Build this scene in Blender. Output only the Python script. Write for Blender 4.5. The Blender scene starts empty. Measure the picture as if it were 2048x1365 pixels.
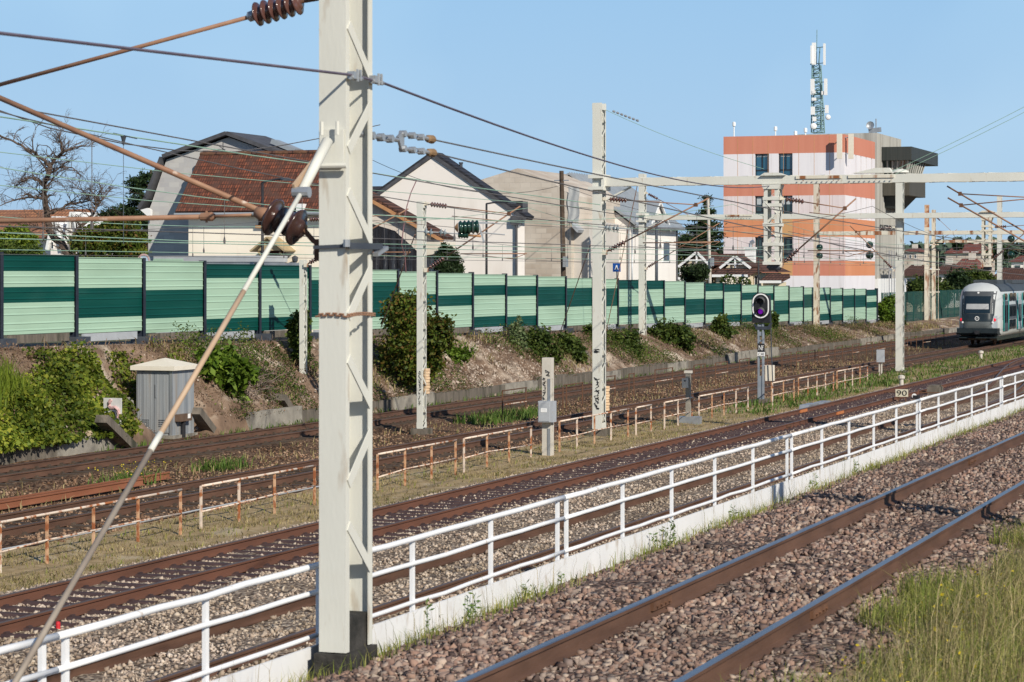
import bpy, math, random
import numpy as np
from mathutils import Vector, Matrix
random.seed(7); rng = np.random.default_rng(11)
S = bpy.context.scene; COL = S.collection
rad = math.radians
# ------------------------------------------------------------------ survey of the place
# X runs along the railway, Y across it (away from the viewer), Z up; lower rail heads are at z = 0
CAMZ = 4.95; F = 4800.0; A = math.tan(rad(20.0)); CT, ST = math.cos(rad(20)), math.sin(rad(20)); HY = 545.0
def W(x, y, D):                                  # point of the survey photo on the vertical plane Y = D
    t = (x - 1024) / F; s = D * (1 + A * t) / (A - t); zc = s * CT + D * ST
    return Vector((s, D, CAMZ + (HY - y) / F * zc))
def WS(x, y, s):                                 # ... on the vertical plane X = s
    t = (x - 1024) / F; D = s * (A - t) / (1 + A * t); zc = s * CT + D * ST
    return Vector((s, D, CAMZ + (HY - y) / F * zc))
def G(x, y, z=0.0):                              # ... on the level z
    zc = (CAMZ - z) * F / (y - HY); xc = (x - 1024) / F * zc
    return Vector((zc * CT + xc * ST, zc * ST - xc * CT, z))
def WZ(x, y, zc):                                # ... at a given distance
    xc = (x - 1024) / F * zc
    return Vector((zc * CT + xc * ST, zc * ST - xc * CT, CAMZ + (HY - y) / F * zc))
def SX(x, D):
    t = (x - 1024) / F; return D * (1 + A * t) / (A - t)
def DX(x, s):
    t = (x - 1024) / F; return s * (A - t) / (1 + A * t)

# ------------------------------------------------------------------ camera, light
cam = bpy.data.cameras.new("camera"); co = bpy.data.objects.new("camera", cam); COL.objects.link(co)
co.location = (0, 0, CAMZ); co.rotation_euler = (rad(90), 0, rad(-70))
cam.sensor_width = 36; cam.lens = F / 2048 * 36; cam.shift_y = -(682.5 - HY) / 2048
cam.clip_start = 0.5; cam.clip_end = 9000
cam.dof.use_dof = True; cam.dof.focus_distance = 85; cam.dof.aperture_fstop = 7.1
S.camera = co
S.view_settings.view_transform = 'Standard'; S.view_settings.look = 'None'; S.view_settings.exposure = 0
w = bpy.data.worlds.new("World"); S.world = w; w.use_nodes = True
nt = w.node_tree; nt.nodes.clear()
sky = nt.nodes.new('ShaderNodeTexSky'); sky.sky_type = 'NISHITA'; sky.sun_disc = False
EL = 32.0; AZ = 50.0
sky.sun_elevation = rad(EL); sky.sun_rotation = rad(220); sky.air_density = 1.0; sky.dust_density = 0.6; sky.ozone_density = 2.0
bg = nt.nodes.new('ShaderNodeBackground'); bg.inputs[1].default_value = 0.1
out = nt.nodes.new('ShaderNodeOutputWorld')
# a clear pale-blue summer haze over the physical sky, by height above the horizon
tcw = nt.nodes.new('ShaderNodeTexCoord'); sxw = nt.nodes.new('ShaderNodeSeparateXYZ'); rw = nt.nodes.new('ShaderNodeValToRGB')
e_ = rw.color_ramp.elements; e_[0].position = 0.0; e_[0].color = (.36, .575, .82, 1); e_[1].position = .06; e_[1].color = (.425, .655, .905, 1)
for p_, c_ in ((.125, (.37, .625, .90, 1)), (.22, (.17, .32, .57, 1)), (.45, (.07, .15, .32, 1)), (1., (.045, .105, .24, 1))):
    q_ = e_.new(p_); q_.color = c_
nw = nt.nodes.new('ShaderNodeTexNoise'); nw.inputs['Scale'].default_value = 5.0; nw.inputs['Detail'].default_value = 3
rw2 = nt.nodes.new('ShaderNodeValToRGB'); rw2.color_ramp.elements[0].color = (8.8, 9.1, 9.5, 1); rw2.color_ramp.elements[1].color = (12.0, 11.2, 10.5, 1); rw2.color_ramp.elements[0].position = .35; rw2.color_ramp.elements[1].position = .65
ml = nt.nodes.new('ShaderNodeMixRGB'); ml.blend_type = 'MULTIPLY'; ml.inputs[0].default_value = 1
mw = nt.nodes.new('ShaderNodeMixRGB'); mw.inputs[0].default_value = .88
nt.links.new(tcw.outputs['Generated'], sxw.inputs[0]); nt.links.new(sxw.outputs['Z'], rw.inputs[0]); nt.links.new(tcw.outputs['Generated'], nw.inputs[0]); nt.links.new(nw.outputs[0], rw2.inputs[0])
nt.links.new(rw.outputs[0], ml.inputs[1]); nt.links.new(rw2.outputs[0], ml.inputs[2])
nt.links.new(sky.outputs[0], mw.inputs[1]); nt.links.new(ml.outputs[0], mw.inputs[2])
nt.links.new(mw.outputs[0], bg.inputs[0]); nt.links.new(bg.outputs[0], out.inputs[0])
sl = bpy.data.lights.new("sun", 'SUN'); sl.energy = 5.0; sl.angle = rad(0.5); sl.color = (1.0, 0.93, 0.80)
so = bpy.data.objects.new("sun", sl); COL.objects.link(so)
ld = Vector((math.cos(rad(AZ)) * math.cos(rad(EL)), math.sin(rad(AZ)) * math.cos(rad(EL)), -math.sin(rad(EL))))
so.rotation_euler = ld.to_track_quat('-Z', 'Y').to_euler(); so.location = (-40, -40, 60)

# ------------------------------------------------------------------ materials
MATS = {}
def _new(name):
    m = bpy.data.materials.new(name); m.use_nodes = True; n = m.node_tree
    return m, n, n.nodes['Principled BSDF']
def _ramp(n, cols, lo=.3, hi=.7, const=False):
    r = n.nodes.new('ShaderNodeValToRGB'); e = r.color_ramp.elements
    if const: r.color_ramp.interpolation = 'CONSTANT'
    k = len(cols)
    while len(e) < k: e.new(0.5)
    for i, c in enumerate(cols):
        e[i].position = lo + (hi - lo) * i / max(1, k - 1); e[i].color = (*c, 1)
    return r
def mk(name, cols, rough=.6, metal=0., scale=5., bump=0., bscale=40., st=(1, 1, 1), spec=.3, det=5., lo=.3, hi=.7, dirt=None):
    if name in MATS: return MATS[name]
    m, n, p = _new(name)
    tc = n.nodes.new('ShaderNodeTexCoord'); mp = n.nodes.new('ShaderNodeMapping'); mp.inputs['Scale'].default_value = st
    n.links.new(tc.outputs['Object'], mp.inputs[0])
    no = n.nodes.new('ShaderNodeTexNoise'); no.inputs['Scale'].default_value = scale; no.inputs['Detail'].default_value = det
    n.links.new(mp.outputs[0], no.inputs[0])
    r = _ramp(n, cols, lo, hi); n.links.new(no.outputs[0], r.inputs[0]); src = r.outputs[0]
    if dirt:                                       # (colour, scale, low, high): blotches over the base
        n2 = n.nodes.new('ShaderNodeTexNoise'); n2.inputs['Scale'].default_value = dirt[1]; n2.inputs['Detail'].default_value = 7
        n.links.new(mp.outputs[0], n2.inputs[0])
        r2 = _ramp(n, [(0, 0, 0), (1, 1, 1)], dirt[2], dirt[3]); n.links.new(n2.outputs[0], r2.inputs[0])
        mx = n.nodes.new('ShaderNodeMixRGB'); mx.inputs[2].default_value = (*dirt[0], 1)
        n.links.new(r2.outputs[0], mx.inputs[0]); n.links.new(src, mx.inputs[1]); src = mx.outputs[0]
    n.links.new(src, p.inputs['Base Color'])
    p.inputs['Roughness'].default_value = rough; p.inputs['Metallic'].default_value = metal
    p.inputs['Specular IOR Level'].default_value = spec
    if bump:
        n3 = n.nodes.new('ShaderNodeTexNoise'); n3.inputs['Scale'].default_value = bscale; n3.inputs['Detail'].default_value = 6
        n.links.new(mp.outputs[0], n3.inputs[0])
        b = n.nodes.new('ShaderNodeBump'); b.inputs['Strength'].default_value = bump; b.inputs['Distance'].default_value = .05
        n.links.new(n3.outputs[0], b.inputs['Height']); n.links.new(b.outputs[0], p.inputs['Normal'])
    MATS[name] = m; return m
def island(name, cols, rough=.6, trans=0., spec=.25, big=None):
    """one colour per leaf, blade or stone; 'big' adds light and dark drifts across the whole mass"""
    if name in MATS: return MATS[name]
    m, n, p = _new(name)
    g = n.nodes.new('ShaderNodeNewGeometry'); r = _ramp(n, cols, 0., 1.); n.links.new(g.outputs['Random Per Island'], r.inputs[0]); src = r.outputs[0]
    if big:
        tc = n.nodes.new('ShaderNodeTexCoord'); no = n.nodes.new('ShaderNodeTexNoise'); no.inputs['Scale'].default_value = big[0]; no.inputs['Detail'].default_value = 3
        n.links.new(tc.outputs['Object'], no.inputs[0]); r2 = _ramp(n, [big[1], big[2]], .35, .65); n.links.new(no.outputs[0], r2.inputs[0])
        mx = n.nodes.new('ShaderNodeMixRGB'); mx.blend_type = 'MULTIPLY'; mx.inputs[0].default_value = 1
        n.links.new(src, mx.inputs[1]); n.links.new(r2.outputs[0], mx.inputs[2]); src = mx.outputs[0]
    n.links.new(src, p.inputs['Base Color']); p.inputs['Roughness'].default_value = rough; p.inputs['Specular IOR Level'].default_value = spec
    if trans:
        t = n.nodes.new('ShaderNodeBsdfTranslucent'); n.links.new(src, t.inputs[0])
        mx = n.nodes.new('ShaderNodeMixShader'); mx.inputs[0].default_value = trans
        n.links.new(p.outputs[0], mx.inputs[1]); n.links.new(t.outputs[0], mx.inputs[2])
        n.links.new(mx.outputs[0], n.nodes['Material Output'].inputs[0])
    MATS[name] = m; return m
def ballast(name, cols, scale, tint=((.8, .8, .8), (1.1, 1.05, 1)), bstr=.9):
    if name in MATS: return MATS[name]
    m, n, p = _new(name)
    tc = n.nodes.new('ShaderNodeTexCoord'); v = n.nodes.new('ShaderNodeTexVoronoi'); v.inputs['Scale'].default_value = scale
    no = n.nodes.new('ShaderNodeTexNoise'); no.inputs['Scale'].default_value = scale * .8; no.inputs['Detail'].default_value = 3
    mxv = n.nodes.new('ShaderNodeMixRGB'); mxv.inputs[0].default_value = .06
    n.links.new(tc.outputs['Object'], no.inputs[0]); n.links.new(tc.outputs['Object'], mxv.inputs[1]); n.links.new(no.outputs[1], mxv.inputs[2])
    n.links.new(mxv.outputs[0], v.inputs['Vector'])
    sp = n.nodes.new('ShaderNodeSeparateColor'); n.links.new(v.outputs['Color'], sp.inputs[0])
    r = _ramp(n, cols, 0, 1); n.links.new(sp.outputs[0], r.inputs[0])
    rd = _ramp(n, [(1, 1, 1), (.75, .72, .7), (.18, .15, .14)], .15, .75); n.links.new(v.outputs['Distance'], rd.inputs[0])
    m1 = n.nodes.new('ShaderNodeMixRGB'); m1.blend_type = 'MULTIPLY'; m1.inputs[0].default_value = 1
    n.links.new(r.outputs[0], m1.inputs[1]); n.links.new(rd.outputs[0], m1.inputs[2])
    nb = n.nodes.new('ShaderNodeTexNoise'); nb.inputs['Scale'].default_value = .35; nb.inputs['Detail'].default_value = 6
    n.links.new(tc.outputs['Object'], nb.inputs[0]); rb = _ramp(n, list(tint), .35, .65); n.links.new(nb.outputs[0], rb.inputs[0])
    m2 = n.nodes.new('ShaderNodeMixRGB'); m2.blend_type = 'MULTIPLY'; m2.inputs[0].default_value = 1
    n.links.new(m1.outputs[0], m2.inputs[1]); n.links.new(rb.outputs[0], m2.inputs[2])
    n.links.new(m2.outputs[0], p.inputs['Base Color']); p.inputs['Roughness'].default_value = .9; p.inputs['Specular IOR Level'].default_value = .15
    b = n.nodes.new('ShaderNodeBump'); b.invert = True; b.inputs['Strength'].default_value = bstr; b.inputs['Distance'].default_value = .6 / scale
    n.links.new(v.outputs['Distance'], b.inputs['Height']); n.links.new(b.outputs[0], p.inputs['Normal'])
    MATS[name] = m; return m
def bricks(name, c1, c2, mortar, bw, bh, uv='YZ', ms=.01, offset=.5, bump=.3, rough=.8, big=None, vary=None):
    if name in MATS: return MATS[name]
    m, n, p = _new(name)
    tc = n.nodes.new('ShaderNodeTexCoord'); se = n.nodes.new('ShaderNodeSeparateXYZ'); cb = n.nodes.new('ShaderNodeCombineXYZ')
    n.links.new(tc.outputs['Object'], se.inputs[0]); n.links.new(se.outputs[uv[0]], cb.inputs[0]); n.links.new(se.outputs[uv[1]], cb.inputs[1])
    br = n.nodes.new('ShaderNodeTexBrick'); br.inputs['Color1'].default_value = (*c1, 1); br.inputs['Color2'].default_value = (*c2, 1); br.inputs['Mortar'].default_value = (*mortar, 1)
    br.inputs['Scale'].default_value = 1; br.inputs['Brick Width'].default_value = bw; br.inputs['Row Height'].default_value = bh
    br.inputs['Mortar Size'].default_value = ms; br.offset = offset; n.links.new(cb.outputs[0], br.inputs[0]); src = br.outputs[0]
    if vary:                                       # (colour, scale): odd darker or lighter drifts
        no = n.nodes.new('ShaderNodeTexNoise'); no.inputs['Scale'].default_value = vary[1]; no.inputs['Detail'].default_value = 6
        n.links.new(tc.outputs['Object'], no.inputs[0]); r = _ramp(n, [(0, 0, 0), (1, 1, 1)], .42, .68); n.links.new(no.outputs[0], r.inputs[0])
        mx = n.nodes.new('ShaderNodeMixRGB'); mx.inputs[2].default_value = (*vary[0], 1); n.links.new(r.outputs[0], mx.inputs[0]); n.links.new(src, mx.inputs[1]); src = mx.outputs[0]
    n.links.new(src, p.inputs['Base Color']); p.inputs['Roughness'].default_value = rough; p.inputs['Specular IOR Level'].default_value = .2
    b = n.nodes.new('ShaderNodeBump'); b.invert = True; b.inputs['Strength'].default_value = bump; b.inputs['Distance'].default_value = .03
    n.links.new(br.outputs['Fac'], b.inputs['Height']); n.links.new(b.outputs[0], p.inputs['Normal'])
    MATS[name] = m; return m
def glass(name, col, rough=.08):
    if name in MATS: return MATS[name]
    m = mk(name, [tuple(c * .8 for c in col), col], rough=rough, scale=.6, spec=.8); return m

M_mast = mk('cream_mast_paint', [(.60, .595, .54), (.67, .665, .61)], rough=.6, scale=1.2, st=(1, 1, .25), bump=.05, bscale=30, dirt=((.43, .36, .28), 7, .62, .76))
M_mast_old = mk('flaking_mast_paint', [(.62, .57, .47), (.70, .66, .57)], rough=.7, scale=1.6, st=(1, 1, .2), dirt=((.26, .10, .04), 2.4, .52, .62))
M_mast_rust = mk('rust_streaked_mast_paint', [(.58, .50, .40), (.68, .61, .51)], rough=.8, scale=1.4, st=(1, 1, .35), dirt=((.28, .14, .08), 4.5, .53, .62))
M_white = mk('white_rail_paint', [(.76, .76, .77), (.84, .84, .86)], rough=.5, scale=3, dirt=((.45, .36, .29), 9, .66, .76))
M_board = mk('white_kickboard_paint', [(.74, .74, .75), (.82, .82, .83)], rough=.6, scale=2, st=(1, 1, .6), dirt=((.50, .44, .38), 5, .58, .76))
M_rustfence = mk('peeling_cream_and_rust', [(.66, .52, .42), (.74, .64, .54)], rough=.75, scale=3, dirt=((.36, .13, .05), 5, .50, .60))
M_rustpost = mk('rusted_post_with_paint_left', [(.52, .27, .13), (.62, .42, .28)], rough=.8, scale=4, dirt=((.30, .10, .04), 6, .46, .58))
M_darkrust = mk('dark_rust', [(.10, .05, .03), (.17, .085, .05)], rough=.85, scale=6)
M_rail = mk('rail_side_rust', [(.085, .045, .030), (.14, .075, .05)], rough=.75, scale=5, st=(.25, 1, 1), bump=.1, bscale=25)
M_railred = mk('rail_side_red_rust', [(.105, .048, .032), (.165, .072, .046)], rough=.8, scale=3, st=(.2, 1, 1), bump=.1, bscale=25)
M_head = mk('polished_rail_head', [(.24, .24, .26), (.34, .34, .36)], rough=.32, metal=.9, scale=4, st=(.1, 1, 1))
M_headdull = mk('dull_rail_head', [(.10, .065, .05), (.15, .10, .08)], rough=.45, metal=.3, scale=4, st=(.1, 1, 1))
M_sleeper = mk('rusted_steel_sleeper', [(.045, .028, .03), (.085, .05, .045)], rough=.8, scale=4)
M_wood = mk('oiled_timber_sleeper', [(.05, .035, .025), (.11, .08, .06)], rough=.9, scale=4, st=(1, .2, 1))
M_tube = mk('rusty_tube', [(.24, .12, .075), (.33, .19, .12)], rough=.6, scale=6, dirt=((.55, .45, .38), 5, .66, .74))
M_insul = mk('brown_glazed_insulator', [(.07, .03, .025), (.12, .055, .045)], rough=.18, scale=3, spec=.7)
M_greenins = mk('green_glass_insulator', [(.006, .024, .017), (.012, .045, .032)], rough=.12, scale=3, spec=.8)
M_blueins = mk('grey_glass_insulator', [(.16, .20, .22), (.28, .32, .34)], rough=.15, scale=3, spec=.8)
M_wire = mk('weathered_wire', [(.09, .085, .085), (.15, .14, .14)], rough=.6, scale=2)
M_wiregreen = mk('verdigris_wire', [(.22, .36, .28), (.32, .48, .38)], rough=.6, scale=2)
M_black = mk('black_paint', [(.015, .015, .018), (.03, .03, .034)], rough=.5, scale=4)
M_galv = mk('galvanised_steel', [(.33, .35, .38), (.46, .48, .50)], rough=.42, metal=.55, scale=3, st=(1, 1, .2))
M_galvdark = mk('dark_galvanised_steel', [(.05, .06, .08), (.09, .10, .12)], rough=.5, metal=.3, scale=4)
M_conc = mk('weathered_concrete', [(.24, .22, .19), (.36, .33, .28)], rough=.9, scale=2.5, bump=.25, bscale=30, dirt=((.11, .10, .09), 1.3, .5, .68))
M_conclight = mk('pale_concrete_post', [(.52, .48, .42), (.60, .56, .50)], rough=.85, scale=3, bump=.1, dirt=((.32, .28, .24), 4, .6, .75))
M_concdark = mk('old_dark_concrete', [(.10, .088, .074), (.20, .17, .14)], rough=.95, scale=3.5, st=(2, 1, .35), bump=.4, bscale=25, dirt=((.05, .05, .035), 1.1, .52, .7))
M_grey = mk('grey_box_paint', [(.36, .38, .41), (.42, .44, .47)], rough=.5, scale=4)
M_cream = mk('cream_box_paint', [(.70, .64, .54), (.76, .70, .60)], rough=.6, scale=4)
M_plate = mk('white_plate', [(.80, .80, .80), (.84, .84, .83)], rough=.5, scale=4)
M_lightpanel = mk('pale_green_panel', [(.34, .50, .385), (.39, .55, .42)], rough=.5, scale=.8, st=(.3, 1, 2), spec=.12, dirt=((.27, .39, .29), .55, .52, .82))
M_darkpanel = mk('deep_green_panel', [(.002, .052, .042), (.005, .072, .058)], rough=.5, scale=.9, st=(.3, 1, 2), spec=.12, dirt=((.02, .085, .07), .8, .58, .8))
M_navy = mk('navy_barrier_post', [(.018, .022, .035), (.03, .035, .05)], rough=.5, scale=4)
M_leaf = island('bright_leaf', [(.06, .11, .012), (.12, .20, .02), (.20, .28, .04)], trans=.3, big=(.5, (.55, .6, .5), (1.15, 1.15, 1)))
M_ivy = island('ivy_leaf', [(.06, .10, .014), (.15, .205, .024), (.31, .32, .05)], trans=.25, big=(.55, (.4, .45, .35), (1.25, 1.2, 1)))
M_leafmid = island('mid_green_leaf', [(.035, .065, .014), (.075, .115, .02), (.13, .165, .035)], trans=.25, big=(.5, (.55, .6, .55), (1.15, 1.1, 1)))
M_leafdark = island('dark_evergreen_leaf', [(.012, .03, .012), (.03, .055, .018), (.045, .07, .025)], trans=.12, big=(.6, (.55, .6, .6), (1.2, 1.2, 1.1)))
M_leafred = island('green_and_russet_leaf', [(.045, .08, .012), (.09, .14, .018), (.13, .165, .022), (.17, .09, .025)], trans=.25, big=(.5, (.6, .6, .55), (1.15, 1.1, 1)))
M_leafgold = island('gold_green_leaf', [(.08, .13, .015), (.16, .22, .02), (.22, .27, .03)], trans=.3)
M_grassdry = island('dry_grass_blade', [(.20, .15, .07), (.36, .28, .15), (.46, .37, .22), (.17, .165, .06)], trans=.2, big=(.6, (.7, .75, .6), (1.1, 1.1, 1)))
M_grassgreen = island('green_grass_blade', [(.13, .18, .03), (.24, .29, .055), (.40, .38, .12), (.52, .45, .20)], trans=.35, big=(.8, (.7, .75, .6), (1.1, 1.1, 1)))
M_weed = island('weed_stem', [(.06, .12, .02), (.10, .18, .03), (.16, .20, .05)], trans=.25)
M_straw = island('dead_stalk', [(.10, .055, .035), (.18, .11, .07), (.26, .18, .12)], trans=.1)
M_flower = island('yellow_petal', [(.55, .42, .02), (.70, .55, .04)], trans=.2)
M_bark = mk('grey_bark', [(.07, .05, .04), (.15, .11, .09)], rough=.9, scale=6, st=(1, 1, .2), bump=.3)
STONEPINK = [(.065, .048, .044), (.22, .148, .12), (.35, .235, .18), (.26, .205, .18), (.50, .405, .325), (.145, .108, .10), (.31, .20, .155), (.30, .25, .215)]
STONEGREY = [(.22, .18, .15), (.38, .31, .25), (.50, .42, .34), (.62, .55, .46), (.30, .235, .185)]
STONEBROWN = [(.12, .075, .05), (.22, .135, .09), (.31, .205, .14), (.40, .30, .22)]
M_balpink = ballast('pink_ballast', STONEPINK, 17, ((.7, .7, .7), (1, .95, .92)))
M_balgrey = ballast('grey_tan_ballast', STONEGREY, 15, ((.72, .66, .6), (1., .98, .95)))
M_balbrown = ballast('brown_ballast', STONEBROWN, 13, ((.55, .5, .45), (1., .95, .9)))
M_stonepink = island('loose_pink_stone', STONEPINK, rough=.9, spec=.15, big=(.4, (.75, .75, .75), (1.05, 1, 1)))
M_stonegrey = island('loose_grey_stone', STONEGREY, rough=.9, spec=.15, big=(.4, (.72, .68, .62), (1.05, 1, 1)))
M_chalkstone = island('chalk_stone', [(.24, .18, .14), (.40, .32, .26), (.52, .44, .37)], rough=.95, spec=.1)
M_verge = mk('dry_grassy_verge', [(.23, .165, .08), (.33, .24, .13), (.41, .31, .18)], rough=.95, scale=3.5, bump=.2, bscale=22, det=10, dirt=((.40, .32, .21), 1.2, .58, .66))
M_earth = mk('embankment_earth', [(.085, .055, .038), (.18, .118, .08), (.28, .20, .145)], rough=.95, scale=1.3, bump=.9, bscale=7, det=10, dirt=((.52, .43, .34), .55, .53, .66))
M_land = mk('garden_ground', [(.06, .07, .03), (.11, .11, .06), (.16, .14, .09)], rough=.95, scale=.05, det=8)

# ------------------------------------------------------------------ mesh helpers
class MB:
    def __init__(self): self.v = []; self.f = []; self.m = []
    def add(self, vs, fs, mi=0):
        o = len(self.v); self.v += [tuple(p) for p in vs]; self.f += [tuple(i + o for i in q) for q in fs]; self.m += [mi] * len(fs); return self
    def box(self, x0, x1, y0, y1, z0, z1, mi=0):
        return self.add([(x, y, z) for x in (x0, x1) for y in (y0, y1) for z in (z0, z1)],
                        [(0, 1, 3, 2), (4, 6, 7, 5), (0, 4, 5, 1), (2, 3, 7, 6), (0, 2, 6, 4), (1, 5, 7, 3)], mi)
    def bar(self, p, q, wd, ht, up=(0, 0, 1), mi=0):
        p, q = Vector(p), Vector(q); d = (q - p).normalized(); u = Vector(up)
        if abs(d.dot(u)) > .98: u = Vector((1, 0, 0))
        a = d.cross(u).normalized() * wd / 2; b = a.cross(d).normalized() * ht / 2
        return self.add([p - a - b, p + a - b, p + a + b, p - a + b, q - a - b, q + a - b, q + a + b, q - a + b],
                        [(0, 3, 2, 1), (4, 5, 6, 7), (0, 1, 5, 4), (1, 2, 6, 5), (2, 3, 7, 6), (3, 0, 4, 7)], mi)
    def tube(self, pts, r, n=8, r2=None, mi=0, cap=True):
        pts = [Vector(p) for p in pts]; k = len(pts); o = len(self.v); ref = None
        for i, p in enumerate(pts):
            d = (pts[min(i + 1, k - 1)] - pts[max(i - 1, 0)]).normalized()
            u = Vector((0, 0, 1)) if abs(d.z) < .95 else Vector((1, 0, 0))
            a = d.cross(u).normalized(); b = a.cross(d)
            rr = r if r2 is None else r + (r2 - r) * i / (k - 1)
            for j in range(n):
                t = 2 * math.pi * j / n; self.v.append(tuple(p + a * rr * math.cos(t) + b * rr * math.sin(t)))
        for i in range(k - 1):
            for j in range(n):
                j2 = (j + 1) % n; self.f.append((o + i * n + j, o + i * n + j2, o + (i + 1) * n + j2, o + (i + 1) * n + j)); self.m.append(mi)
        if cap:
            self.f.append(tuple(o + j for j in range(n))[::-1]); self.f.append(tuple(o + (k - 1) * n + j for j in range(n))); self.m += [mi, mi]
        return self
    def lathe(self, p, d, prof, n=16, mi=0):                 # prof: (distance along d, radius)
        p, d = Vector(p), Vector(d).normalized(); u = Vector((0, 0, 1)) if abs(d.z) < .95 else Vector((1, 0, 0))
        a = d.cross(u).normalized(); b = a.cross(d); o = len(self.v)
        for t, r in prof:
            for j in range(n):
                c = 2 * math.pi * j / n; self.v.append(tuple(p + d * t + (a * math.cos(c) + b * math.sin(c)) * max(r, 1e-4)))
        for i in range(len(prof) - 1):
            for j in range(n):
                j2 = (j + 1) % n; self.f.append((o + i * n + j, o + i * n + j2, o + (i + 1) * n + j2, o + (i + 1) * n + j)); self.m.append(mi)
        return self
    def prism(self, poly, axis, a0, a1, mi=0, ends=True):    # poly in the two other axes, extruded along axis
        n = len(poly)
        def P(c, a): return (a, c[0], c[1]) if axis == 'X' else ((c[0], a, c[1]) if axis == 'Y' else (c[0], c[1], a))
        vs = [P(c, a0) for c in poly] + [P(c, a1) for c in poly]
        fs = [(i, (i + 1) % n, n + (i + 1) % n, n + i) for i in range(n)]
        if ends: fs += [tuple(range(n))[::-1], tuple(range(n, 2 * n))]
        return self.add(vs, fs, mi)
ORG = {}
def finish(me, name, mats, parent, smooth):
    for m in (mats if isinstance(mats, (list, tuple)) else [mats]): me.materials.append(m)
    if smooth: me.polygons.foreach_set('use_smooth', [True] * len(me.polygons))
    me.update(); o = bpy.data.objects.new(name, me); COL.objects.link(o)
    if parent is not None: o.parent = parent
    return o
def build(mb, name, mats, parent=None, smooth=False):
    if parent is not None: og = ORG[parent.name]
    else:
        vs = np.array(mb.v); og = Vector((float(vs[:, 0].mean()), float(vs[:, 1].mean()), float(vs[:, 2].min())))
    me = bpy.data.meshes.new(name); me.from_pydata([tuple(Vector(p) - og) for p in mb.v], [], mb.f)
    me.polygons.foreach_set('material_index', mb.m)
    o = finish(me, name, mats, parent, smooth); ORG[o.name] = og
    if parent is None: o.location = og
    return o
def build_np(V, Fc, name, mats, parent=None, mi=None):
    V = np.asarray(V, dtype=np.float32)
    og = ORG[parent.name] if parent is not None else Vector((float(V[:, 0].mean()), float(V[:, 1].mean()), float(V[:, 2].min())))
    V = V - np.array(og, dtype=np.float32); k = Fc.shape[1]
    me = bpy.data.meshes.new(name); me.vertices.add(len(V)); me.vertices.foreach_set('co', V.ravel())
    me.loops.add(Fc.size); me.loops.foreach_set('vertex_index', Fc.ravel().astype(np.int32))
    me.polygons.add(len(Fc)); me.polygons.foreach_set('loop_start', np.arange(0, Fc.size, k, dtype=np.int32))
    me.polygons.foreach_set('loop_total', np.full(len(Fc), k, dtype=np.int32))
    if mi is not None: me.polygons.foreach_set('material_index', mi.astype(np.int32))
    me.update(calc_edges=True); o = finish(me, name, mats, parent, False); ORG[o.name] = og
    if parent is None: o.location = og
    return o
def tag(o, label=None, cat=None, group=None, kind=None):
    if label: o['label'] = label
    if cat: o['category'] = cat
    if group: o['group'] = group
    if kind: o['kind'] = kind
    return o
def thing(name, label, cat, loc, group=None):
    o = bpy.data.objects.new(name, None); o.empty_display_size = .2; COL.objects.link(o); o.location = loc; ORG[o.name] = Vector(loc)
    return tag(o, label, cat, group)
def text(parent, name, body, mat, width, height, M, depth=.01):
    cu = bpy.data.curves.new(name, 'FONT'); cu.body = body; cu.extrude = depth; cu.align_x = 'CENTER'; cu.align_y = 'CENTER'
    t = bpy.data.objects.new(name, cu); COL.objects.link(t); bpy.context.view_layer.update()
    me = bpy.data.meshes.new_from_object(t.evaluated_get(bpy.context.evaluated_depsgraph_get()))
    bpy.data.objects.remove(t); bpy.data.curves.remove(cu)
    co = np.array([v.co for v in me.vertices]); mn, mx = co.min(0), co.max(0); c = (mn + mx) / 2
    for v in me.vertices:
        p = Vector(((v.co.x - c[0]) / (mx[0] - mn[0]) * width, (v.co.y - c[1]) / (mx[1] - mn[1]) * height, v.co.z))
        v.co = (M @ p) - ORG[parent.name]
    me.name = name; me.materials.clear(); o = finish(me, name, mat, parent, False); ORG[o.name] = ORG[parent.name]; return o
def faceX(p):   # text plane facing -X: reading direction -Y
    return Matrix(((0, 0, -1, p[0]), (-1, 0, 0, p[1]), (0, 1, 0, p[2]), (0, 0, 0, 1)))
def faceY(p):   # text plane facing -Y: reading direction +X
    return Matrix(((1, 0, 0, p[0]), (0, 0, -1, p[1]), (0, 1, 0, p[2]), (0, 0, 0, 1)))

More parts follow.
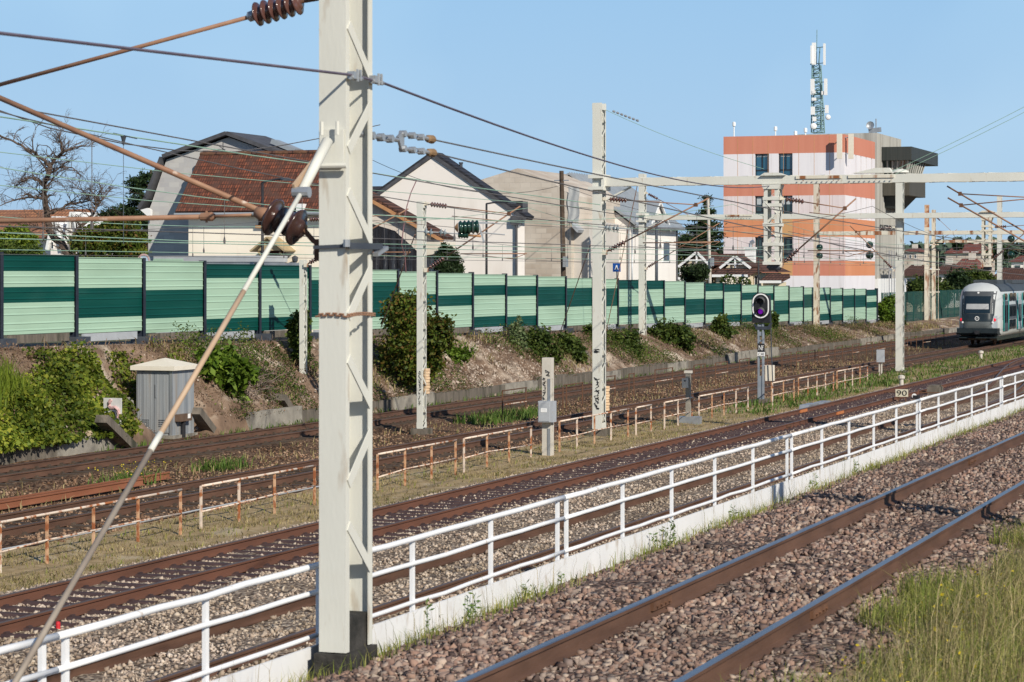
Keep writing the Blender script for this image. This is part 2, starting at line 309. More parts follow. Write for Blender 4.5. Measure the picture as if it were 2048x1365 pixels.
# ------------------------------------------------------------------ scattered vegetation and stones (numpy)
def leaves(C, size, aspect=.6, droop=.3):
    """C: (n,3) centres -> quads folded along nothing, random orientation, mostly facing outward/up"""
    n = len(C); a = rng.uniform(0, 2 * np.pi, n); tl = rng.normal(0, .6, n)
    d = np.stack([np.cos(a) * np.cos(tl), np.sin(a) * np.cos(tl), np.sin(tl) - droop], 1); d /= np.linalg.norm(d, axis=1)[:, None]
    r = rng.normal(0, 1, (n, 3)); sd = np.cross(d, r); sd /= np.linalg.norm(sd, axis=1)[:, None] + 1e-6
    L = (size * rng.uniform(.6, 1.35, n))[:, None]; w_ = L * aspect * .5
    V = np.stack([C, C + d * L * .5 + sd * w_, C + d * L, C + d * L * .5 - sd * w_], 1).reshape(-1, 3)
    return V, np.arange(4 * n).reshape(-1, 4)
def cloud(blobs, n, hollow=.45, clump=.21):
    """points in ellipsoids, gathered into clumps so that the outline is uneven"""
    out_ = []; vol = np.array([b[1][0] * b[1][1] * b[1][2] for b in blobs]) ** .75; vol /= vol.sum()
    for (c, r), q in zip(blobs, vol):
        k = max(20, int(n * q)); nc = max(6, k // 45)
        u = rng.normal(0, 1, (nc, 3)); u /= np.linalg.norm(u, axis=1)[:, None]
        rr = rng.uniform(hollow, 1.06, nc)[:, None]; cc = u * rr
        p = cc[rng.integers(0, nc, k)] + rng.normal(0, clump, (k, 3))
        out_.append(np.array(c) + p * np.array(r))
        for _ in range(max(3, k // 220)):          # shoots that break the outline
            d = rng.normal(0, 1, 3); d[2] = abs(d[2]) * .9 + .1; d /= np.linalg.norm(d); m = rng.integers(7, 20); t = np.linspace(.75, rng.uniform(1.12, 1.42), m)[:, None]
            out_.append(np.array(c) + (d * t + rng.normal(0, .035, (m, 3))) * np.array(r))
    return np.concatenate(out_)
def bush(name, label, cat, blobs, n, size, mat, group=None, aspect=.6, parent=None, zmin=None, droop=.3):
    C = cloud(blobs, n)
    if zmin is not None: C = C[C[:, 2] > zmin]
    V, Fc = leaves(C, size, aspect, droop); o = build_np(V, Fc, name, mat, parent)
    if label: tag(o, label, cat, group)
    return o
def blades(P, H, width, lean=.35, bend=.5):
    n = len(P); a = rng.uniform(0, 2 * np.pi, n); d = np.stack([np.cos(a), np.sin(a), 0 * a], 1); sd = np.stack([-np.sin(a + .6), np.cos(a + .6), 0 * a], 1)
    H = np.asarray(H)[:, None]; l1 = rng.uniform(0, lean, n)[:, None]; l2 = l1 + rng.uniform(0, bend, n)[:, None]
    up = np.array([0, 0, 1.]); wd = width * rng.uniform(.6, 1.3, n)[:, None]
    m_ = P + d * H * .5 * l1 + up * H * .55; t_ = P + d * H * l2 + up * H * (1 - .25 * l2)
    V = np.stack([P - sd * wd / 2, P + sd * wd / 2, m_ + sd * wd * .35, t_, m_ - sd * wd * .35], 1).reshape(-1, 3)
    return V, np.arange(5 * n).reshape(-1, 5)
def stones(P, size, flat=.7, ico=True):
    n = len(P)
    if ico:                                        # broken rock: a box with its corners knocked about
        B = np.array([(x, y, z) for x in (-1, 1) for y in (-1, 1) for z in (-1, 1)]) * .72; T = np.array([(0, 1, 3), (0, 3, 2), (4, 6, 7), (4, 7, 5), (0, 4, 5), (0, 5, 1), (2, 3, 7), (2, 7, 6), (0, 2, 6), (0, 6, 4), (1, 5, 7), (1, 7, 3)])
    else:
        B = np.array([(1, 0, 0), (-1, 0, 0), (0, 1, 0), (0, -1, 0), (0, 0, 1), (0, 0, -1.)]); T = np.array([(0, 2, 4), (2, 1, 4), (1, 3, 4), (3, 0, 4), (2, 0, 5), (1, 2, 5), (3, 1, 5), (0, 3, 5)])
    k = len(B); V = B[None] * rng.uniform(.45, 1.3, (n, k, 1)) * (np.stack([rng.uniform(.7, 1.3, n), rng.uniform(.7, 1.3, n), rng.uniform(.5, 1, n) * flat / .7], 1) * (size * rng.uniform(.62, 1.25, n) ** 2.2)[:, None])[:, None, :]
    a = rng.uniform(0, 6.28, n); b = rng.normal(0, .8, n); ca, sa, cb, sb = np.cos(a), np.sin(a), np.cos(b), np.sin(b)
    y = V[..., 1] * cb[:, None] - V[..., 2] * sb[:, None]; z = V[..., 1] * sb[:, None] + V[..., 2] * cb[:, None]; x = V[..., 0]
    V = np.stack([x * ca[:, None] - y * sa[:, None], x * sa[:, None] + y * ca[:, None], z], 2) + P[:, None, :]
    Fc = (T[None] + (np.arange(n) * k)[:, None, None]).reshape(-1, 3)
    return V.reshape(-1, 3), Fc

# ------------------------------------------------------------------ ground
def strip(name, prof, ss, mats, amp=.02, seed=1):
    """prof: [(Y, z, material of the strip that begins here)], swept along X over the stations ss"""
    r = np.random.default_rng(seed); Y = np.array([p[0] for p in prof]); Z = np.array([p[1] for p in prof]); k = len(Y); n = len(ss)
    V = np.zeros((n, k, 3)); V[..., 0] = np.array(ss)[:, None]; V[..., 1] = Y; V[..., 2] = Z
    V[1:-1, 1:-1, 2] += r.normal(0, amp, (n - 2, k - 2)); V[:, 1:-1, 1] += r.normal(0, amp * 1.5, (n, k - 2))
    i = np.arange(n - 1)[:, None] * k + np.arange(k - 1)[None]
    Fc = np.stack([i, i + k, i + k + 1, i + 1], -1).reshape(-1, 4); mi = np.tile(np.array([p[2] for p in prof[:-1]]), n - 1)
    o = build_np(V.reshape(-1, 3), Fc, name, mats, None, mi); tag(o, kind='structure'); return o
def dens(pts):                                    # refine a profile to about 0.4 m
    out_ = []
    for (a, b) in zip(pts[:-1], pts[1:]):
        q = max(1, int(abs(b[0] - a[0]) / .4)) if b[0] - a[0] < 8 else 2
        out_ += [(a[0] + (b[0] - a[0]) * j / q, a[1] + (b[1] - a[1]) * j / q, a[2]) for j in range(q)]
    return out_ + [pts[-1]]
SS = list(np.arange(-30, 130, .5)) + list(np.arange(130, 520, 4))
LOW = [(8.75, -.45, 0), (12.4, -.42, 0), (13.0, -.17, 0), (16.6, -.18, 0), (17.4, -.19, 0), (20.6, -.19, 0), (21.0, -.26, 1), (22.0, -.22, 1), (23.3, -.2, 1), (23.9, -.19, 2), (27.7, -.2, 2), (28.3, -.3, 2), (30.6, -.28, 2), (31.0, -.2, 2), (34.0, -.2, 2), (34.45, -.15, 2), (36, -.1, 2)]
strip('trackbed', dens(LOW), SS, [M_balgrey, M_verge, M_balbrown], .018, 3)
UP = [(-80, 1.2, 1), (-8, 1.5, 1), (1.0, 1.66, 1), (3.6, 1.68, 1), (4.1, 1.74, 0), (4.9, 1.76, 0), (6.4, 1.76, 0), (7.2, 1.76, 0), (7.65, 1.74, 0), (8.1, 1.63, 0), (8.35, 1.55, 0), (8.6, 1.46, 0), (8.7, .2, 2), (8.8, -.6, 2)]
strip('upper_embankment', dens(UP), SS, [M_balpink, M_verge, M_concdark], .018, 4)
def zlow(D): return np.interp(D, [p[0] for p in LOW], [p[1] for p in LOW])
def zup(D): return np.interp(D, [p[0] for p in UP[:-2]], [p[1] for p in UP[:-2]])
def crest(s): return np.clip(2.72 - (np.asarray(s, float) - 63) * .0152, .75, 3.05)
def slope_z(s, D):
    s = np.asarray(s, float); D = np.asarray(D, float); c = crest(s); k0 = np.clip(1 - np.abs(s - 65.9) / 2.2, 0, 1); k0 = np.clip(k0 * 2.5, 0, 1); f = np.clip((D - 34.75 - 1.65 * k0) / (2.75 - 1.65 * k0), 0, 1)
    b = .10 * np.sin(s * 1.1) * np.sin(s * .37 + 1) + .07 * np.sin(s * 2.7 + D * 2) + .05 * np.sin(s * 5.3 - D * 4)
    lo = .28 - .45 * k0; return lo + (c - lo) * (f ** .85) + b * np.sin(np.pi * np.clip(f, 0, 1)) * (1 + .3 * np.sin(s * .23))
def make_slope():
    ss = np.concatenate([np.arange(20, 130, .3), np.arange(130, 330, 1.)]); dd = np.concatenate([[34.45], np.linspace(34.7, 37.6, 14), [38.2, 39.0, 41]])
    s2, d2 = np.meshgrid(ss, dd, indexing='ij'); z = slope_z(s2, d2) + rng.normal(0, .035, s2.shape) * (d2 < 37.7)
    z = np.where(d2 > 37.55, crest(s2), z); z = np.where(d2 < 34.6, -.35, z); V = np.stack([s2 + rng.normal(0, .05, s2.shape), d2 + rng.normal(0, .03, s2.shape), z], -1); k = len(dd); n = len(ss)
    i = np.arange(n - 1)[:, None] * k + np.arange(k - 1)[None]; Fc = np.stack([i, i + k, i + k + 1, i + 1], -1).reshape(-1, 4)
    tag(build_np(V.reshape(-1, 3), Fc, 'embankment_slope', M_earth), kind='structure')
make_slope()
def make_land():
    ss = np.concatenate([np.arange(-60, 400, 10.), [450, 600, 900, 1500, 4000]]); dd = np.array([40.8, 45, 60, 100, 300, 1200, 4000.])
    s2, d2 = np.meshgrid(ss, dd, indexing='ij'); z = crest(s2) - .01; V = np.stack([s2, d2, z], -1); k = len(dd); n = len(ss)
    i = np.arange(n - 1)[:, None] * k + np.arange(k - 1)[None]; Fc = np.stack([i, i + k, i + k + 1, i + 1], -1).reshape(-1, 4)
    tag(build_np(V.reshape(-1, 3), Fc, 'land', M_land), kind='structure')
make_land()
g = MB(); g.add([(-4000, -6000, -.75), (7000, -6000, -.75), (7000, 7000, -.75), (-4000, 7000, -.75)], [(0, 1, 2, 3)])
tag(build(g, 'ground', M_land), kind='structure')
# low concrete retaining wall at the slope's foot
wl = thing('retaining_wall', 'low grey concrete retaining wall along the foot of the embankment', 'wall', (60, 34.6, 0))
r0 = 22.
k = 0
while r0 < 320:
    L = 4.0 if r0 < 130 else 12
    if not (58 < r0 < 66.5 ): 
        mb = MB(); h = .30 + .05 * math.sin(k * 1.7) + rng.normal(0, .025); dy_ = rng.normal(0, .02); h2 = h + rng.normal(0, .02); mb.prism([(r0 + .02, -.3), (r0 + L - .02, -.3), (r0 + L - .02, h2), (r0 + .02, h)], 'Y', 34.5 + dy_, 34.72 + dy_)
        build(mb, 'slab', M_concdark if k % 3 else M_conc, wl)
    r0 += L; k += 1

# ------------------------------------------------------------------ tracks
RP = [(-.075, -.172), (.075, -.172), (.075, -.158), (.014, -.138), (.010, -.048), (.034, -.038), (.036, -.008), (.028, 0), (-.028, 0), (-.036, -.008), (-.034, -.038), (-.010, -.048), (-.014, -.138), (-.075, -.158)]
def rail_mb(path, z, head=1):
    mb = MB(); k = len(RP); pts = [Vector((p[0], p[1], 0)) for p in path]
    for i, p in enumerate(pts):
        d = (pts[min(i + 1, len(pts) - 1)] - pts[max(i - 1, 0)]).normalized(); nrm = Vector((-d.y, d.x, 0))
        mb.v += [tuple(p + nrm * a + Vector((0, 0, z + b))) for a, b in RP]
    for i in range(len(pts) - 1):
        for j in range(k):
            j2 = (j + 1) % k; mb.f.append((i * k + j, i * k + j2, (i + 1) * k + j2, (i + 1) * k + j)); mb.m.append(head if j in (6, 7, 8) else 0)
    mb.f.append(tuple(range(k))); mb.m.append(0)
    return mb
def track(name, label, D, z, mats, s0=-30, s1=520):
    t = thing(name, label, 'railway track', (s0, D, z - .17), 'railway tracks side by side'); st = [s0 + (s1 - s0) * i / 40 for i in range(41)]
    for y in (D - .752, D + .752): build(rail_mb([(s, y) for s in st], z), 'rail', mats, t)
    return t
def sleepers(t, D, z, s0, n, total, pitch, mat, kind):
    def one(s):
        mb = MB()
        if kind == 'steel': mb.prism([(s - .16, z - .27), (s + .16, z - .27), (s + .13, z - .172), (s + .08, z - .150), (s - .08, z - .150), (s - .13, z - .172)], 'Y', D - 1.25, D + 1.25)
        else: mb.box(s - .13, s + .13, D - 1.28, D + 1.28, z - .32, z - .168)
        for y in (D - .752, D + .752):
            for a in (-.105, .105): mb.box(s - .05, s + .05, y + a - .025, y + a + .025, z - .175, z - .125)
        # P: the axis order of prism('Y') is (x, z)
        return mb
    for i in range(n): build(one(s0 + i * pitch), 'sleeper', mat, t)
    mb = MB()
    for i in range(n, total):
        q = one(s0 + i * pitch); mb.add(q.v, q.f)
    if total > n: tag(build(mb, 'sleepers', mat, t), kind='stuff')
tN = track('railway_track', 'track with polished rails in deep pinkish ballast, nearest the viewer below the white railing', 5.65, 1.94, [M_rail, M_head])
t4 = track('railway_track', 'track in grey tan ballast just behind the white railing', 14.8, 0, [M_rail, M_headdull])
t3 = track('railway_track', 'red rusty track on closely spaced dark steel sleepers, in front of the rusty handrails', 19.15, 0, [M_railred, M_headdull])
t2 = track('railway_track', 'dark brown track behind the rusty handrails, the one the train stands on', 25.85, 0, [M_rail, M_headdull])
t1 = track('railway_track', 'dark brown track along the low concrete wall at the foot of the embankment', 32.5, 0, [M_rail, M_headdull])
sleepers(t3, 19.15, 0, 29.4, 100, 330, .6, M_sleeper, 'steel')
sleepers(t2, 25.85, 0, 40.2, 60, 220, .62, M_wood, 'wood')
sleepers(t1, 32.5, 0, 50.4, 40, 200, .62, M_wood, 'wood')
# fishplates on the near track and track 3
for t, D, z, sj in ((tN, 5.65, 1.94, (21.6, 39.6)), (t3, 19.15, 0, (77, 96))):
    for s in sj:
        for y in (D - .752, D + .752):
            mb = MB(); mb.box(s - .3, s + .3, y - .045, y + .045, z - .125, z - .05)
            for a in (-.2, -.07, .07, .2): mb.tube([(s + a, y - .065, z - .09), (s + a, y + .065, z - .09)], .014, 6)
            build(mb, 'fishplate', M_darkrust, t)
# crossover towards the right
cr = thing('crossover_track', 'pair of turnout rails curving between the grey ballast track and the red one', 'railway track', (92, 15, -.17))
for off in (-.752, .752):
    pth = []
    for i in range(41):
        u = i / 40; s = 92 + 52 * u; sm = u * u * (3 - 2 * u); pth.append((s, 14.95 + off + 4.05 * sm))
    build(rail_mb(pth, -.006), 'rail', [M_rail, M_headdull], cr)
# loose rails between the far tracks
for i, (D, s1, lab) in enumerate(((28.75, SX(338, 28.75), 'spare red rail lying in the ballast between tracks, upper one of two'), (28.45, SX(285, 28.45), 'spare red rail lying in the ballast between tracks, lower one of two'))):
    tag(build(rail_mb([(20, D), (40, D + .02), (s1, D)], -.06, 0), 'spare_rail', [mk('bright_rail_rust', [(.20, .075, .04), (.30, .12, .065)], rough=.85, scale=3, st=(.2, 1, 1)), M_headdull]), lab, 'rail', 'spare rails lying between the tracks')

# ------------------------------------------------------------------ white railing
FD = 8.42; ORDN = ['first', 'second', 'third', 'fourth', 'fifth', 'sixth', 'seventh']
def railing(i, s0):
    t = thing('white_railing', '%s white painted railing section from the near end, above a white kickboard' % ORDN[i], 'railing', (s0, FD, 1.5), 'white railing sections beside the near track')
    L = 10.3
    for k_ in range(6):
        mb = MB(); s = s0 + k_ * 2.06; mb.box(s - .028, s + .028, FD - .016, FD + .016, 1.5, 2.485); build(mb, 'post', M_white, t)
    for nm, z, r in (('top_rail', 2.5, .027), ('middle_rail', 2.275, .022), ('bottom_rail', 1.915, .02)):
        mb = MB(); a = .0 if nm == 'top_rail' else .0
        mb.tube([(s0 - .15 + (L + .3) * q / 15, FD - .022 + (rng.normal(0, .004) if 0 < q < 15 else 0), z + (rng.normal(0, .004) if 0 < q < 15 else 0)) for q in range(16)], r, 10); build(mb, nm, M_white, t, True)
    mb = MB(); mb.box(s0 - .14, s0 + L + .14, FD - .06, FD - .035, 1.3, 1.845); build(mb, 'kickboard', M_board, t)
for i in range(7): railing(i, 24.87 + 10.6 * (i - 2))

# ------------------------------------------------------------------ rusty handrails by track 2
RD = 22.35
RP_ = [([-60, 0, 94, 187, 276, 361], 'longest rusty cream handrail section at the left, with a bent lower bar'), ([402, 478, 549, 629], 'rusty cream handrail section left of the big near mast'),
       ([755, 810, 863, 911], 'rusty cream handrail section just right of the big near mast'), ([928, 974, 1018, 1062], 'rusty cream handrail section ending at the concrete post with the grey box'),
       ([1119, 1154, 1189, 1222, 1256], 'strongly rusted handrail section in front of the tall graffiti mast'), ([1272, 1302], 'shortest rusted handrail section, a single bay'),
       ([1329, 1356, 1384], 'rusted handrail section behind the short post with a white box'), ([1398, 1424, 1448, 1472, 1496], 'rusted handrail section left of the oval signal'),
       ([1545, 1567, 1588], 'rusted handrail section directly right of the signal post'), ([1597, 1616, 1634, 1651, 1667], 'second rusted handrail section right of the signal post'), ([1674, 1690, 1705, 1720, 1735], 'rusted handrail section ending at the small grey box on thin legs')]
for i, (xs, lab) in enumerate(RP_):
    sp = [SX(x, RD) for x in xs]; t = thing('rusty_handrail', lab, 'handrail', (sp[0], RD, -.22), 'rusty handrail sections beside the far tracks')
    tilt = rng.normal(0, .02)
    for s in sp:
        mb = MB(); mb.box(s - .026, s + .026, RD - .02, RD + .02, -.3, .66 + rng.normal(0, .008)); build(mb, 'post', M_rustpost if rng.random() < .6 else M_rustfence, t)
    for nm, z in (('top_bar', .66), ('lower_bar', .18)):
        mb = MB(); pts = []
        for j in range(len(sp)):
            pts.append((sp[j], RD - .022, z + (rng.normal(0, .02) if nm == 'lower_bar' else 0)))
        mb.tube(pts, .024 if nm == 'top_bar' else .017, 8); build(mb, nm, M_rustfence, t, True)
# dark rusted frames between tracks 1 and 2
DD = 29.45; fr = [[1005, 1052], [1126, 1133, 1165], [1197, 1230], [1258, 1268], [1310, 1345], [1388, 1402, 1410], [1431, 1455], [1479, 1498], [1515, 1535], [1564, 1582], [1593, 1602], [1617, 1630], [1638, 1648, 1657], [1670, 1685], [1705, 1718], [1733, 1745], [1758, 1770], [1782, 1792], [1806, 1815], [1822, 1833], [1846, 1861], [1872, 1888]]
nums = ['1st', '2nd', '3rd'] + ['%dth' % i for i in range(4, 21)] + ['21st', '22nd']
for i, xs in enumerate(fr):
    sp = [SX(x, DD) for x in xs]; t = thing('rusty_hoop', '%s thin dark rusted hoop from the left between the two far tracks' % nums[i], 'handrail', (sp[0], DD, -.3), 'dark rusted hoops between the far tracks')
    h = .72 + rng.normal(0, .03); full = i % 3 != 1
    for s in sp:
        mb = MB(); mb.box(s - .025, s + .025, DD - .018, DD + .018, -.35, h + rng.normal(0, .02)); build(mb, 'post', M_darkrust, t)
    mb = MB(); mb.tube([(s, DD - .02, h) for s in sp], .022, 6); build(mb, 'top_bar', M_darkrust, t)
    if i % 2 == 0:
        mb = MB(); mb.tube([(s, DD - .02, h - .5) for s in sp], .016, 6); build(mb, 'lower_bar', M_rustfence, t)

# ------------------------------------------------------------------ lattice masts
def lattice(t, s0, D0, z0, z1, wY, L, mat, nm='channel', fl=.06, per=1.37, zref=None, batten=True):
    """two rolled channels (webs across the track) laced on both open sides"""
    th = .012
    for side in (0, 1):
        mb = MB(); x = s0 if side == 0 else s0 + L; d = 1 if side == 0 else -1
        mb.prism([(x, D0), (x, D0 + wY), (x + d * fl, D0 + wY), (x + d * fl, D0 + wY - th), (x + d * th, D0 + wY - th), (x + d * th, D0 + th), (x + d * fl, D0 + th), (x + d * fl, D0)], 'Z', z0, z1)
        build(mb, nm, mat, t)
    mb = MB(); z = zref if zref is not None else z1 - .3
    while z < z1: z += per
    h = per * .29; gp = per * .17
    for yy in (D0 - .006, D0 + wY + .006):
        q = z
        while q > z0 + .15:
            for (a, b, za, zb) in ((s0 + fl * .6, s0 + L - fl * .6, q, q - h), (s0 + L - fl * .6, s0 + fl * .6, q - h - gp, q - 2 * h - gp)):
                if za < z1 - .02 and zb > z0 + .02: build(MB().bar((a, yy, za), (b, yy, zb), .09 if s0 == 18.0 else .06, .010, (0, 1, 0)), 'lacing_bar', mat, t)
            q -= per
        for q0_, q1_ in ((z1 - .22, z1 - .03), (z0 + .03, z0 + .2))[:1 if s0 == 18.0 else 2]: build(MB().box(s0 + .002, s0 + L - .002, yy - .005, yy + .005, q0_, q1_), 'tie_plate', mat, t)
def mast(name, label, s0, D0, z0, z1, wY=.24, L=.5, mat=M_mast, base=True, per=1.0, fl=.06, zref=None):
    t = thing(name, label, 'mast', (s0 + L / 2, D0 + wY / 2, z0), 'cream lattice catenary masts'); lattice(t, s0, D0, z0, z1, wY, L, mat, per=per, fl=fl, zref=zref)
    if base:
        mb = MB(); mb.box(s0 - .14, s0 + L + .14, D0 - .16, D0 + wY + .16, z0 - .55, z0 + .0); build(mb, 'footing', M_concdark, t)
    return t
mA = mast('catenary_mast', 'big near cream lattice mast with a rusty chain and a diagonal stay', 18.0, 8.0, 1.83, 8.6, .24, .55, base=False, per=1.37, fl=.075, zref=6.98)
# concrete plinth, clamps and chain of the near mast
mb = MB(); mb.prism([(17.96, 7.97), (18.585, 7.97), (18.585, 8.27), (17.96, 8.27)], 'Z', 1.2, 1.82); mb.prism([(18.05, 8.03), (18.53, 8.03), (18.53, 8.22), (18.05, 8.22)], 'Z', 1.82, 2.1)
build(mb, 'plinth', mk('blackened_concrete', [(.02, .02, .018), (.07, .065, .06)], rough=.95, scale=6, bump=.3), mA)
def collar(z, nm, mat, hh=.02, out_=.02):
    mb = MB(); a = out_
    mb.bar((18 - a, 7.98 - a, z), (18 - a, 8.26 + a, z - .012), .018, hh); mb.bar((18 - a, 7.98 - a, z), (18.55 + a + .08, 7.98 - a, z + .0), .03, hh * 1.8); mb.bar((18.57, 7.96, z), (18.57, 8.28, z), .02, hh); build(mb, nm, mat, mA)
zz = WS(690, 492, 18.0).z; collar(zz, 'clamp_collar', M_galvdark, .028, .02)
mb = MB(); mb.tube([(17.95, 7.97, zz - .01), (17.95, 7.97, zz + .05)], .03, 8); mb.bar((18.5, 7.95, zz - .07), (18.72, 7.95, zz - .01), .05, .03); build(mb, 'clamp_bolt', M_galv, mA)
zc_ = WS(690, 632, 18.0).z; mb = MB(); loop = []
path = [(17.985, 8.26), (17.985, 7.985), (18.565, 7.985), (18.565, 8.25)]
for (a, b) in zip(path[:-1], path[1:]):
    nlk = int(math.hypot(b[0] - a[0], b[1] - a[1]) / .028)
    for j in range(nlk):
        u0, u1 = (j - .15) / nlk, (j + 1.15) / nlk; p = lambda u: (a[0] + (b[0] - a[0]) * u, a[1] + (b[1] - a[1]) * u, zc_ + (.008 if j % 2 else -.008) + .012 * math.sin(u * 3.1))
        mb.tube([p(u0), p(u1)], .0085, 6)
build(mb, 'chain', M_tube, mA)
# feeder clamps on the near flange edges
zf = WS(700, 150, 18.0).z
for s in (18.06, 18.5):
    mb = MB(); mb.box(s - .05, s + .05, 7.93, 7.99, zf - .03, zf + .03); mb.tube([(s - .07, 7.955, zf - .02), (s + .16, 7.955, zf - .02)], .02, 8); mb.tube([(s + .02, 7.93, zf - .05), (s + .02, 7.93, zf + .05)], .012, 6); mb.tube([(s + .08, 7.93, zf - .04), (s + .08, 7.93, zf + .05)], .012, 6); build(mb, 'wire_clamp', M_galv, mA)

# diagonal stay of the near mast
YS = 8.12; p0 = W(655, 283, YS); p1 = W(603, 385, YS); p2 = W(30, 1365, YS); p0.x = min(p0.x, 17.98)
dr = (p2 - p1).normalized(); pe = p1 + dr * ((p1.z - 1.45) / -dr.z)
st = thing('mast_stay', 'diagonal stay rod running from the big near mast down to the ground', 'stay rod', pe)
mb = MB(); mb.tube([p0, p1], .046, 12, .038); build(mb, 'sleeve', M_mast, st, True); mb = MB(); mb.bar(p0 + Vector((-.05, .06, -.12)), p1 + Vector((-.03, .055, .04)), .02, .05); build(mb, 'flat_bar', mk('tan_rod_paint', [(.42, .29, .19), (.52, .38, .27)], rough=.6, scale=3), st)
mb = MB(); mb.box(17.965, 17.995, YS - .11, YS + .1, p0.z - .2, p0.z + .1); mb.tube([(17.93, YS - .16, p0.z - .2), (17.93, YS + .14, p0.z - .2)], .022, 8)
for a in (-.09, .05): mb.tube([(17.9, YS + a, p0.z + .05), (17.9, YS + a, p0.z + .16)], .016, 8)
build(mb, 'bracket', M_mast, st)
mb = MB(); mb.tube([p1 + Vector((0, -.07, 0)), p1 + Vector((0, .07, 0))], .045, 10); build(mb, 'pin', M_galv, st)
f1 = (p1.z - W(1, 545, YS).z)
qa = p1 + dr * (W(480, 560, YS) - p1).length; qb = p1 + dr * (W(322, 870, YS) - p1).length; qc = p1 + dr * (W(300, 900, YS) - p1).length
for a, b, m_, r in ((p1, qa, M_mast, .020), (qa, qb, M_tube and mk('tan_rod_paint', [(.42, .29, .19), (.52, .38, .27)], rough=.6, scale=3), .021), (qb, qc, M_mast, .023), (qc, pe, mk('grey_brown_rod', [(.20, .16, .13), (.34, .29, .24)], rough=.6, scale=3), .021)):
    mb = MB(); mb.tube([a, b], r, 10); build(mb, 'rod', m_, st, True)

# ------------------------------------------------------------------ insulators and cantilevers
def disc_insulator(mb, p, q, r=.10, n=4, core=.045, mi=0):
    p, q = Vector(p), Vector(q); L = (q - p).length; d = (q - p) / L; pr = [(0, .0), (0, core * .9)]
    for i in range(n):
        c = L * (i + .5) / n; e = L / n
        pr += [(c - e * .42, core), (c - e * .2, core * 1.15), (c - e * .02, r), (c + e * .10, r * .97), (c + e * .16, core * 1.3), (c + e * .42, core)]
    pr += [(L, core * .9), (L, 0)]; mb.lathe(p, d, pr, 18, mi)
c0 = 18.2
def P18(x, y): return WS(x, y, c0)
ct = thing('cantilever', 'large rusty tube cantilever with brown insulators on the big near mast', 'cantilever', P18(632, 470))
apex = P18(-38, 180)
def tubepart(pts, r, nm, mat, par, n=10):
    mb = MB(); mb.tube(pts, r, n); return build(mb, nm, mat, par, True)
tubepart([apex, P18(500, 34)], .018, 'top_tube', M_tube, ct); tubepart([apex + (apex - P18(510, 418)).normalized() * .3, P18(525, 424)], .024, 'strut', M_tube, ct); tubepart([P18(-260, 448), P18(415, 434)], .022, 'registration_tube', M_tube, ct); tubepart([P18(410, 434), P18(503, 430)], .013, 'registration_tube', M_tube, ct)
mb = MB(); disc_insulator(mb, P18(508, 31), P18(603, 4), .105, 6, .055); build(mb, 'insulator', M_insul, ct, True)
mb = MB(); ia, ib = P18(536, 430), P18(611, 463); iL = (ib - ia).length
mb.lathe(ia, ib - ia, [(iL * u, r) for u, r in ((0, 0), (0, .075), (.05, .09), (.10, .155), (.155, .165), (.17, .15), (.18, .075), (.27, .07), (.32, .115), (.36, .118), (.38, .065), (.46, .062), (.51, .105), (.55, .108), (.57, .062), (.66, .07), (.72, .15), (.78, .162), (.80, .15), (.81, .085), (.92, .08), (.97, .05), (.97, 0))], 22); build(mb, 'insulator', mk('dark_brown_insulator', [(.035, .018, .016), (.07, .034, .028)], rough=.22, scale=3, spec=.6), ct, True)
mb = MB(); mb.lathe(P18(512, 424), P18(548, 438) - P18(512, 424), [(0, .01), (0, .045), (.06, .06), (.15, .075), (.15, .01)], 12); build(mb, 'insulator_cap', M_tube, ct, True)
mb = MB(); mb.lathe(P18(505, 32), P18(490, 37) - P18(505, 32), [(-.03, .03), (-.03, .045), (.03, .045), (.05, .02)], 12); build(mb, 'insulator_cap', M_galv, ct, True)
mb = MB(); e = P18(608, 460); e2 = Vector((18.15, 8.28, e.z - .14)); mb.tube([e, (e + e2) / 2 + Vector((0, 0, -.02)), e2], .022, 8); mb.box(18.08, 18.24, 8.25, 8.32, e2.z - .12, e2.z + .06); mb.tube([P18(603, 4), P18(640, -2)], .015, 8); build(mb, 'hinge', M_darkrust, ct)
mb = MB(); p = P18(413, 434); mb.lathe(p - Vector((0, .0, 0)), P18(440, 433) - p, [(-.06, .02), (-.05, .034), (.05, .04), (.08, .02)], 10); mb.tube([p + Vector((0, 0, .05)), p - Vector((0, 0, .05))], .012, 6); build(mb, 'tube_clamp', M_tube, ct)

